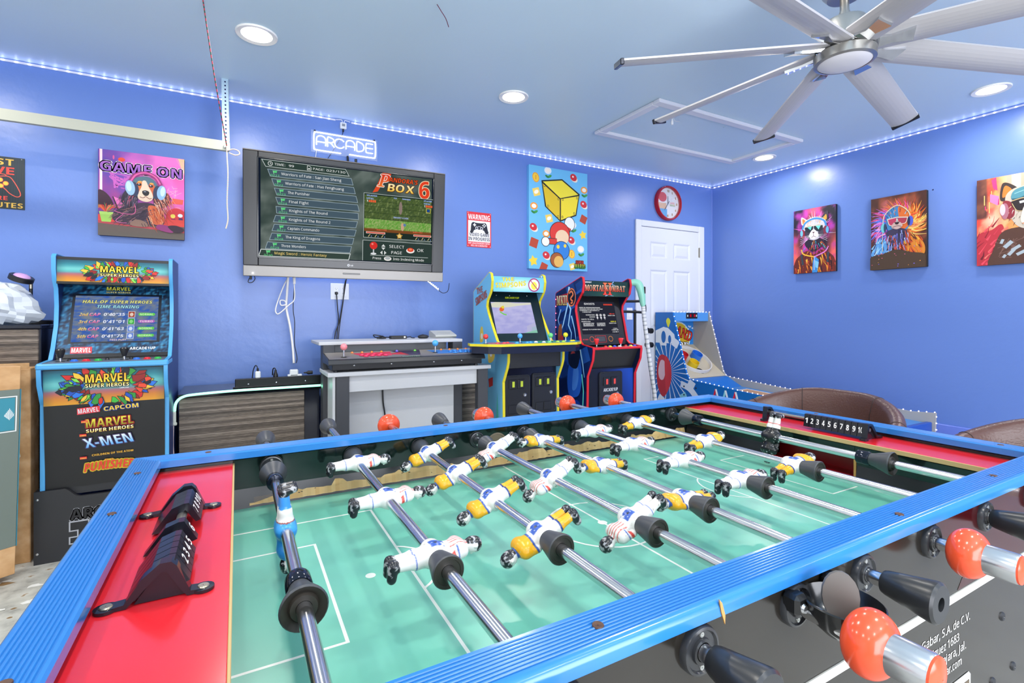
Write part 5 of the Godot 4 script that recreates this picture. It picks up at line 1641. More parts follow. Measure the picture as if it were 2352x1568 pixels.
	for b in [-0.71, -0.565, -0.47]:
		push_button(t, V(b, 0.9325, -3.14), "1c1d20", 0.009)
	# lower print
	up = V(0, 0.568, 0.04).normalized()
	p = P.new(self, frame(V(0, 0.337, -3.0845), V(1, 0, 0), up), 1.0)
	sunset(p, -0.782, 0.395, 0.459, 0.165)
	p.clip = Rect2(-0.782, 0.0, 0.459, 0.565)
	shards(p, -0.545, 0.475, 0.34, 0.165, 110)
	p.text("MARVEL", -0.63, 0.497, 0.04, h("f6d83a"), {"bold": true, "w": 0.166, "ol": h("3a1c10"), "olw": 0.0035, "col2": h("e8a82a"), "rot": 0.0})
	p.text("SUPER HEROES", -0.63, 0.473, 0.018, h("f4f0d8"), {"bold": true, "w": 0.166, "ol": h("201410"), "olw": 0.0025, "col2": h("f0d24a")})
	p.text("CAPCOM", -0.5, 0.462, 0.006, h("e8e8e8"), {"bold": true})
	p.poly([-0.662, 0.346, -0.577, 0.354, -0.577, 0.383, -0.662, 0.377], h("d83440")).text("MARVEL", -0.658, 0.351, 0.022, h("d8d8dc"), {"bold": true, "w": 0.077, "rot": 0.07})
	p.text("CAPCOM", -0.562, 0.356, 0.02, h("f0c83a"), {"bold": true, "w": 0.135, "ol": h("2a4aa0"), "olw": 0.003, "rot": 0.06})
	p.text("MARVEL", -0.63, 0.28, 0.04, h("8a7a1c"), {"bold": true, "w": 0.182, "ol": h("a8202a"), "olw": 0.004, "col2": h("f4e84a"), "rot": 0.03})
	p.text("SUPER HEROES", -0.63, 0.256, 0.016, h("f0e060"), {"bold": true, "w": 0.182, "ol": h("6a1a1a"), "olw": 0.002, "col2": h("f8f8e0"), "rot": 0.03})
	for q in [[-0.648, 0.305], [-0.655, 0.24], [-0.655, 0.13]]:
		p.rect(q[0], q[1], 0.026, 0.012, h("d82a34")).text("COMICS", q[0] + 0.001, q[1] + 0.002, 0.005, h("f4e04a"), {"bold": true, "w": 0.023})
	p.text("X-MEN", -0.632, 0.183, 0.045, h("5fa8e8"), {"bold": true, "w": 0.185, "slant": -0.25, "ol": h("4a3c6a"), "olw": 0.004, "col2": h("eef2fa"), "rot": 0.06})
	p.text("CHILDREN OF THE ATOM", -0.61, 0.14, 0.0095, h("f0b43a"), {"bold": true, "w": 0.16, "rot": 0.03})
	p.text("THE", -0.56, 0.107, 0.012, h("e8402e"), {"bold": true, "ol": h("f0c83a"), "olw": 0.002})
	p.text("PUNISHER", -0.64, 0.066, 0.04, h("e03a30"), {"bold": true, "w": 0.19, "slant": 0.15, "ol": h("f0c83a"), "olw": 0.005, "arch": 0.006})
	art("lower_print", p, painted("print_satin", 0.4), t, true)
	# riser
	var r := thing("cabinet_riser", "black riser lettered in grey under the light-blue edged arcade cabinet", "riser", V(-0.5525, 0, -3.3))
	var face := v2([-0.82, 0.0, -0.285, 0.0, -0.285, 0.336, -0.395, 0.336, -0.405, 0.33, -0.43, 0.3, -0.447, 0.293, -0.655, 0.293, -0.672, 0.3, -0.7, 0.33, -0.71, 0.336, -0.82, 0.336])
	put("front_board", G.new().prism(face, -3.088, -3.07, 0.3), mat("riser_black", h("26272b"), 0.38), r, true)
	put("side_board", G.new().span(V(-0.82, 0, -3.53), V(-0.803, 0.335, -3.088)).span(V(-0.302, 0, -3.53), V(-0.285, 0.335, -3.088)).span(V(-0.82, 0.3, -3.53), V(-0.285, 0.3355, -3.095)), mats.riser_black, r, true)
	for q in [[-0.807, 0.3], [-0.807, 0.05], [-0.298, 0.3], [-0.298, 0.05]]:
		put("screw", G.new().at(Transform3D(Basis(V(1, 0, 0), V(0, 0, 1), V(0, -1, 0)), V(q[0], q[1], -3.07))).lathe([Vector2(0.006, 0), Vector2(0.005, 0.003), Vector2(0.0005, 0.0035)], 12), mats.stick_steel, r, true)
	p = wall_print(-3.0697)
	p.text("ARCADE", -0.69, 0.183, 0.05, h("26272b"), {"bold": true, "w": 0.25, "ol": h("a9abb2"), "olw": 0.0055})
	p.text("ARCADE", -0.69, 0.183, 0.05, h("1e1f23"), {"bold": true, "w": 0.25})
	var one := [-0.69, 0.075, -0.69, 0.1, -0.66, 0.1, -0.66, 0.135, -0.69, 0.135, -0.69, 0.172, -0.625, 0.172, -0.625, 0.1, -0.6, 0.1, -0.6, 0.075]
	p.line(one, 0.011, h("a9abb2"), true).poly(one, h("1e1f23"))
	p.text("UP", -0.58, 0.08, 0.085, h("1e1f23"), {"bold": true, "w": 0.14, "ol": h("a9abb2"), "olw": 0.0055})
	art("riser_lettering", p, mats.print_satin, r, true)


func media_wall() -> void:
	var blk := mat("lacquer_black", h("1b1f2c"), 0.12)
	var glassy := mat("black_glass", h("0b0e14"), 0.08)
	# long low stand of striped wood
	var t := thing("media_stand", "long low media stand with striped grey-brown fronts and black glass top", "media stand", V(0.7, 0, -3.5))
	put("carcass", G.new().span(V(-0.283, 0.02, -3.68), V(0.452, 0.695, -3.32), 0.002).span(V(0.452, 0.02, -3.68), V(1.2, 0.2, -3.34)).span(V(1.2, 0.02, -3.68), V(1.56, 0.695, -3.32), 0.002), blk, t, true)
	put("top", G.new().span(V(-0.29, 0.695, -3.7), V(1.565, 0.713, -3.3), 0.003), glassy, t, true)
	for q in [[-0.282, 0.362], [1.2, 1.555]]:
		put("door", G.new().span(V(q[0], 0.03, -3.32), V(q[1], 0.69, -3.302), 0.002), striped_wood(), t, true)
	# light tube along its edge
	var gt := glow("green_tube", h("a8ffd8"), 1.15)
	var l := thing("light_tube", "glowing green LED tube along the front edge of the media stand", "light tube", V(0.05, 0.69, -3.29))
	put("glow_tube", G.new().tube(curve([V(-0.299, 0.63, -3.27), V(-0.292, 0.675, -3.272), V(-0.262, 0.703, -3.278), V(-0.2, 0.712, -3.285), V(0.0, 0.718, -3.29), V(0.25, 0.718, -3.29), V(0.48, 0.718, -3.29)], 8), 0.0072, 10), gt, l, true)
	var pg := mat("plug_clear", h("c9cfc4"), 0.3)
	put("connector", G.new().box(V(-0.303, 0.592, -3.27), V(0.022, 0.075, 0.016), 0.004).box(V(-0.304, 0.56, -3.27), V(0.032, 0.016, 0.018), 0.003), pg, l, true)
	put("cord", G.new().tube(curve([V(-0.304, 0.555, -3.27), V(-0.306, 0.45, -3.27), V(-0.302, 0.36, -3.268), V(-0.3, 0.2, -3.268), V(-0.3, 0.02, -3.27)], 5), 0.0035, 6), mat("clear_cord", h("d8c4c4"), 0.4), l, true)
	area_light("green_tube_light", V(0.1, 0.715, -3.27), V(0, 0.1, 1), Vector2(0.01, 0.7), h("90ffcf"), 0.03)
	# metal power strip
	var ps := thing("power_strip", "long black metal power strip standing on the media stand", "power strip", V(0.4, 0.713, -3.45))
	put("body", G.new().span(V(-0.012, 0.713, -3.49), V(0.85, 0.765, -3.445), 0.003), mat("strip_black", h("17181c"), 0.35, 0.3), ps, true)
	put("flange", G.new().span(V(-0.022, 0.713, -3.445), V(0.85, 0.72, -3.43), 0.002), mats.strip_black, ps, true)
	for x in [0.06, 0.215, 0.385]:
		put("rivet", G.new().sph(V(x, 0.732, -3.4445), V(0.006, 0.006, 0.003), 10), mats.stick_steel, ps, true)
	for d in [["white_charger", "small white cube charger plugged into the power strip, nearest the ranking cabinet", 0.112, 0.03], ["white_charger", "wide white power adapter under the braided cable on the strip", 0.318, 0.05]]:
		var c := thing(d[0], d[1], "charger", V(d[2], 0.765, -3.467))
		put("case", G.new().box(V(0, 0.021, 0), V(d[3], 0.042, 0.034), 0.005), mats.white_plastic, c)
		if d[3] > 0.04:
			put("adapter", G.new().box(V(0.005, 0.006, 0.002), V(0.085, 0.012, 0.03), 0.003), mats.white_plastic, c)
		else:
			put("cable", G.new().tube(curve([V(0, 0.04, 0), V(-0.002, 0.065, 0), V(-0.012, 0.078, 0), V(-0.024, 0.05, -0.01), V(-0.03, 0.0, -0.02)], 5), 0.003, 6).cyl(V(0, 0.04, 0), V(0, 0.06, 0), 0.006, 8), mats.black_rubber, c)
	var bp := thing("black_plug", "black plug standing in the middle of the power strip", "plug", V(0.212, 0.765, -3.467))
	put("plug_body", G.new().lathe([Vector2(0.014, 0), Vector2(0.014, 0.012), Vector2(0.008, 0.03), Vector2(0.006, 0.045), Vector2(0.0005, 0.046)], 14), mats.black_rubber, bp)
	put("cable", G.new().tube(curve([V(0, 0.04, 0), V(-0.004, 0.055, 0), V(-0.014, 0.05, -0.01), V(-0.016, 0.01, -0.03)], 5), 0.0035, 6), mats.black_rubber, bp)
	var bp2 := thing("angled_plug", "black angled plug lying on the power strip beside the desk", "plug", V(0.41, 0.772, -3.455))
	put("plug_body", G.new().at(Transform3D(Basis(V(0, 0, 1), PI / 2), V(0, 0.012, 0))).lathe([Vector2(0.0005, -0.02), Vector2(0.011, -0.018), Vector2(0.012, 0.008), Vector2(0.005, 0.02), Vector2(0.004, 0.035)], 12), mats.black_rubber, bp2)
	# grey two-tier desk
	var lam := mat("grey_laminate", h("c2c4c8"), 0.45)
	var dk := mat("charcoal", h("3a3c42"), 0.5)
	var d := thing("desk", "grey two-tier desk with charcoal legs holding the arcade controller", "desk", V(0.95, 0, -3.15))
	put("lower_top", G.new().span(V(0.452, 0.797, -3.32), V(1.492, 0.822, -2.995), 0.003), lam, d, true)
	put("upper_top", G.new().span(V(0.432, 0.97, -3.56), V(1.372, 0.99, -3.2), 0.003), lam, d, true)
	for x in [0.5, 1.402]:
		put("leg", G.new().span(V(x, 0, -3.06), V(x + 0.075, 0.797, -3.012), 0.003), dk, d, true)
	for x in [0.455, 1.3]:
		put("leg", G.new().span(V(x, 0, -3.295), V(x + 0.07, 0.97, -3.2), 0.003), dk, d, true)
	put("apron", G.new().span(V(0.575, 0.70, -3.05), V(1.402, 0.797, -3.03), 0.002), lam, d, true)
	put("side_apron", G.new().span(V(0.482, 0.0, -3.2), V(0.498, 0.797, -3.02), 0.002), lam, d, true)
	put("back_board", G.new().span(V(0.525, 0.03, -3.2), V(1.3, 0.797, -3.185), 0.002), lam, d, true)
	put("riser_board", G.new().span(V(0.525, 0.82, -3.34), V(1.3, 0.97, -3.325), 0.002), mat("riser_grey", h("85888c"), 0.5), d, true)
	put("cord", G.new().tube(curve([V(0.81, 0.7, -3.175), V(0.813, 0.6, -3.172), V(0.825, 0.5, -3.17), V(0.824, 0.3, -3.17)], 5), 0.005, 8), mats.black_rubber, d, true)
	# two-player controller box
	var s := thing("arcade_controller", "long black two-player arcade controller with pink and blue ball sticks", "controller", V(0.95, 0.822, -3.1))
	put("base", G.new().span(V(0.476, 0.834, -3.2), V(1.425, 0.868, -3.0), 0.003), mats.strip_black, s, true)
	var cs := v2([-3.215, 0.866, -2.985, 0.866, -2.982, 0.872, -2.992, 0.892, -3.0, 0.897, -3.215, 0.925])
	put("case", sheet(G.new(), cs, 0.948, 0.986), mat("case_dark", h("2d2f34"), 0.35), s, true)
	for x in [0.5, 1.39]:
		put("foot", G.new().at(Transform3D(Basis(), V(x, 0.822, -3.02))).lathe([Vector2(0.012, 0), Vector2(0.012, 0.013), Vector2(0.0005, 0.013)], 12), mats.black_rubber, s, true)
	for x in [0.6, 0.82, 1.09, 1.28]:
		put("screw", G.new().sph(V(x, 0.86, -2.9995), V(0.007, 0.005, 0.003), 10), mats.stick_steel, s, true)
	var su := V(0, 0.028, -0.215).normalized()
	var p := P.new(self, frame(V(0, 0.8975, -3.0), V(1, 0, 0), su), 1.0)
	p.field(0.462, 0.006, 0.972, 0.2, 10, 3, func(u, v): return h("6a6668").lerp(h("8f8a88"), v))
	p.poly([0.86, 0.2, 1.06, 0.2, 1.02, 0.05, 0.93, 0.05], h("3a3450")).poly([0.8, 0.1, 0.92, 0.15, 0.95, 0.06], h("b8323e")).poly([0.62, 0.16, 0.86, 0.18, 0.84, 0.06, 0.66, 0.06], h("c83a58")).poly([1.1, 0.18, 1.4, 0.17, 1.38, 0.06, 1.14, 0.06], h("3a78c8"))
	p.rect(0.886, 0.002, 0.125, 0.02, h("0f1a14")).text("Pandora's Box", 0.892, 0.006, 0.011, h("b8f0c8"), {"bold": true, "w": 0.112})
	art("deck_print", p, mats.print_satin, s, true)
	var on := func(u: float, v: float) -> Vector3: return V(u, 0.8985, -3.0) + su * v
	ball_top(s, "joystick", on.call(0.552, 0.06), "f08a94", 0.06, 0.0205)
	ball_top(s, "joystick", on.call(1.135, 0.1), "4fa8e8", 0.06, 0.0205)
	for q in [[0.66, 0.08, "e83a64"], [0.7, 0.1, "e83a64"], [0.74, 0.1, "e83a64"], [0.78, 0.1, "e83a64"], [0.68, 0.05, "e83a64"], [0.72, 0.06, "e83a64"], [0.76, 0.06, "e83a64"], [0.8, 0.06, "e83a64"], [1.24, 0.1, "3a8ae0"], [1.28, 0.12, "3a8ae0"], [1.32, 0.12, "3a8ae0"], [1.36, 0.12, "3a8ae0"], [1.26, 0.06, "3a8ae0"], [1.3, 0.07, "3a8ae0"], [1.34, 0.07, "3a8ae0"], [1.38, 0.07, "3a8ae0"]]:
		push_button(s, on.call(q[0], q[1]), q[2], 0.0145)
	for x in [0.62, 0.68, 0.74, 0.8, 1.2, 1.26, 1.32, 1.38]:
		push_button(s, on.call(x, 0.165), "f0883a", 0.0085)
	push_button(s, on.call(0.9, 0.17), "7a6af0", 0.009)
	push_button(s, on.call(1.02, 0.17), "6ad04a", 0.009)
	# things on the upper tier
	var a := thing("tangled_adapter", "small black adapter with a tangled cable on the upper desk tier", "adapter", V(0.98, 0.99, -3.42))
	put("case", G.new().box(V(0.0, 0.011, 0), V(0.115, 0.022, 0.05), 0.004), mats.black_rubber, a)
	put("led_cap", G.new().box(V(0.04, 0.012, 0.026), V(0.012, 0.012, 0.003), 0.001), mats.white_plastic, a)
	put("cable", G.new().tube(curve([V(-0.056, 0.01, 0), V(-0.09, 0.014, 0.02), V(-0.13, 0.006, 0.0), V(-0.1, 0.02, -0.02), V(-0.15, 0.012, -0.01), V(-0.17, 0.03, 0.01), V(-0.12, 0.022, 0.015), V(-0.08, 0.006, -0.02), V(-0.14, 0.005, -0.03)], 6), 0.0036, 6).tube(curve([V(0.057, 0.008, 0), V(0.085, 0.014, 0.01), V(0.1, 0.005, -0.01), V(0.12, 0.004, 0.0)], 5), 0.003, 6), mats.black_rubber, a)
	var mo := thing("black_puck", "small round black remote on the upper desk tier", "remote", V(1.155, 0.99, -3.4))
	put("shell", G.new().sph(V(0, 0.012, 0), V(0.04, 0.016, 0.03), 20), mat("soft_black", h("202125"), 0.5), mo)
	put("wheel", G.new().sph(V(0, 0.024, -0.004), V(0.014, 0.006, 0.012), 12), mats.stick_black, mo)
	var gb := thing("grey_device", "wedge-shaped light grey device at the end of the upper desk tier", "device", V(1.32, 0.99, -3.46))
	put("shell", sheet(G.new(), v2([-0.06, 0.0, 0.07, 0.0, 0.085, 0.012, 0.08, 0.022, -0.04, 0.052, -0.06, 0.045]), 0.0, 0.16), mat("device_grey", h("b4b6b2"), 0.45), gb)
	put("vent", G.new().box(V(0, 0.034, 0.02), V(0.1, 0.003, 0.03), 0.001), mats.riser_grey, gb)


func coin_door(t: Node3D, x0: float, x1: float, y0: float, y1: float, z: float, slots: String) -> void:
	# recessed double coin door: rounded frame, two slots with lit labels, lock, two return flaps
	var w := x1 - x0
	var hh := y1 - y0
	var o := PackedVector2Array()
	for c in [[x1 - 0.02, y1 - 0.02, 0.0], [x0 + 0.02, y1 - 0.02, PI / 2], [x0 + 0.02, y0 + 0.02, PI], [x1 - 0.02, y0 + 0.02, PI * 1.5]]:
		for i in 5:
			o.append(Vector2(c[0], c[1]) + Vector2(0.02, 0).rotated(c[2] + PI / 2 * i / 4.0))
	var blk := mat("door_black", h("202228"), 0.32)
	var d := put("coin_door", G.new().prism(o, z, z + 0.008, 0.5), blk, t, true)
	var ridge := G.new()
	var pts := []
	for q in Geometry2D.offset_polygon(o, -0.009)[0]:
		pts.append(V(q.x, q.y, z + 0.008))
	ridge.tube(pts, 0.003, 6, true)
	put("ridge", ridge, blk, d)
	for i in 2:
		var cx := x0 + w * (0.3 + 0.33 * i)
		var cy := y1 - hh * 0.22
		put("coin_slot", G.new().span(V(cx - 0.028, cy - 0.033, z + 0.008), V(cx + 0.028, cy + 0.033, z + 0.016), 0.005), blk, d)
		put("coin_label", G.new().span(V(cx - 0.008, cy - 0.02, z + 0.016), V(cx + 0.011, cy + 0.02, z + 0.0185), 0.002), mat("label_" + slots, h(slots), 0.4), d)
		var ry := y0 + hh * 0.17
		put("return_flap", G.new().span(V(cx - 0.03, ry - 0.03, z + 0.008), V(cx + 0.03, ry + 0.03, z + 0.014), 0.004), blk, d)
	put("lock", G.new().at(Transform3D(Basis(V(1, 0, 0), V(0, 0, 1), V(0, -1, 0)), V(x0 + w * 0.78, y0 + hh * 0.5, z + 0.008))).lathe([Vector2(0.013, 0), Vector2(0.012, 0.005), Vector2(0.004, 0.006), Vector2(0.0005, 0.004)], 16), mats.stick_steel, d)


func family_cabinet() -> void:
	var t := thing("arcade_cabinet", "light blue and yellow arcade cabinet with a wide four-stick deck", "arcade cabinet", V(1.8, 0, -3.2), 0.0, "arcade cabinets")
	var yel := mat("edge_yellow", h("e0cf2a"), 0.35)
	var sky := mat("side_sky", h("74c2ec"), 0.4)
	var pan: Material = mats.panel_black
	var o := v2([-3.46, 0.0, -2.985, 0.0, -2.98, 0.47, -2.985, 0.70, -2.93, 0.80, -2.915, 0.84, -2.91, 0.92, -3.07, 0.975, -3.12, 1.04, -3.21, 1.17, -3.235, 1.22, -3.225, 1.26, -3.18, 1.31, -3.16, 1.345, -3.15, 1.40, -3.165, 1.452, -3.19, 1.462, -3.44, 1.345, -3.46, 1.33])
	for x in [1.582, 2.023]:
		put("side_edge", sheet(G.new(), o, x, 0.018), yel, t, true)
		put("side_panel", sheet(G.new(), Geometry2D.offset_polygon(o, -0.005)[0], x, 0.0195), sky, t, true)
	var g := G.new()
	slab(g, 1.59, 2.015, Vector2(-3.0, 0.02), Vector2(-2.995, 0.79), 0.012)
	put("front_panel", g, mat("navy_gloss", h("0d1226"), 0.18), t, true)
	put("back_panel", G.new().span(V(1.59, 0.02, -3.46), V(2.015, 1.33, -3.448)), pan, t, true)
	g = G.new()
	slab(g, 1.59, 2.015, Vector2(-3.1, 0.965), Vector2(-3.262, 1.325), 0.01)
	put("screen_board", g, mat("board_teal", h("0a2026"), 0.3), t, true)
	put("under_deck", G.new().span(V(1.591, 0.795, -3.02), V(2.014, 0.9, -2.935), 0.003), mat("deck_under", h("1c1d21"), 0.45), t, true)
	put("marquee_box", G.new().span(V(1.591, 1.322, -3.3), V(2.014, 1.434, -3.163), 0.002), pan, t, true)
	put("top_panel", G.new().span(V(1.591, 1.32, -3.45), V(2.014, 1.345, -3.28)), pan, t, true)
	for x in [1.66, 1.77, 1.92]:
		put("screw", G.new().sph(V(x, 1.30, -3.249), V(0.004, 0.004, 0.003), 8), mats.stick_steel, t, true)
	var p := wall_print(-3.1625)
	p.field(1.592, 1.323, 0.421, 0.11, 16, 6, func(u, v): return h("6fbce0").lerp(h("e8f8ff"), clampf(1.1 - Vector2((u - 0.5) * 1.6, (v - 0.45) * 1.5).length() * 1.4, 0, 1)))
	p.text("THE", 1.662, 1.398, 0.026, h("f2d83a"), {"bold": true, "w": 0.1, "ol": h("7a6a1c"), "olw": 0.0014, "rot": 0.05})
	p.text("SIMPSONS", 1.612, 1.352, 0.034, h("f2d83a"), {"bold": true, "w": 0.25, "ol": h("7a6a1c"), "olw": 0.0014, "rot": 0.09, "arch": -0.006})
	p.ring(1.93, 1.378, 0.046, 0.009, h("a83a6a")).ell(1.93, 1.378, 0.04, 0.04, h("f4f4e8")).ell(1.93, 1.372, 0.026, 0.03, h("f2e04a")).line([1.9, 1.41, 1.96, 1.346], 0.007, h("a83a6a"))
	art("marquee_print", p, mats.marquee_gloss, t, true)
	var su := V(0, 0.36, -0.162).normalized()
	p = P.new(self, frame(V(0, 0.965, -3.0985), V(1, 0, 0), su), 1.0)
	p.text("ARCADE1UP", 1.728, 0.342, 0.014, h("c8d82a"), {"bold": true, "w": 0.12, "ol": h("1c2a14"), "olw": 0.0015})
	art("bezel_print", p, mats.print_gloss, t, true)
	p = P.new(self, frame(V(0, 0.965, -3.0965), V(1, 0, 0), su), 1.0)
	var nz := fbm(3.0, 17)
	p.clip = Rect2(1.602, 0.065, 0.336, 0.247)
	p.field(1.602, 0.065, 0.336, 0.247, 30, 20, func(u, v): return h("a8a8e0").lerp(h("c2c0ea"), clampf(v + nz.get_noise_2d(u, v * 2.0), 0, 1)))
	p.blob([1.6, 0.3, 1.7, 0.32, 1.8, 0.305, 1.93, 0.31, 1.94, 0.297, 1.83, 0.285, 1.72, 0.27, 1.6, 0.272], h("dcdcc8"))
	p.poly([1.85, 0.065, 1.94, 0.065, 1.94, 0.15, 1.86, 0.12], h("b8b8dc")).poly([1.88, 0.065, 1.94, 0.065, 1.94, 0.12, 1.9, 0.11], h("a8bcd0")).poly([1.82, 0.065, 1.94, 0.09, 1.94, 0.065], h("8ac8b0"))
	p.ell(1.68, 0.255, 0.022, 0.016, h("e86a3a"), 0.6).poly([1.675, 0.275, 1.7, 0.285, 1.705, 0.266, 1.69, 0.258], h("e8d84a")).line([1.66, 0.235, 1.69, 0.215, 1.71, 0.21], 0.01, h("7ad05a"))
	art("screen", p, lit_screen(), t, true)
	# wide deck
	var dk := PackedVector2Array([Vector2(1.325, -2.97), Vector2(1.40, -2.862), Vector2(1.47, -2.802), Vector2(2.06, -2.802), Vector2(2.14, -2.862), Vector2(2.215, -2.97), Vector2(2.19, -3.06), Vector2(2.014, -3.1), Vector2(1.591, -3.1), Vector2(1.35, -3.06)])
	var dt := Transform3D(Basis(V(1, 0, 0), V(0, 0, 1), V(0, -1, 0)), V(0, 0, 0))
	put("deck_box", G.new().at(dt).prism(Geometry2D.offset_polygon(dk, -0.012)[0], -0.955, -0.905, 0.2), mat("navy_gloss2", h("151c34"), 0.25), t, true)
	put("deck_edge", G.new().at(dt).prism(dk, -0.968, -0.952, 0.2), yel, t, true)
	p = P.new(self, frame(V(0, 0.9682, 0), V(1, 0, 0), V(0, 0, -1)), 1.0)
	var dp := []
	for q in Geometry2D.offset_polygon(dk, -0.006)[0]:
		dp.append(Vector2(q.x, -q.y))
	p.poly(dp, h("2f8ab8")).blob([1.42, 2.94, 1.5, 3.02, 1.62, 2.98, 1.6, 2.86, 1.48, 2.85], h("b83a4a")).blob([1.8, 2.95, 1.9, 3.05, 2.02, 3.0, 2.0, 2.87, 1.84, 2.86], h("3fa06a"))
	art("deck_print", p, mats.print_satin, t, true)
	for b in [[1.415, "d83a36", -2.92], [1.66, "4fa6e8", -2.9], [1.905, "6ad07a", -2.9], [2.045, "e8d82a", -2.92]]:
		ball_top(t, "joystick", V(b[0], 0.9685, b[2]), b[1], 0.046, 0.0175)
	for b in [[1.475, -2.87, "e04848"], [1.53, -2.88, "e04848"], [1.565, -2.9, "e04848"], [1.62, -2.87, "4fa6e8"], [1.70, -2.87, "4fa6e8"], [1.735, -2.89, "4fa6e8"], [1.785, -2.9, "e8e8e8"], [1.83, -2.87, "d8dce0"], [1.87, -2.86, "7ae08a"], [1.945, -2.87, "b8e04a"], [2.0, -2.88, "b8e04a"], [2.09, -2.91, "e8d82a"], [2.12, -2.93, "e8d82a"]]:
		push_button(t, V(b[0], 0.9685, b[1]), b[2], 0.0145)
	coin_door(t, 1.592, 1.79, 0.462, 0.742, -2.993, "b8c83a")
	coin_door(t, 1.806, 2.006, 0.466, 0.748, -2.993, "b8c83a")
	# side art: lettering and plain patches of colour
	p = P.new(self, Transform3D(Basis(V(0, 0, 1), V(0, 1, 0), V(-1, 0, 0)), V(1.5722, 0, 0)), 1.0)
	p.text("THE", -3.395, 1.31, 0.045, h("b8604a"), {"bold": true, "w": 0.1, "ol": h("8ad0f0"), "olw": 0.003, "rot": 0.14})
	p.text("SIMPSONS", -3.41, 1.225, 0.055, h("b8604a"), {"bold": true, "w": 0.2, "ol": h("8ad0f0"), "olw": 0.003, "rot": 0.3})
	p.blob([-3.34, 0.96, -3.3, 0.96, -3.28, 1.0, -3.3, 1.07, -3.335, 1.05], h("e8c83a")).ell(-3.31, 1.0, 0.018, 0.022, h("f0ece0"))
	p.blob([-3.2, 0.82, -3.13, 0.83, -3.1, 0.88, -3.14, 0.93, -3.2, 0.91], h("f0d04a")).ell(-3.16, 0.88, 0.018, 0.02, h("f4f4f0")).poly([-3.2, 0.7, -3.13, 0.72, -3.13, 0.66, -3.19, 0.64], h("c8302e"))
	p.poly([-3.12, 0.0, -3.06, 0.62, -3.04, 0.4, -3.0, 0.0], h("4fc0b0"))
	art("side_print", p, mats.print_gloss, t, true)
	# lit marquee edge lamp
	put("corner_lamp", G.new().sph(V(2.0, 1.44, -3.17), V(0.006, 0.006, 0.006), 8), mats.white_plastic, t, true)


func lightning(p: P, pts: Array, w: float) -> void:
	p.line(pts, w * 2.2, h("2f6ab8"), false, w * 0.6).line(pts, w * 1.2, h("7fc0e8"), false, w * 0.3).line(pts, w * 0.5, h("e8fbff"), false, w * 0.1)


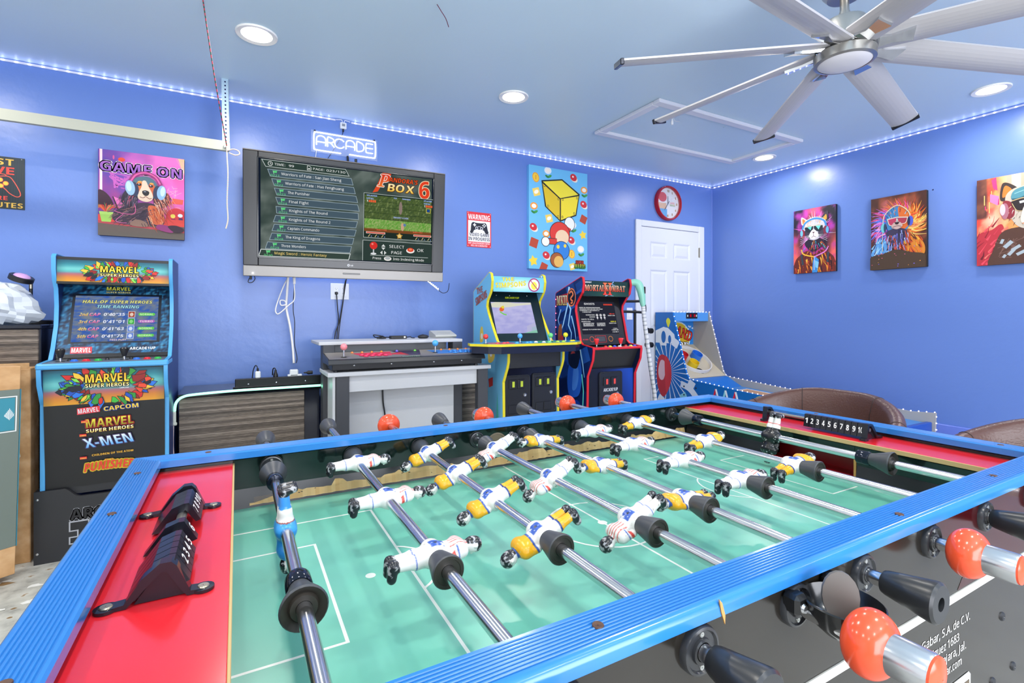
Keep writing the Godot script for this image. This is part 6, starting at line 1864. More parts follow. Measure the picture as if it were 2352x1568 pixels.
func fighter_cabinet() -> void:
	var t := thing("arcade_cabinet", "black arcade cabinet with red edging and lightning on its side", "arcade cabinet", V(2.455, 0, -3.05), 0.0, "arcade cabinets")
	var red := mat("edge_red", h("d8202c"), 0.35)
	var pan: Material = mats.panel_black
	var o := v2([-3.31, 0.0, -2.9, 0.0, -2.905, 0.5, -2.9, 0.71, -2.84, 0.83, -2.83, 0.9, -2.835, 0.925, -2.96, 0.94, -2.985, 0.96, -3.045, 1.19, -3.04, 1.23, -2.99, 1.29, -2.96, 1.32, -2.945, 1.385, -2.955, 1.435, -2.975, 1.44, -3.3, 1.335, -3.31, 1.32])
	for x in [2.229, 2.681]:
		put("side_edge", sheet(G.new(), o, x, 0.018), red, t, true)
		put("side_panel", sheet(G.new(), Geometry2D.offset_polygon(o, -0.005)[0], x, 0.0195), mat("side_ink", h("0d1a3a"), 0.3), t, true)
	var g := G.new()
	slab(g, 2.236, 2.674, Vector2(-2.918, 0.02), Vector2(-2.915, 0.76), 0.012)
	put("front_panel", g, mat("front_ink", h("10142a"), 0.3), t, true)
	g = G.new()
	slab(g, 2.236, 2.674, Vector2(-2.93, 0.755), Vector2(-2.855, 0.905), 0.012)
	put("apron", g, mat("apron_black", h("25262a"), 0.4), t, true)
	put("back_panel", G.new().span(V(2.236, 0.02, -3.31), V(2.674, 1.31, -3.298)), pan, t, true)
	g = G.new()
	slab(g, 2.236, 2.674, Vector2(-2.985, 0.93), Vector2(-3.085, 1.30), 0.01)
	put("screen_board", g, pan, t, true)
	put("deck", G.new().span(V(2.236, 0.905, -2.99), V(2.674, 0.921, -2.842), 0.003), pan, t, true)
	put("deck_edge", G.new().span(V(2.236, 0.904, -2.845), V(2.674, 0.922, -2.834), 0.003), red, t, true)
	put("marquee_box", G.new().span(V(2.236, 1.295, -3.1), V(2.674, 1.412, -2.963), 0.002), pan, t, true)
	put("top_panel", G.new().span(V(2.236, 1.31, -3.3), V(2.674, 1.335, -3.09)), pan, t, true)
	var p := wall_print(-2.9625)
	p.clip = Rect2(2.24, 1.297, 0.43, 0.113)
	p.field(2.24, 1.297, 0.43, 0.113, 16, 6, func(u, v): return h("12302a").lerp(h("2f5a40"), clampf(0.9 - absf(u - 0.6) * 1.6, 0, 1) * (1.0 - v * 0.6)))
	lightning(p, [2.52, 1.41, 2.5, 1.39, 2.54, 1.38, 2.5, 1.37], 0.004)
	lightning(p, [2.44, 1.3, 2.47, 1.31, 2.52, 1.3], 0.004)
	p.text("II", 2.418, 1.308, 0.092, h("e8402a"), {"bold": true, "serif": true, "w": 0.085, "ol": h("6a1a10"), "olw": 0.0025, "col2": h("f07a4a")})
	p.text("MORTAL", 2.248, 1.335, 0.045, h("e84a2a"), {"bold": true, "serif": true, "w": 0.185, "ol": h("3a1408"), "olw": 0.0025, "col2": h("f8e0b8")})
	p.text("KOMBAT", 2.44, 1.335, 0.045, h("e84a2a"), {"bold": true, "serif": true, "w": 0.195, "ol": h("3a1408"), "olw": 0.0025, "col2": h("f8e0b8")})
	p.text("MIDWAY", 2.246, 1.394, 0.011, h("e8e8e8"), {"bold": true})
	art("marquee_print", p, mats.marquee_gloss, t, true)
	var su := V(0, 0.37, -0.10).normalized()
	p = P.new(self, frame(V(0, 0.93, -2.983), V(1, 0, 0), su), 1.0)
	p.clip = Rect2(2.24, 0, 0.43, 0.38)
	p.rect(2.262, 0.085, 0.35, 0.255, h("2c2e3a"))
	var wh := h("e4e6ea")
	p.text("GHOSTS", 2.318, 0.315, 0.015, wh, {"bold": true, "w": 0.1})
	for q in [[2.268, 0.29, 0.2], [2.268, 0.278, 0.22], [2.268, 0.266, 0.19], [2.29, 0.254, 0.08]]:
		_dashes(p, q[0], q[1], q[2], 0.006, wh)
	p.text("GENERATORS", 2.318, 0.23, 0.009, wh, {"bold": true, "w": 0.085}).text("GHOSTS", 2.35, 0.214, 0.009, wh, {"bold": true, "w": 0.053}).text("SHOTS TO KILL:", 2.27, 0.196, 0.009, wh, {"bold": true, "w": 0.12})
	for i in 3:
		p.ell(2.425 + i * 0.035, 0.233, 0.012, 0.01, h("c8c8cc")).ell(2.425 + i * 0.035, 0.213, 0.009, 0.009, h("d8d8e0")).text(str(i + 1), 2.422 + i * 0.035, 0.196, 0.009, wh, {"bold": true})
	p.text("POINTS FOR:", 2.268, 0.178, 0.009, wh, {"bold": true, "w": 0.085})
	for i in 3:
		_dashes(p, 2.28, 0.166 - i * 0.01, 0.1, 0.006, wh)
		_dashes(p, 2.41, 0.166 - i * 0.01, 0.08, 0.006, wh)
	p.text("DAMAGE TO PLAYERS HEALTH:", 2.266, 0.116, 0.008, wh, {"bold": true, "w": 0.19})
	for q in [[0.24, "e84a3a"], [0.178, "e0d83a"]]:
		_dashes(p, 2.548, q[0], 0.05, 0.008, h(q[1]))
		p.text("INSERT COIN", 2.53, q[0] - 0.014, 0.008, wh, {"bold": true, "w": 0.07})
	p.text("1 COIN =", 2.56, 0.122, 0.008, wh, {"bold": true, "w": 0.045})
	_dashes(p, 2.545, 0.111, 0.062, 0.007, wh)
	_dashes(p, 2.55, 0.095, 0.055, 0.007, wh)
	_dashes(p, 2.505, 0.312, 0.08, 0.012, h("e84a3a"))
	art("screen", p, lit_screen(), t, true)
	p = P.new(self, frame(V(0, 0.93, -2.984), V(1, 0, 0), su), 1.0)
	p.line([2.375, 0.02, 2.475, 0.02, 2.475, 0.07, 2.375, 0.07], 0.003, h("b82a30"), true)
	for i in 4:
		p.rect(2.385, 0.03 + i * 0.009, 0.08, 0.003, h("6a6c74"))
	p.ring(2.34, 0.045, 0.02, 0.004, h("c8502e")).ring(2.52, 0.045, 0.02, 0.004, h("c87a2e"))
	_dashes(p, 2.255, 0.04, 0.05, 0.008, h("c82a34"))
	_dashes(p, 2.6, 0.04, 0.05, 0.008, h("c82a34"))
	art("bezel_print", p, mats.print_gloss, t, true)
	for x in [2.315, 2.545]:
		bat_top(t, V(x, 0.921, -2.91), "e8343a", 0.058)
	for b in [[2.375, -2.88, "d83a3a"], [2.41, -2.87, "e8d83a"], [2.43, -2.9, "3a5ad8"], [2.46, -2.88, "3a5ad8"], [2.5, -2.87, "e8e8ea"], [2.585, -2.9, "d83a3a"], [2.61, -2.87, "e8d83a"], [2.63, -2.9, "3a5ad8"], [2.655, -2.88, "3a5ad8"]]:
		push_button(t, V(b[0], 0.921, b[1]), b[2], 0.0145)
	# coin door with red labels
	coin_door(t, 2.335, 2.555, 0.4, 0.735, -2.913, "e84a42")
	p = wall_print(-2.9038)
	p.text("ARCADE1UP", 2.375, 0.588, 0.024, h("e4e6ea"), {"bold": true, "w": 0.135})
	art("door_lettering", p, mats.print_satin, t, true)
	p = wall_print(-2.9145)
	p.field(2.238, 0.03, 0.435, 0.72, 10, 12, func(u, v): return h("0c1020").lerp(h("1f4ab0"), clampf(u * 1.4 - 0.5 + v * 0.8 - 0.5, 0, 1)))
	art("front_print", p, mats.print_gloss, t, true)
	# side art
	p = P.new(self, Transform3D(Basis(V(0, 0, 1), V(0, 1, 0), V(-1, 0, 0)), V(2.2192, 0, 0)), 1.0)
	var nz := fbm(3.0, 23)
	var oo := Geometry2D.offset_polygon(o, -0.006)[0]
	p.put(oo, h("12265a"))
	p.up()
	for i in 30:
		var c := Vector2(rng.randf_range(-3.28, -2.95), rng.randf_range(0.5, 1.3))
		for q in Geometry2D.intersect_polygons(oo, PackedVector2Array([c, c + Vector2(0.1, 0.04), c + Vector2(0.06, 0.14), c + Vector2(-0.04, 0.1)])):
			p.put(q, [h("1a3a78"), h("0d1a44"), h("2450a0")][i % 3])
		p.up()
	lightning(p, [-3.12, 1.37, -3.14, 1.26, -3.1, 1.2, -3.13, 1.08, -3.09, 1.02, -3.1, 0.94], 0.016)
	lightning(p, [-3.13, 1.26, -3.2, 1.08, -3.25, 1.0, -3.26, 0.93], 0.012)
	lightning(p, [-3.09, 1.15, -3.05, 1.05, -3.03, 0.96], 0.01)
	lightning(p, [-3.23, 1.2, -3.27, 1.12, -3.24, 1.05, -3.26, 1.0], 0.009)
	lightning(p, [-2.98, 0.9, -2.95, 0.8, -2.93, 0.7], 0.014)
	p.poly([-3.295, 1.235, -3.12, 1.255, -3.12, 1.325, -3.295, 1.305], h("b8202a"))
	p.text("MKII", -3.29, 1.232, 0.075, h("d8b86a"), {"bold": true, "serif": true, "w": 0.14, "ol": h("3a0d0d"), "olw": 0.004, "col2": h("fff0c8")})
	p.ell(-3.09, 1.29, 0.055, 0.07, h("e07a4a")).ell(-3.09, 1.29, 0.047, 0.06, h("14101a")).line(curve([Vector2(-3.12, 1.32), Vector2(-3.09, 1.335), Vector2(-3.07, 1.31), Vector2(-3.1, 1.28), Vector2(-3.07, 1.255), Vector2(-3.1, 1.245)], 5), 0.014, h("e07a4a"))
	p.blob([-3.27, 0.94, -3.22, 0.96, -3.22, 1.08, -3.26, 1.06], h("a85a2a")).blob([-3.25, 0.93, -3.2, 0.93, -3.2, 0.99, -3.24, 0.99], h("c8362e"))
	p.blob([-3.12, 0.55, -3.0, 0.56, -2.96, 0.7, -2.99, 0.85, -3.08, 0.86, -3.14, 0.7], h("2a62c8")).blob([-3.08, 0.6, -3.02, 0.62, -3.0, 0.74, -3.05, 0.8], h("4f8ae0")).blob([-3.1, 0.05, -2.98, 0.05, -2.97, 0.48, -3.1, 0.46], h("1a3a98"))
	p.blob([-3.12, 0.78, -3.02, 0.76, -2.98, 0.88, -3.04, 0.91, -3.12, 0.89], h("1a1c30")).poly([-3.1, 0.86, -3.04, 0.87, -3.07, 0.9], h("d84a3a"))
	p.line([-2.96, 0.72, -2.94, 0.6, -2.95, 0.45, -2.93, 0.3], 0.012, h("6ae0d0"))
	art("side_print", p, mats.print_gloss, t, true)
	put("side_knob", G.new().box(V(2.7, 0.62, -3.0), V(0.022, 0.08, 0.02), 0.006), mat("knob_blue", h("1d2f5a"), 0.35), t, true)
	var tiny := glow("tiny_led", h("ff6a8a"), 3.0)
	for i in 7:
		put("led", G.new().sph(V(2.216, 1.28 - i * 0.055, -3.3), V(0.004, 0.004, 0.004), 8), tiny, t, true)
	for i in 5:
		put("led", G.new().sph(V(2.226, 1.352 + i * 0.016, -3.24 + i * 0.05), V(0.003, 0.003, 0.003), 8), tiny, t, true)


func steamer() -> void:
	var mint := mat("mint", h("93d8c2"), 0.35)
	var t := thing("steam_mop", "mint green steamer head with a white hose hanging behind the black and red cabinet", "steamer", V(2.95, 0, -3.1))
	var o := V(0, 0, 0)
	put("head", G.new().tube(curve([V(2.83, 1.40, -3.16), V(2.865, 1.425, -3.13), V(2.9, 1.41, -3.1), V(2.925, 1.33, -3.09), V(2.94, 1.25, -3.09), V(2.945, 1.235, -3.09)], 6), [0.018, 0.02, 0.022, 0.024, 0.025, 0.026, 0.027, 0.028, 0.03, 0.03, 0.031, 0.032, 0.033, 0.033, 0.033, 0.033, 0.032, 0.031, 0.031, 0.03, 0.028, 0.026, 0.025, 0.024, 0.023, 0.022, 0.021, 0.02, 0.02, 0.02, 0.02], 16), mint, t, true)
	put("trigger", G.new().box(V(2.936, 1.36, -3.066), V(0.018, 0.06, 0.018), 0.006), mats.black_rubber, t, true)
	var hose := painted("hose_white", 0.55)
	var g := G.new()
	var hc := curve([V(2.945, 1.23, -3.09), V(2.955, 1.1, -3.085), V(2.985, 0.9, -3.08), V(3.02, 0.7, -3.08), V(3.06, 0.5, -3.08), V(3.075, 0.3, -3.09), V(3.05, 0.1, -3.1), V(3.02, 0.04, -3.12)], 16)
	for i in hc.size() - 1:
		g.col = h("e9e9ea") if i % 3 != 0 else h("b9bdc4")
		g.tube([hc[i], hc[i + 1]], 0.0175, 12)
	put("hose", g, hose, t, true)
	var bar: Material = mats.black_rubber
	put("hanger_bar", G.new().tube(curve([V(2.78, 1.27, -3.2), V(2.92, 1.272, -3.19), V(3.01, 1.272, -3.18), V(3.045, 1.245, -3.18), V(3.05, 1.19, -3.18), V(3.03, 1.18, -3.18), V(2.96, 1.182, -3.18), V(2.85, 1.185, -3.19), V(2.77, 1.185, -3.2)], 6), 0.0115, 10), bar, t, true)
	put("pole", G.new().cyl(V(2.955, 1.2, -3.2), V(2.955, 0.1, -3.2), 0.012, 12), bar, t, true)
	put("base", G.new().at(Transform3D(Basis(), V(2.97, 0, -3.2))).lathe([Vector2(0.14, 0.0), Vector2(0.145, 0.02), Vector2(0.14, 0.09), Vector2(0.1, 0.13), Vector2(0.0005, 0.14)], 28), mint, t, true)


func ball_game() -> void:
	var t := thing("ball_toss_game", "blue carnival ball toss game with LED edging, standing along the wall", "arcade game", V(3.985, 0, -2.7))
	var blue := mat("game_blue", h("1f72c8"), 0.35)
	var gry := mat("game_grey", h("a7a5a2"), 0.5)
	var o := v2([-3.73, 0.0, -1.62, 0.0, -1.605, 0.477, -1.75, 0.465, -2.76, 0.514, -3.26, 0.55, -3.3, 0.562, -3.33, 0.6, -3.5, 1.175, -3.5, 1.185, -3.73, 1.185])
	for x in [3.729, 4.241]:
		put("side_panel", sheet(G.new(), o, x, 0.018), blue if x < 4 else gry, t, true)
	put("outer_skin", sheet(G.new(), o, 4.2515, 0.003), mat("skin_navy", h("1d4fae"), 0.35), t, true)
	put("back_board", G.new().span(V(3.738, 0.0, -3.73), V(4.232, 1.18, -3.7)), mat("back_navy", h("1b2a55"), 0.5), t, true)
	put("hood", G.new().span(V(3.738, 1.094, -3.7), V(4.232, 1.184, -3.505), 0.004), mat("hood_blue", h("4f93da"), 0.35), t, true)
	var sc := put("score_display", G.new().span(V(3.908, 1.122, -3.506), V(4.068, 1.18, -3.5), 0.012), mats.gloss_black, t, true)
	var p := wall_print(-3.4995)
	for x in [3.955, 4.01]:
		p.rect(x, 1.137, 0.026, 0.03, h("8a1424")).text("8", x + 0.004, 1.14, 0.022, h("d8283a"), {"bold": true})
	p.ell(3.926, 1.15, 0.008, 0.012, h("c8ccd4")).ell(4.05, 1.15, 0.008, 0.012, h("c8ccd4"))
	art("digit_screen", p, lit_screen(), sc)
	# back art with the lettering that shows past the side panel
	p = wall_print(-3.6995)
	p.clip = Rect2(3.738, 0.55, 0.494, 0.55)
	p.rect(3.738, 0.55, 0.494, 0.55, h("2f86d8")).ell(3.98, 0.9, 0.21, 0.19, h("cfe8f4"), 0.4).ell(3.98, 0.9, 0.2, 0.175, h("e8c83a"), 0.4).ell(4.0, 0.92, 0.17, 0.14, h("d8b02a"), 0.4)
	for i in 22:
		p.ell(rng.randf_range(4.12, 4.23), rng.randf_range(0.75, 1.05), rng.randf_range(0.004, 0.012), 0.008, h("e8f2fa"))
	p.text("AND", 3.96, 0.955, 0.1, h("e03a30"), {"bold": true, "serif": true, "w": 0.24, "slant": 0.1, "ol": h("3a1410"), "olw": 0.006, "rot": -0.32})
	p.text("RE", 4.0, 0.785, 0.1, h("f4f4f4"), {"bold": true, "serif": true, "w": 0.15, "ol": h("1c1c24"), "olw": 0.007, "rot": -0.12})
	art("back_print", p, mats.print_gloss, t, true)
	# sloping playfield with ring and cups
	var a := Vector2(-3.30, 0.56)
	var b := Vector2(-3.70, 0.849)
	var g := G.new()
	slab(g, 3.738, 4.232, a, b, 0.01)
	put("playfield", g, mat("playfield_tan", h("c2b79f"), 0.5), t, true)
	var su := V(0, 0.26, -0.36).normalized()
	var xf := frame(V(0, 0.56, -3.30), V(1, 0, 0), su)
	var white := mat("ring_white", h("e6e4e2"), 0.35)
	var rg := G.new().at(xf)
	var rp := []
	for i in 40:
		var an := TAU * i / 40.0
		rp.append(Vector2(3.975 + cos(an) * 0.2, 0.24 + sin(an) * (0.18 if sin(an) < 0 else 0.2)))
	for i in 40:
		var A: Vector2 = rp[i]
		var B: Vector2 = rp[(i + 1) % 40]
		var n := (B - A).orthogonal().normalized()
		rg.face([V(A.x, A.y, 0), V(B.x, B.y, 0), V(B.x, B.y, 0.035), V(A.x, A.y, 0.035)], V(-n.x, -n.y, 0))
		rg.face([V(A.x, A.y, 0) + V(n.x, n.y, 0) * 0.006, V(B.x, B.y, 0) + V(n.x, n.y, 0) * 0.006, V(B.x, B.y, 0.035) + V(n.x, n.y, 0) * 0.006, V(A.x, A.y, 0.035) + V(n.x, n.y, 0) * 0.006], V(n.x, n.y, 0))
		rg.face([V(A.x, A.y, 0.035), V(B.x, B.y, 0.035), V(B.x, B.y, 0.035) + V(n.x, n.y, 0) * 0.006, V(A.x, A.y, 0.035) + V(n.x, n.y, 0) * 0.006], V(0, 0, 1))
	put("catch_ring", rg, white, t, true)
	for c in [[3.91, 0.165, "e8c82a", 0.05], [4.06, 0.28, "2f78d8", 0.055], [3.88, 0.29, "d83038", 0.045]]:
		put("cup", G.new().at(xf * Transform3D(Basis(V(1, 0, 0), V(0, 0, 1), V(0, -1, 0)), V(c[0], c[1], 0.0))).lathe([Vector2(c[3], 0.0), Vector2(c[3], 0.06), Vector2(c[3] * 0.94, 0.06), Vector2(c[3] * 0.92, 0.004), Vector2(0.0005, 0.004)], 28), mat("cup_" + c[2], h(c[2]), 0.35), t, true)
	put("ball_hole", G.new().at(xf * Transform3D(Basis(V(1, 0, 0), V(0, 0, 1), V(0, -1, 0)), V(3.96, 0.09, 0.0005))).lathe([Vector2(0.04, 0), Vector2(0.0005, 0.001)], 20), mats.inside_shade, t, true)  # flat dark disc standing in for the shade inside the hole
	# alley bed with a hump before the ring
	put("hump", sheet(G.new(), v2([-3.3, 0.3, -3.12, 0.3, -3.12, 0.475, -3.2, 0.515, -3.27, 0.552, -3.3, 0.556]), 3.985, 0.494), blue, t, true)
	put("alley", sheet(G.new(), v2([-3.14, 0.3, -1.66, 0.3, -1.66, 0.40, -3.14, 0.475]), 3.985, 0.494), mat("alley_blue", h("3f86cc"), 0.35), t, true)
	p = P.new(self, frame(V(0, 0.4755, -3.14), V(1, 0, 0), V(0, 0.075, -1.48)), 1.0)
	p.poly([3.8, -0.15, 4.17, -0.12, 4.2, -0.75, 3.78, -0.75], h("e8e4de")).poly([3.82, -0.17, 4.15, -0.14, 4.17, -0.72, 3.8, -0.72], h("c89468"))
	for i in 3:
		p.poly([3.8, -0.8 - i * 0.12, 4.18, -0.78 - i * 0.12, 4.18, -0.84 - i * 0.12, 3.8, -0.86 - i * 0.12], h("c83a3a") if i % 2 == 0 else h("e8e4de"))
	p.poly([3.86, -1.2, 4.12, -1.15, 4.15, -1.33, 3.84, -1.35], h("c89468"))
	art("alley_print", p, mats.print_satin, t, true)
	put("end_board", G.new().span(V(3.738, 0.0, -1.66), V(4.232, 0.41, -1.625), 0.004), mat("skin_navy", h("1d4fae"), 0.35), t, true)
	# outside art of the panel that faces the room
	p = P.new(self, Transform3D(Basis(V(0, 0, 1), V(0, 1, 0), V(-1, 0, 0)), V(3.7195, 0, 0)), 1.0)
	var oo := Geometry2D.offset_polygon(o, -0.003)[0]
	p.put(oo, h("1668b4"))
	p.up()
	var wht := h("e8ecf0")
	for i in 26:
		var an := TAU * i / 26.0
		var r0 := Vector2(-3.56, 0.6)
		var e := r0 + Vector2(cos(an), sin(an)) * 0.3
		for q in Geometry2D.intersect_polygons(oo, PackedVector2Array([r0, e + Vector2(-sin(an), cos(an)) * 0.006, e - Vector2(-sin(an), cos(an)) * 0.006])):
			p.put(q, wht)
	p.up()
	for i in 12:
		var an := TAU * i / 12.0 + 0.2
		var c := Vector2(-3.56, 0.6) + Vector2(cos(an), sin(an)) * 0.3
		var s := PackedVector2Array()
		for k in 4:
			s.append(c + Vector2(0.055, 0).rotated(an + k * PI / 2 + 0.6))
		for q in Geometry2D.intersect_polygons(oo, s):
			p.put(q, wht if i % 3 != 1 else h("8fd4dc"))
	p.up()
	for q in Geometry2D.intersect_polygons(oo, v2([-3.73, 0.88, -3.46, 0.88, -3.48, 0.97, -3.56, 1.03, -3.62, 1.04, -3.73, 1.0])):
		p.put(q, wht)
	p.up()
	p.ell(-3.62, 0.94, 0.03, 0.06, h("1668b4")).ell(-3.54, 0.92, 0.02, 0.04, h("1668b4"))
	p.blob([-3.585, 1.1, -3.56, 1.13, -3.53, 1.1, -3.545, 1.055, -3.557, 1.035, -3.57, 1.055], h("e0dc2a"))
	p.blob([-3.71, 0.62, -3.68, 0.74, -3.61, 0.76, -3.53, 0.68, -3.52, 0.52, -3.58, 0.38, -3.64, 0.35, -3.7, 0.45], h("b81c2c")).blob([-3.69, 0.6, -3.66, 0.7, -3.61, 0.7, -3.59, 0.62, -3.62, 0.52, -3.67, 0.52], h("d8b4bc")).blob([-3.6, 0.75, -3.53, 0.68, -3.52, 0.52, -3.58, 0.39, -3.6, 0.55], h("d02c34"))
	p.line(curve([Vector2(-3.4, 0.5), Vector2(-3.3, 0.47), Vector2(-3.22, 0.4), Vector2(-3.15, 0.3)], 5), 0.06, wht)
	for q in [[-3.0, "d8283a"], [-2.9, "8fd4dc"], [-2.8, "d8283a"], [-2.45, "e8ecf0"]]:
		p.line([q[0], 0.5, q[0] - 0.12, 0.1], 0.018, h(q[1])).line([q[0], 0.5, q[0] + 0.12, 0.1], 0.018, wht)
	p.blob([-2.84, 0.3, -2.8, 0.38, -2.75, 0.3, -2.8, 0.26], h("d8283a"))
	p.ell(-2.55, 0.38, 0.11, 0.12, h("d8dc3a")).ell(-2.56, 0.38, 0.08, 0.09, h("eef0b8")).ell(-2.37, 0.34, 0.09, 0.09, h("d8283a")).ell(-2.38, 0.34, 0.05, 0.06, h("f0d8d8")).ell(-2.25, 0.4, 0.06, 0.04, h("3ac06a"))
	art("side_print", p, mats.print_gloss, t, true)
	var bolt := mat("bolt_black", h("17191f"), 0.4)
	for y in [0.48, 0.4, 0.32]:
		for z in [-3.36, -3.22]:
			put("bolt", G.new().sph(V(3.719, y, z), V(0.003, 0.009, 0.009), 8), bolt, t, true)
	# LEDs along the edges
	var one := G.new().box(Vector3.ZERO, V(0.006, 0.006, 0.006), 0.001).mesh()
	var warm := glow("led_warm", h("fff4e0"), 5.0)
	var cool := glow("led_cool", h("e6dcff"), 5.0)
	var path := [V(0, 1.189, -3.5), V(0, 0.605, -3.332), V(0, 0.565, -3.302), V(0, 0.554, -3.26), V(0, 0.518, -2.76), V(0, 0.469, -1.75), V(0, 0.481, -1.608)]
	var lens := [0.0]
	for i in path.size() - 1:
		lens.append(lens[i] + (path[i + 1] - path[i]).length())
	for x in [3.727, 4.243]:
		var n := int(lens[-1] / 0.047)
		for i in n + 1:
			var s := 0.047 * i
			for k in path.size() - 1:
				if s >= lens[k] and s < lens[k + 1]:
					var o2 := MeshInstance3D.new()
					o2.name = "led"
					o2.mesh = one
					o2.material_override = warm if x < 4 else cool
					o2.position = V(x, 0, 0) + path[k].lerp(path[k + 1], (s - lens[k]) / (lens[k + 1] - lens[k])) - t.position
					t.add_child(o2, true)
	for i in 11:
		var o2 := MeshInstance3D.new()
		o2.name = "led"
		o2.mesh = one
		o2.material_override = warm
		o2.position = V(3.75 + i * 0.045, 1.189, -3.506) - t.position
		t.add_child(o2, true)
	for i in 5:
		for x in [4.243, 3.727]:
			var o2 := MeshInstance3D.new()
			o2.name = "led"
			o2.mesh = one
			o2.material_override = cool if x > 4 else warm
			o2.position = V(x, 0.45 - i * 0.045, -1.605) - t.position
			t.add_child(o2, true)


func tub_chair(label: String, c: Vector3, turn: float) -> void:
	# faces +x in its own frame; a leather shell that is high at the back and falls to the arms
	var t := thing("tub_chair", label, "chair", c, turn, "brown leather tub chairs")
	var lea := mat("brown_leather", h("5a3d36"), 0.36)
	lea.heightmap_enabled = true
	lea.heightmap_texture = noise_tex(0.09, [], [], 256, FastNoiseLite.TYPE_CELLULAR, 3)
	lea.heightmap_scale = 0.12
	lea.uv1_triplanar = true
	lea.uv1_scale = V(5, 5, 5)
	var n := 64
	var g := G.new()
	var span := deg_to_rad(128.0)
	var prof := func(a: float) -> Array:
		# section of the shell at angle a from the back, as (radius, y) going up outside, over the rim and down inside
		var k := absf(a) / span
		var top := lerpf(0.78, 0.665, smoothstep(0.12, 0.85, k))
		var R := lerpf(0.365, 0.385, k)
		var out := []
		out.append(Vector2(R - 0.05, 0.12))
		out.append(Vector2(R - 0.005, 0.35))
		out.append(Vector2(R, top - 0.05))
		var roll := 0.026
		for i in 9:
			var th := PI * i / 8.0
			out.append(Vector2(R - roll + cos(th) * roll * 1.15, top - roll + sin(th) * roll))
		out.append(Vector2(R - 0.07, top - 0.08))
		out.append(Vector2(R - 0.085, 0.42))
		return out
	var pos := func(a: float, q: Vector2) -> Vector3: return V(-cos(a) * q.x, q.y, sin(a) * q.x)
	var grid := []
	for i in n + 1:
		var a := -span + 2.0 * span * i / n
		var row := []
		for q in prof.call(a):
			row.append(pos.call(a, q))
		grid.append(row)
	var m: int = grid[0].size()
	var nor := func(i: int, j: int) -> Vector3:
		var du: Vector3 = grid[mini(i + 1, n)][j] - grid[maxi(i - 1, 0)][j]
		var dv: Vector3 = grid[i][mini(j + 1, m - 1)] - grid[i][maxi(j - 1, 0)]
		return dv.cross(du).normalized()
	for i in n:
		for j in m - 1:
			g.quadn(grid[i][j], grid[i + 1][j], grid[i + 1][j + 1], grid[i][j + 1], nor.call(i, j), nor.call(i + 1, j), nor.call(i + 1, j + 1), nor.call(i, j + 1))
	for e in [0, n]:
		var cap := []
		for q in grid[e]:
			cap.append(q)
		var cc := Vector3.ZERO
		for q in cap:
			cc += q / cap.size()
		var dirn: Vector3 = grid[e][2] - grid[absi(e - 1)][2]
		for j in cap.size() - 1:
			g.face([cc + dirn.normalized() * 0.012, cap[j], cap[j + 1]], dirn)
		g.face([cc + dirn.normalized() * 0.012, cap[-1], cap[0]], dirn)
	put("shell", g, lea, t)
	# seams over the rim
	var seam := mat("seam", h("33211d"), 0.5)
	for a in [-1.25, -0.55, 0.55, 1.25]:
		var pts := []
		var pr: Array = prof.call(a)
		for j in range(2, pr.size()):
			pts.append(pos.call(a, pr[j]))
		put("seam", G.new().tube(pts, 0.0022, 6), seam, t)
	put("seat", G.new().at(Transform3D(Basis(), V(0.03, 0, 0))).lathe([Vector2(0.27, 0.3), Vector2(0.3, 0.32), Vector2(0.305, 0.41), Vector2(0.28, 0.45), Vector2(0.15, 0.462), Vector2(0.0005, 0.465)], 36), lea, t)
	for s in [[-0.22, -0.22], [-0.22, 0.22], [0.22, -0.22], [0.22, 0.22]]:
		put("leg", G.new().tube([V(s[0], 0.14, s[1]), V(s[0] * 1.08, 0.0, s[1] * 1.08)], [0.022, 0.015], 12), mat("dark_leg", h("241a17"), 0.4), t)
	put("base", G.new().lathe([Vector2(0.28, 0.12), Vector2(0.31, 0.14), Vector2(0.31, 0.3), Vector2(0.0005, 0.3)], 32), lea, t)


func chairs() -> void:
	tub_chair("brown leather tub chair between the foosball table and the ball toss game", V(2.31, 0, -1.38), -PI)
	tub_chair("brown leather tub chair cut by the picture edge beyond the table corner", V(2.33, 0, -0.5), -PI)


# a line of print too small to read: a row of little marks
func _dashes(p: P, x: float, y: float, w: float, hh: float, col: Color) -> void:
	var e := x
	while e < x + w:
		var l := hh * rng.randf_range(0.5, 0.9)
		p.put(PackedVector2Array([Vector2(e, y), Vector2(e + l, y), Vector2(e + l, y + hh), Vector2(e, y + hh)]), col)
		e += l + hh * (0.25 if rng.randf() < 0.8 else 0.9)
	p.up()


# ---------------------------------------------------------------- foosball table
const RY := 0.838            # height of the rods
const PY := 0.763            # height of the pitch
const ROD_X := [0.0625, 0.225, 0.379, 0.529, 0.666, 0.842, 1.021, 1.209]
var player_grid := {}


func _cap(p: Vector3, a: Vector3, b: Vector3, ra: float, rb: float) -> float:
	var ba := b - a
	var t := clampf((p - a).dot(ba) / maxf(ba.length_squared(), 1e-12), 0.0, 1.0)
	return (p - a - ba * t).length() - lerpf(ra, rb, t)


func _smin(a: float, b: float, k: float) -> float:
	var d := maxf(k - absf(a - b), 0.0) / k
	return minf(a, b) - d * d * k * 0.25


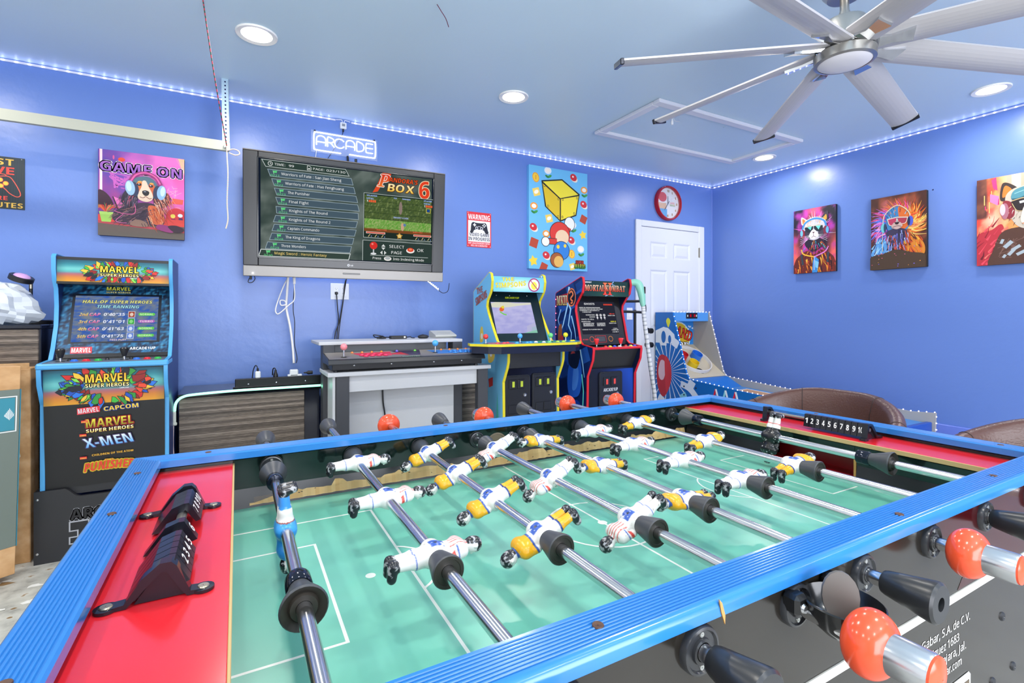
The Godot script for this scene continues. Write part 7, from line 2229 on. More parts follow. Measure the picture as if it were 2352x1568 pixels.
func _player_field(p: Vector3) -> float:
	var q := Vector3(p.x, p.y, absf(p.z))
	var body := _cap(q, V(0, 0, 0), V(0, 0, 0.012), 0.0158, 0.0150)                 # hub the rod runs through
	body = _smin(body, _cap(q, V(0, 0.008, 0), V(0, 0.03, 0.002), 0.0125, 0.0125), 0.006)
	body = _smin(body, _cap(q, V(-0.001, 0.033, 0), V(-0.001, 0.033, 0.0105), 0.0118, 0.0108), 0.005)
	body = _smin(body, _cap(q, V(0, 0.0365, 0.0155), V(0.004, 0.017, 0.0172), 0.0056, 0.005), 0.0025)
	body = _smin(body, _cap(q, V(0, -0.012, 0.004), V(0, -0.026, 0.0075), 0.0112, 0.0098), 0.006)
	body = _smin(body, _cap(q, V(0, -0.026, 0.0078), V(-0.0005, -0.05, 0.0078), 0.0082, 0.0069), 0.003)
	body = _smin(body, _cap(q, V(-0.002, -0.0555, 0.008), V(0.0125, -0.058, 0.0086), 0.0074, 0.0062), 0.002)
	var head := _smin(_cap(p, V(0.0005, 0.0545, 0), V(0.0012, 0.0585, 0), 0.0105, 0.0106), _cap(p, V(0, 0.042, 0), V(0, 0.05, 0), 0.0062, 0.0058), 0.004)
	head = _smin(head, _cap(p, V(0.0105, 0.0545, 0), V(0.0118, 0.0535, 0), 0.0022, 0.0022), 0.002)   # nose
	head = _smin(head, _cap(q, V(0, 0.0555, 0.0105), V(0, 0.057, 0.0105), 0.002, 0.002), 0.0015)     # ears
	return _smin(body, head, 0.003)


func _player_net() -> void:
	# surface nets: one vertex in each cell that the surface crosses
	var cs := 0.00155
	var o := V(-0.0215, -0.0705, -0.0265)
	var nx := 29
	var ny := 92
	var nz := 35
	var f := PackedFloat32Array()
	f.resize(nx * ny * nz)
	for k in nz:
		for j in ny:
			for i in nx:
				f[(k * ny + j) * nx + i] = _player_field(o + V(i, j, k) * cs)
	var at := {}
	var vs := PackedVector3Array()
	for k in nz - 1:
		for j in ny - 1:
			for i in nx - 1:
				var neg := 0
				for c in 8:
					if f[((k + (c >> 2)) * ny + j + ((c >> 1) & 1)) * nx + i + (c & 1)] < 0.0:
						neg += 1
				if neg == 0 or neg == 8:
					continue
				var s := Vector3.ZERO
				var m := 0
				for e in [[0, 1], [2, 3], [4, 5], [6, 7], [0, 2], [1, 3], [4, 6], [5, 7], [0, 4], [1, 5], [2, 6], [3, 7]]:
					var a: int = e[0]
					var b: int = e[1]
					var fa := f[((k + (a >> 2)) * ny + j + ((a >> 1) & 1)) * nx + i + (a & 1)]
					var fb := f[((k + (b >> 2)) * ny + j + ((b >> 1) & 1)) * nx + i + (b & 1)]
					if (fa < 0.0) != (fb < 0.0):
						var t := fa / (fa - fb)
						s += V(a & 1, (a >> 1) & 1, a >> 2).lerp(V(b & 1, (b >> 1) & 1, b >> 2), t)
						m += 1
				at[(k * ny + j) * nx + i] = vs.size()
				vs.append(o + (V(i, j, k) + s / m) * cs)
	var ix := PackedInt32Array()
	var st := [1, nx, nx * ny]
	for k in range(1, nz - 1):
		for j in range(1, ny - 1):
			for i in range(1, nx - 1):
				var c := (k * ny + j) * nx + i
				for d in 3:
					var fa := f[c]
					var fb := f[c + st[d]]
					if (fa < 0.0) == (fb < 0.0):
						continue
					var u: int = st[(d + 1) % 3]
					var w: int = st[(d + 2) % 3]
					var q := [at[c], at[c - u], at[c - u - w], at[c - w]]
					if fa < 0.0:
						q.reverse()
					ix.append_array(PackedInt32Array([q[0], q[1], q[2], q[0], q[2], q[3]]))
	var nn := PackedVector3Array()
	for p in vs:
		var e := 0.0006
		nn.append(V(_player_field(p + V(e, 0, 0)) - _player_field(p - V(e, 0, 0)), _player_field(p + V(0, e, 0)) - _player_field(p - V(0, e, 0)), _player_field(p + V(0, 0, e)) - _player_field(p - V(0, 0, e))).normalized())
	# Godot wants clockwise fronts
	var a := vs[ix[0]]
	var fn := (vs[ix[1]] - a).cross(vs[ix[2]] - a)
	if fn.dot(nn[ix[0]]) > 0.0:
		for t in range(0, ix.size(), 3):
			var x := ix[t + 1]
			ix[t + 1] = ix[t + 2]
			ix[t + 2] = x
	player_grid = {"v": vs, "n": nn, "i": ix}


func _player_color(kind: String, p: Vector3, nz: FastNoiseLite) -> Color:
	var wear := nz.get_noise_3d(p.x * 420.0, p.y * 420.0, p.z * 420.0)
	var white := h("dcdad6")
	var blue := h("33509c")
	if p.y < -0.0495:                                             # shoes, scuffed to bare metal on the edges
		return h("9a9a9c") if wear > 0.22 and kind != "none" else h("202126")
	if p.y > 0.046:                                               # head
		var face := white if wear < 0.42 else h("b8b4ae")
		if p.y > 0.0595 - maxf(p.x, 0.0) * 0.25 or p.x < -0.004:
			return h("1d1e22") if wear < 0.12 else h("a4a4a8")
		return face
	match kind:
		"yellow":
			if p.y > 0.0435: return blue
			if p.y > 0.0205: return h("e0a21e") if wear < 0.5 else h("c8b070")
			if p.y > 0.0185: return blue
			if p.x < -0.0105 and absf(p.z) < 0.0085 and p.y > -0.006 and p.y < 0.0135:
				return h("2a2c34") if Vector2(p.y - 0.003, p.z).length() < 0.0022 else (h("3a58a8") if wear < 0.3 else white)
			if p.y > -0.026: return white
			if p.y > -0.0285: return h("283a7a")
			return h("e0a21e") if wear < 0.45 else h("b8a070")
		"white":
			if p.y > 0.0195 and absf(p.z) < 0.0125 and fposmod(p.z + 0.0015, 0.0052) < 0.0014: return h("c25a54")
			if p.y > 0.0195 and absf(p.z) > 0.015 and p.y < 0.024: return h("c8463e")
			if absf(p.y - 0.0275) < 0.0009 and absf(p.z) > 0.013: return h("4a62b0")
			if p.x < -0.0105 and absf(p.z) < 0.0085 and p.y > -0.006 and p.y < 0.0135:
				return h("2a2c34") if Vector2(p.y - 0.003, p.z).length() < 0.0022 else (h("3a58a8") if wear < 0.3 else white)
			if absf(p.y + 0.0275) < 0.0009: return h("5a6ab0")
			return white if wear < 0.46 else h("aaa498")
		"blue":
			if p.y > 0.0: return h("2f7fc4")
			if p.y > -0.012: return h("3f93d8")
			if p.y > -0.031: return white if p.y < -0.0135 else h("8a4a44")
			return h("3a86cc")
		_:
			if p.y > -0.022: return h("17181b") if wear < 0.42 else h("c4c2be")
			if absf(p.y + 0.034) < 0.001: return h("b83a34")
			return white if wear < 0.46 else h("a09a92")


func player_mesh(kind: String) -> ArrayMesh:
	if player_grid.is_empty():
		_player_net()
	var nz := FastNoiseLite.new()
	nz.frequency = 0.25
	nz.seed = 4
	var cols := PackedColorArray()
	for p in player_grid.v:
		cols.append(_player_color(kind, p, nz))
	var arr := []
	arr.resize(Mesh.ARRAY_MAX)
	arr[Mesh.ARRAY_VERTEX] = player_grid.v
	arr[Mesh.ARRAY_NORMAL] = player_grid.n
	arr[Mesh.ARRAY_COLOR] = cols
	arr[Mesh.ARRAY_INDEX] = player_grid.i
	var q := ArrayMesh.new()
	q.add_surface_from_arrays(Mesh.PRIMITIVE_TRIANGLES, arr)
	return q


# lathe whose axis runs along z
func zx(z: float) -> Transform3D:
	return Transform3D(Basis(V(1, 0, 0), V(0, 0, 1), V(0, -1, 0)), V(0, 0, z))


func foosball() -> void:
	table_body()
	score_counters()
	rods()


func rail(sec: Array, a: Vector3, b: Vector3, out: Vector3) -> G:
	# mitred rail: a, b are the inner corners at the ends, section is (distance outwards, height)
	var g := G.new()
	var along := (b - a).normalized()
	var en := []
	var m := sec.size()
	for i in m:
		var d: Vector2 = (sec[(i + 1) % m] - sec[i]).normalized()
		en.append(Vector2(-d.y, d.x))
	var pt := func(q: Vector2, end: int) -> Vector3:
		var base := a if end == 0 else b
		return V(base.x, 0, base.z) + out * q.x + Vector3.UP * q.y + along * (q.x if end == 1 else -q.x)
	for i in m:
		var na: Vector2 = en[i]
		var nb: Vector2 = en[i]
		if absf(na.angle_to(en[(i + m - 1) % m])) < 0.75: na = (na + en[(i + m - 1) % m]).normalized()
		if absf(nb.angle_to(en[(i + 1) % m])) < 0.75: nb = (nb + en[(i + 1) % m]).normalized()
		var p: Vector2 = sec[i]
		var q: Vector2 = sec[(i + 1) % m]
		var A := out * na.x + Vector3.UP * na.y
		var B := out * nb.x + Vector3.UP * nb.y
		g.quadn(pt.call(p, 0), pt.call(p, 1), pt.call(q, 1), pt.call(q, 0), A, A, B, B)
	return g


func table_body() -> void:
	var t := thing("foosball_table", "large foosball table with ribbed blue rails, red end boards and green pitch", "foosball table", V(0.63, 0, -0.75))
	var blue := mat("rail_blue", h("2874bc"), 0.22)
	blue.clearcoat_enabled = true
	blue.clearcoat = 0.3
	blue.clearcoat_roughness = 0.15
	var blk := mat("table_black", h("1a1c1c"), 0.2)
	var dark := mat("wall_green_black", h("0d1a18"), 0.1)
	# ribbed rail section, inner edge first
	var sec := [Vector2(0, 0.865), Vector2(0, 0.8775), Vector2(0.0025, 0.88)]
	for i in 9:
		var x := 0.0065 + i * 0.004
		sec.append(Vector2(x - 0.0008, 0.88))
		sec.append(Vector2(x, 0.8785))
		sec.append(Vector2(x + 0.0012, 0.8785))
		sec.append(Vector2(x + 0.002, 0.88))
	sec.append_array([Vector2(0.0445, 0.8797), Vector2(0.0475, 0.877), Vector2(0.049, 0.872), Vector2(0.049, 0.8635), Vector2(0.047, 0.8615), Vector2(0.03, 0.8615)])
	var xi0 := -0.125
	var xi1 := 1.377
	var zi0 := -1.131
	var zi1 := -0.369
	put("rail", rail(sec, V(xi0, 0, zi0), V(xi1, 0, zi0), V(0, 0, -1)), blue, t, true)
	put("rail", rail(sec, V(xi0, 0, zi1), V(xi1, 0, zi1), V(0, 0, 1)), blue, t, true)
	put("rail", rail(sec, V(xi0, 0, zi0), V(xi0, 0, zi1), V(-1, 0, 0)), blue, t, true)
	put("rail", rail(sec, V(xi1, 0, zi0), V(xi1, 0, zi1), V(1, 0, 0)), blue, t, true)
	var rust := mat("rusty_screw", h("5a3f30"), 0.5, 0.4)
	for q in [[0.276, -0.345], [0.79, -0.34], [1.12, -0.345], [-0.15, -1.06], [-0.15, -0.86], [-0.15, -0.5], [-0.05, -1.155], [0.45, -1.155], [0.93, -1.155], [1.4, -0.8], [1.4, -0.42]]:
		put("rail_screw", G.new().at(Transform3D(Basis(), V(q[0], 0.8795, q[1]))).lathe([Vector2(0.0055, 0), Vector2(0.005, 0.0012), Vector2(0.002, 0.0012), Vector2(0.0005, 0.0004)], 14), rust, t, true)
	put("chip", G.new().at(Transform3D(Basis(V(0, 0, 1), 0.3), V(0.405, 0.869, -0.3195))).prism(v2([-0.001, -0.014, 0.002, -0.006, 0.0015, 0.008, -0.001, 0.013, -0.002, 0.0]), -0.0005, 0.0008), mat("raw_wood", h("b98a4a"), 0.7), t, true)
	# side walls inside the rails
	put("far_wall", G.new().span(V(-0.16, 0.25, -1.172), V(1.41, 0.86, -1.145)), dark, t, true)
	put("near_wall", G.new().span(V(-0.16, 0.742, -0.355), V(1.41, 0.86, -0.327)), mat("apron_gloss", h("25221e"), 0.16), t, true)
	put("end_wall", G.new().span(V(-0.16, 0.25, -1.15), V(-0.135, 0.86, -0.35)), blk, t, true)
	put("end_wall", G.new().span(V(1.389, 0.25, -1.15), V(1.41, 0.86, -0.35)), blk, t, true)
	# cheeks under the red boards, the one with the goal mouth split round it
	put("end_cheek", G.new().span(V(-0.03, 0.75, -1.145), V(-0.006, 0.843, -0.355)), dark, t, true)
	put("end_cheek", G.new().span(V(1.272, 0.75, -1.145), V(1.29, 0.843, -0.862)).span(V(1.272, 0.75, -0.638), V(1.29, 0.843, -0.355)).span(V(1.272, 0.812, -0.863), V(1.29, 0.843, -0.637)), dark, t, true)
	put("goal", G.new().span(V(1.345, 0.75, -0.87), V(1.36, 0.843, -0.63)).span(V(1.29, 0.745, -0.87), V(1.36, 0.765, -0.63)), mat("goal_red", h("a8101a"), 0.3), t, true)
	for z in [-0.8635, -0.6365]:
		put("goal_lip", G.new().span(V(1.270, 0.764, z - 0.0025), V(1.292, 0.812, z + 0.0025)), mats.raw_wood, t, true)
	# red end boards with chipped pale edges
	var red := mat("board_red", h("d2242e"), 0.17)
	red.metallic_specular = 0.9
	var chipc := mat("chipboard", h("b89c6a"), 0.7)
	for q in [[-0.135, -0.0075], [1.2735, 1.389]]:
		put("end_board", G.new().span(V(q[0], 0.845, -1.145), V(q[1], 0.855, -0.355), 0.0006), red, t, true)
	for x in [-0.0075, 1.2705]:
		put("board_edge", G.new().span(V(x, 0.8445, -1.145), V(x + 0.003, 0.8547, -0.355), 0.0006), chipc, t, true)
	# pitch and markings
	var p := P.new(self, frame(V(0, PY, 0), V(1, 0, 0), V(0, 0, -1)), 1.0)
	var nz := fbm(1.4, 40)
	p.field(-0.006, 0.357, 1.278, 0.778, 60, 36, func(u, v): return h("62ab97").lerp(h("6fb6a3"), clampf(0.5 + nz.get_noise_2d(u * 3.0, v * 2.0) * 1.4, 0, 1)))
	var ln := h("d9dcd4")
	var w := 0.0042
	p.line([-0.006, 1.006, 0.233, 1.006, 0.233, 0.503, -0.006, 0.503], w, ln)
	p.line([-0.006, 0.9, 0.115, 0.9, 0.115, 0.612, -0.006, 0.612], w, ln)
	p.line([1.272, 1.006, 0.962, 1.006, 0.962, 0.503, 1.272, 0.503], w * 0.8, ln)
	p.line([1.272, 0.9, 1.134, 0.9, 1.134, 0.612, 1.272, 0.612], w * 0.8, ln)
	p.line([0.599, 0.357, 0.599, 1.135], w, ln)
	p.ring(0.599, 0.7355, 0.1, w, ln).ell(0.599, 0.7355, 0.009, 0.009, ln).ell(0.174, 0.752, 0.0075, 0.0075, ln).ell(1.03, 0.752, 0.0075, 0.0075, ln)
	var arc := []
	var arc2 := []
	for i in 13:
		var a := lerpf(-1.05, 1.05, i / 12.0)
		arc.append(Vector2(0.19 + cos(a) * 0.085, 0.7535 + sin(a) * 0.085))
		arc2.append(Vector2(1.005 - cos(a) * 0.085, 0.7535 + sin(a) * 0.085))
	p.line(arc, w, ln).line(arc2, w * 0.8, ln)
	var pm := painted("pitch_paint", 0.3)
	art("pitch", p, pm, t, true)
	put("pitch_board", G.new().span(V(-0.03, 0.745, -1.145), V(1.345, PY, -0.355)), blk, t, true)
	# banked strips: black paint worn off to the wood
	var bank := mat("bank_black", h("14171c"), 0.3)
	var slope := frame(V(0, PY, -1.1355), V(1, 0, 0), V(0, 0.037, -0.0095))
	put("bank", G.new().at(slope).span(V(-0.006, 0, -0.006), V(1.272, 0.0385, 0.0)), bank, t, true)
	var wp := P.new(self, slope, 1.0)
	var top := []
	var bot := []
	var rr := RandomNumberGenerator.new()
	rr.seed = 77
	var hh := 0.018
	var n := 150
	for i in n + 1:
		var x := lerpf(0.022, 1.265, float(i) / n)
		if rr.randf() < 0.12: hh = rr.randf_range(0.021, 0.03)
		hh = clampf(hh + rr.randf_range(-0.0018, 0.0018), 0.019, 0.031)
		var k := smoothstep(0.0, 0.06, float(i) / n)
		top.append(Vector2(x, lerpf(0.008, hh, k) + rr.randf_range(-0.0008, 0.0008)))
		bot.append(Vector2(x, 0.0045 + rr.randf_range(-0.0007, 0.0007)))
	for i in n:
		var tone := h("c69c62").lerp(h("d8b47c"), rr.randf())
		wp.put(PackedVector2Array([bot[i], bot[i + 1], top[i + 1], top[i]]), tone)
	wp.up()
	for i in 5:
		wp.line([0.03, 0.008 + i * 0.0026, 0.4, 0.0085 + i * 0.0027, 0.9, 0.0075 + i * 0.0027, 1.26, 0.008 + i * 0.0027], 0.0004, h("a8814e"))
	for i in 26:
		wp.ell(rr.randf_range(0.05, 1.2), rr.randf_range(0.008, 0.024), rr.randf_range(0.0008, 0.004), 0.0008, h("1c1d20"), rr.randf_range(-0.2, 0.2), 8)
	art("worn_wood", wp, painted("worn_wood", 0.55), t, true)
	var sl2 := frame(V(1.2625, PY, 0), V(0, 0, 1), V(0.0095, 0.037, 0))
	for q in [[-1.1355, -0.868], [-0.632, -0.365]]:
		put("bank", G.new().at(sl2).span(V(q[0], 0, -0.006), V(q[1], 0.0385, 0.0)), bank, t, true)
	put("bank", G.new().at(frame(V(0, PY, -0.3645), V(-1, 0, 0), V(0, 0.037, 0.0095))).span(V(-1.272, 0, -0.006), V(0.006, 0.0385, 0.0)), bank, t, true)
	# round ball port cut in the far wall
	put("ball_port", G.new().at(Transform3D(Basis(V(1, 0, 0), V(0, 0, 1), V(0, -1, 0)), V(0.586, 0.818, -1.1452))).lathe([Vector2(0.031, 0), Vector2(0.031, 0.0012), Vector2(0.027, 0.0016), Vector2(0.0265, 0.0004), Vector2(0.0005, 0.0004)], 32), mat("port_rim", h("6a5a48"), 0.5), t, true)
	# cabinet below: lower panel, pale bead, legs
	put("lower_panel", G.new().span(V(-0.155, 0.25, -0.35), V(1.405, 0.733, -0.3255)), mat("apron_gloss", h("25221e"), 0.16), t, true)
	put("bead", G.new().span(V(-0.155, 0.732, -0.35), V(1.405, 0.743, -0.3235), 0.002), mat("bead_white", h("cfd0c8"), 0.35), t, true)
	put("belly", G.new().span(V(-0.15, 0.25, -1.16), V(1.4, 0.27, -0.34)), blk, t, true)
	for q in [[-0.11, -1.12], [-0.11, -0.38], [1.36, -1.12], [1.36, -0.38]]:
		put("leg", G.new().tube([V(q[0], 0.27, q[1]), V(q[0], 0.03, q[1])], [0.045, 0.032], 16).cyl(V(q[0], 0.03, q[1]), V(q[0], 0.0, q[1]), 0.04, 16), blk, t, true)
	p = wall_print(-0.3252)
	p.text("Industrias Gabar, S.A. de C.V.", 0.968, 0.6925, 0.0118, h("dcdcd8"), {"w": 0.24, "align": 1.0})
	p.text("Av. Rodriguez 1683", 0.931, 0.672, 0.0118, h("dcdcd8"), {"w": 0.15, "align": 1.0})
	p.text("45130 Guadalajara, Jal.", 0.954, 0.6535, 0.0118, h("dcdcd8"), {"w": 0.19, "align": 1.0})
	p.text("www.industriasgabar.com", 0.939, 0.6345, 0.0118, h("dcdcd8"), {"w": 0.19, "align": 1.0})
	p.text("G", 1.165, 0.695, 0.034, h("e2e2de"), {"bold": true, "w": 0.032})
	art("maker_lettering", p, mats.print_satin, t, true)
	p = wall_print(-0.3268)
	p.poly([0.93, 0.745, 1.405, 0.745, 1.405, 0.858, 0.86, 0.858, 0.88, 0.835, 0.95, 0.82, 0.97, 0.78], h("3a0d12"))
	art("maroon_panel", p, painted("print_wet", 0.16), t, true)
	put("coin_plate", G.new().span(V(0.845, 0.53, -0.327), V(0.965, 0.616, -0.3225), 0.004), mat("plate_white", h("c9c9c2"), 0.3), t, true)
	put("coin_window", G.new().span(V(0.853, 0.53, -0.3226), V(0.957, 0.608, -0.3218), 0.0004), mat("window_brown", h("5b4d3a"), 0.4), t, true)
	for q in [[1.09, 0.661], [1.135, 0.565], [1.052, 0.568]]:
		put("panel_bolt", G.new().at(Transform3D(Basis(V(1, 0, 0), V(0, 0, 1), V(0, -1, 0)), V(q[0], q[1], -0.3255))).lathe([Vector2(0.0075, 0), Vector2(0.006, 0.0025), Vector2(0.0025, 0.003), Vector2(0.0005, 0.0015)], 14), mats.bolt_black, t, true)
	# ball cup on the apron, with a worn flap standing in it
	var cup := mat("cup_black", h("191a1c"), 0.18)
	var cx := V(0.552, 0.853, -0.288)
	var g := G.new().at(Transform3D(Basis(), cx))
	g.lathe([Vector2(0.001, -0.036), Vector2(0.018, -0.033), Vector2(0.03, -0.022), Vector2(0.0365, -0.006), Vector2(0.038, 0.0), Vector2(0.0365, 0.001), Vector2(0.034, -0.006), Vector2(0.027, -0.02), Vector2(0.015, -0.03), Vector2(0.0005, -0.033)], 28)
	g.box(V(-0.035, -0.006, -0.03), V(0.02, 0.022, 0.02), 0.004).box(V(0.035, -0.004, -0.03), V(0.02, 0.022, 0.02), 0.004)
	var c := put("ball_cup", g, cup, t, true)
	put("screw", G.new().at(Transform3D(Basis(V(1, 0, 0), V(0, 0, 1), V(0, -1, 0)), cx + V(-0.035, -0.008, -0.02))).lathe([Vector2(0.005, 0), Vector2(0.004, 0.0025), Vector2(0.0005, 0.003)], 12), mats.stick_steel, c)
	var fl := v2([])
	for i in 18:
		var a := TAU * i / 18.0
		fl.append(Vector2(cos(a) * 0.0175, 0.012 + sin(a) * 0.025))
	put("flap", G.new().at(Transform3D(Basis(V(0, 1, 0), -0.75) * Basis(V(1, 0, 0), -0.1), cx + V(-0.004, -0.006, 0.0))).prism(fl, -0.002, 0.002, 0.5), mat("flap_worn", h("5d5a56"), 0.45), c)


func score_counters() -> void:
	var t: Node3D = get_node("foosball_table")
	var blk := mat("counter_black", h("15171f"), 0.18)
	var steel := mat("counter_rod", h("8e8a86"), 0.3, 0.8)
	# -- counter on the board nearer the camera: roof-shaped tiles on a rod, bracket at each end
	var tile := func(z0: float, z1: float) -> G:
		return G.new().prism(v2([-0.1, 0.858, -0.092, 0.858, -0.062, 0.884, -0.05, 0.866, -0.044, 0.868, -0.058, 0.893, -0.064, 0.893, -0.078, 0.888]), z0, z1, 0.2)
	var holder := put("score_counter", G.new().cyl(V(-0.066, 0.876, -0.9), V(-0.066, 0.876, -0.635), 0.006, 12), steel, t, true)
	for z in [-0.632, -0.898]:
		var g := G.new()
		var arch := v2([-0.112, 0.8555, -0.098, 0.8555, -0.086, 0.868, -0.069, 0.885, -0.064, 0.885, -0.051, 0.862, -0.046, 0.8555, -0.032, 0.8555, -0.032, 0.859, -0.043, 0.860, -0.055, 0.889, -0.06, 0.8945, -0.07, 0.8945, -0.085, 0.882, -0.1, 0.860, -0.112, 0.859])
		g.prism(arch, z - 0.007, z + 0.007, 0.3)
		g.prism(v2([-0.092, 0.856, -0.048, 0.856, -0.062, 0.887, -0.07, 0.887]), z - 0.002, z + 0.002)
		for x in [-0.115, -0.032]:
			g.at(Transform3D(Basis(), V(x, 0.8555, z))).lathe([Vector2(0.0105, 0), Vector2(0.0105, 0.003), Vector2(0.0005, 0.0035)], 16)
			g.x = Transform3D.IDENTITY
		put("bracket", g, blk, holder)
		for x in [-0.115, -0.032]:
			put("bracket_screw", G.new().at(Transform3D(Basis(), V(x, 0.859, z))).lathe([Vector2(0.006, 0), Vector2(0.005, 0.0012), Vector2(0.0005, 0.0012)], 14), mats.nickel, holder)
	var zs := [[1, -0.641], [2, -0.658], [3, -0.675], [4, -0.692], [5, -0.709], [6, -0.752], [7, -0.822], [8, -0.838], [9, -0.854], [10, -0.87]]
	for q in zs:
		put("number_tile", tile.call(q[1] - 0.0078, q[1] + 0.0078), blk, holder)
		if q[0] > 1:
			var n := (V(0.025, 0.014, 0)).normalized()
			var p := P.new(self, Transform3D(Basis(V(0, 0, -1), V(-n.y, n.x, 0), n), V(-0.0505, 0.8815, q[1])), 1.0)
			p.text(str(q[0]), 0.0, -0.006, 0.0125, h("e6e6e2"), {"bold": true, "align": 0.5})
			art("number_print", p, mats.print_satin, holder)
	# -- counter on the far board: upright tiles 1 to 10
	var h2 := put("score_counter", G.new().cyl(V(1.314, 0.879, -0.885), V(1.314, 0.879, -0.625), 0.004, 12), steel, t, true)
	for z in [-0.884, -0.629]:
		var g := G.new()
		g.prism(v2([1.296, 0.8555, 1.302, 0.8555, 1.305, 0.889, 1.315, 0.888, 1.34, 0.8585, 1.356, 0.8575, 1.356, 0.8555, 1.366, 0.8555, 1.366, 0.8605, 1.345, 0.862, 1.322, 0.892, 1.314, 0.8945, 1.301, 0.8945, 1.297, 0.862, 1.288, 0.8605, 1.288, 0.8555]), z - 0.0065, z + 0.0065, 0.3)
		g.prism(v2([1.3, 0.857, 1.345, 0.857, 1.318, 0.89, 1.303, 0.89]), z - 0.0015, z + 0.0015)
		put("bracket", g, blk, h2)
	for i in 10:
		var z := -0.768 + i * 0.0143
		put("number_tile", G.new().prism(v2([1.298, 0.862, 1.306, 0.862, 1.308, 0.888, 1.34, 0.862, 1.346, 0.864, 1.316, 0.8935, 1.304, 0.8935]), z - 0.0066, z + 0.0066, 0.2), blk, h2)
		var p := P.new(self, Transform3D(Basis(V(0, 0, 1), V(0.0, 1, 0), V(-1, 0, 0)).rotated(V(0, 0, 1), -0.18), V(1.3005, 0.8778, z)), 1.0)
		p.text(str(i + 1), 0.0, -0.0065, 0.0135, h("ecece8"), {"bold": true, "align": 0.5, "w": 0.0065 if i < 9 else 0.0105})
		art("number_print", p, mats.print_satin, h2)


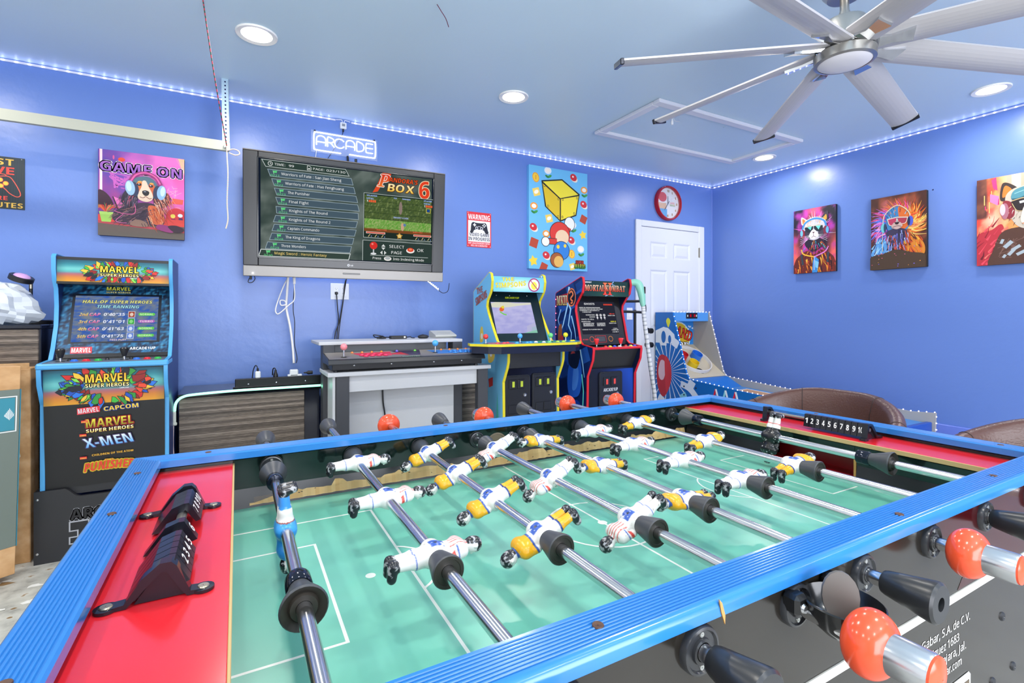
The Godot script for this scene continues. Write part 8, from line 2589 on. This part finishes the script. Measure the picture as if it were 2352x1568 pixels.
func rods() -> void:
	var chrome := mat("rod_chrome", h("d4d4d6"), 0.2, 1.0)
	var rub := mat("rubber_grey", h("3c3e42"), 0.42)
	var rubf := mat("rubber_face", h("2c2721"), 0.5)
	var ball := mat("handle_orange", h("e4512f"), 0.18)
	var alu := mat("handle_alu", h("c3c6ca"), 0.22, 0.9)
	var cone := mat("handle_black", h("26282b"), 0.32)
	var collar := mat("collar_blue_black", h("1c2230"), 0.12, 0.5)
	var esc := mat("escutcheon", h("303236"), 0.25)
	var pmat := painted("player_paint", 0.28)
	var table: Node3D = get_node("foosball_table")
	var who := ["blue", "white", "yellow", "white", "yellow", "white", "yellow", "black"]
	# angle of each rod: direction of the players' heads in the x, y plane; spots are where they stand along it
	var tilt := [-88.0, 2.0, 203.0, 207.0, 177.0, 2.0, 9.0, 252.0]
	var spots := [[-0.806], [-1.083, -0.851, -0.621], [-1.082, -0.915, -0.759, -0.603], [-1.041, -0.804, -0.578], [-1.058, -0.822, -0.599], [-1.077, -0.918, -0.767, -0.62], [-1.097, -0.855, -0.629], [-0.804]]
	var far_end := [-1.352, -1.436, -1.416, -1.363, -1.386, -1.406, -1.447, -1.408]
	var near_end := [-0.26, -0.25, -0.308, -0.251, -0.302, -0.284, -0.316, -0.28]
	var said := ["foosball rod with a single blue goalkeeper, beside the red board nearest the camera", "foosball rod with three white players, next to the blue goalkeeper", "foosball rod with four yellow players", "foosball rod with three white players at the centre line, heads tipped down", "foosball rod with three yellow players lying flat beyond the centre circle", "foosball rod with four white players", "foosball rod with three yellow players next to the black goalkeeper", "foosball rod with a single black goalkeeper, feet up, at the far red goal"]
	var meshes := {}
	for kd in ["blue", "white", "yellow", "black"]:
		meshes[kd] = player_mesh(kd)
	for i in 8:
		var near_handle: bool = i in [0, 1, 3, 5]
		var t := thing("foosball_rod", said[i], "foosball rod", V(ROD_X[i], RY, -0.75), 0.0, "chrome rods of the foosball table")
		var L := func(z: float) -> float: return z + 0.75
		put("rod", G.new().cyl(V(0, 0, L.call(far_end[i])), V(0, 0, L.call(near_end[i])), 0.0083, 20), chrome, t)
		var a := deg_to_rad(tilt[i])
		var hd := V(cos(a), sin(a), 0)
		var fr := V(hd.y, -hd.x, 0)
		if fr.y > 0.0 or (absf(fr.y) < 0.2 and i == 0):
			fr = -fr
		if i == 0: fr = V(1, 0, 0)
		if i == 7: fr = V(absf(fr.x), fr.y * signf(fr.x), 0)
		var bs := Basis(fr, hd, fr.cross(hd))
		for z in spots[i]:
			var o := MeshInstance3D.new()
			o.name = "player"
			o.mesh = meshes[who[i]]
			o.material_override = pmat
			o.transform = Transform3D(bs, V(0, 0, L.call(z)))
			t.add_child(o, true)
		var single: bool = i in [0, 7]
		# rubber bumpers: small end towards the players
		for e in [1.0, -1.0]:
			var z: float
			if single:
				z = [[-0.64, -1.025], [-0.6, -1.025]][0 if i == 0 else 1][0 if e > 0 else 1]
			else:
				z = (spots[i][-1] + 0.0155) if e > 0 else (spots[i][0] - 0.0155)
			var xf := Transform3D(Basis(V(1, 0, 0), V(0, 0, e), V(0, -e, 0)), V(0, 0, L.call(z)))
			if single:
				put("collar", G.new().at(xf).lathe([Vector2(0.0085, 0), Vector2(0.0142, 0.001), Vector2(0.0148, 0.003), Vector2(0.0148, 0.024), Vector2(0.0135, 0.026)], 28), collar, t)
				var bm := put("bumper", G.new().at(xf).lathe([Vector2(0.0125, 0.025), Vector2(0.0145, 0.035), Vector2(0.019, 0.048), Vector2(0.0245, 0.064), Vector2(0.0252, 0.067), Vector2(0.0235, 0.069)], 32), rub, t)
				put("bumper_face", G.new().at(xf).lathe([Vector2(0.0237, 0.069), Vector2(0.016, 0.064), Vector2(0.014, 0.068), Vector2(0.0085, 0.068)], 32), rubf, bm)
			else:
				var bm := put("bumper", G.new().at(xf).lathe([Vector2(0.0085, -0.001), Vector2(0.0128, 0.0), Vector2(0.0138, 0.004), Vector2(0.0205, 0.034), Vector2(0.0208, 0.037), Vector2(0.0195, 0.0385)], 32), rub, t)
				put("bumper_face", G.new().at(xf).lathe([Vector2(0.0196, 0.0385), Vector2(0.016, 0.0382), Vector2(0.0155, 0.0372), Vector2(0.0115, 0.0372), Vector2(0.0085, 0.036)], 32), rubf, bm)
		# handle on the team's own side, cone on the other
		for e in [1.0, -1.0]:
			var z: float = near_end[i] if e > 0 else far_end[i]
			var xf := Transform3D(Basis(V(1, 0, 0), V(0, 0, e), V(0, -e, 0)), V(0, 0, L.call(z)))
			if (e > 0) == near_handle:
				var r := []
				for k in 17:
					var th := -PI / 2 + PI * k / 16.0
					var d := Vector2(cos(th), sin(th))
					r.append(Vector2(maxf(0.0085, 0.0315 * pow(maxf(d.x, 0.0), 0.8)), d.y * 0.0215))
				var hn := put("handle", G.new().at(xf).lathe(r, 36), ball, t)
				put("ferrule", G.new().at(xf).lathe([Vector2(0.0165, 0.012), Vector2(0.0185, 0.014), Vector2(0.0185, 0.048), Vector2(0.0175, 0.05)], 32), alu, hn)
				put("end_cap", G.new().at(xf).lathe([Vector2(0.0176, 0.049), Vector2(0.0172, 0.052), Vector2(0.011, 0.0545), Vector2(0.0005, 0.0555)], 32), ball, hn)
			else:
				put("end_cone", G.new().at(xf).lathe([Vector2(0.0085, -0.002), Vector2(0.0125, 0.0), Vector2(0.014, 0.004), Vector2(0.0225, 0.048), Vector2(0.0225, 0.052), Vector2(0.02, 0.0545), Vector2(0.0075, 0.0545), Vector2(0.0065, 0.035), Vector2(0.0005, 0.034)], 32), cone if e > 0 else rub, t)
		# escutcheons belong to the table
		for q in [[-0.327, 1.0], [-0.355, -1.0], [-1.145, 1.0]]:
			var xf := Transform3D(Basis(V(1, 0, 0), V(0, 0, q[1]), V(0, -q[1], 0)), V(ROD_X[i], RY, q[0]))
			if q[0] < -1.0 and not (i in [0, 7]):
				xf = xf.scaled_local(V(0.86, 0.8, 0.86))
			var s := put("escutcheon", G.new().at(xf).lathe([Vector2(0.0232, -0.001), Vector2(0.0232, 0.004), Vector2(0.022, 0.007), Vector2(0.0196, 0.0076), Vector2(0.018, 0.0052), Vector2(0.0125, 0.0052), Vector2(0.0118, 0.008), Vector2(0.0088, 0.0082)], 36), esc, table, true)
			for sgn in [-1.0, 1.0]:
				put("screw", G.new().at(xf * Transform3D(Basis(), V(0, 0.0052, sgn * 0.0152))).lathe([Vector2(0.003, 0), Vector2(0.0026, 0.0012), Vector2(0.0009, 0.0012), Vector2(0.0003, 0.0004)], 10), mats.bolt_steel, s)
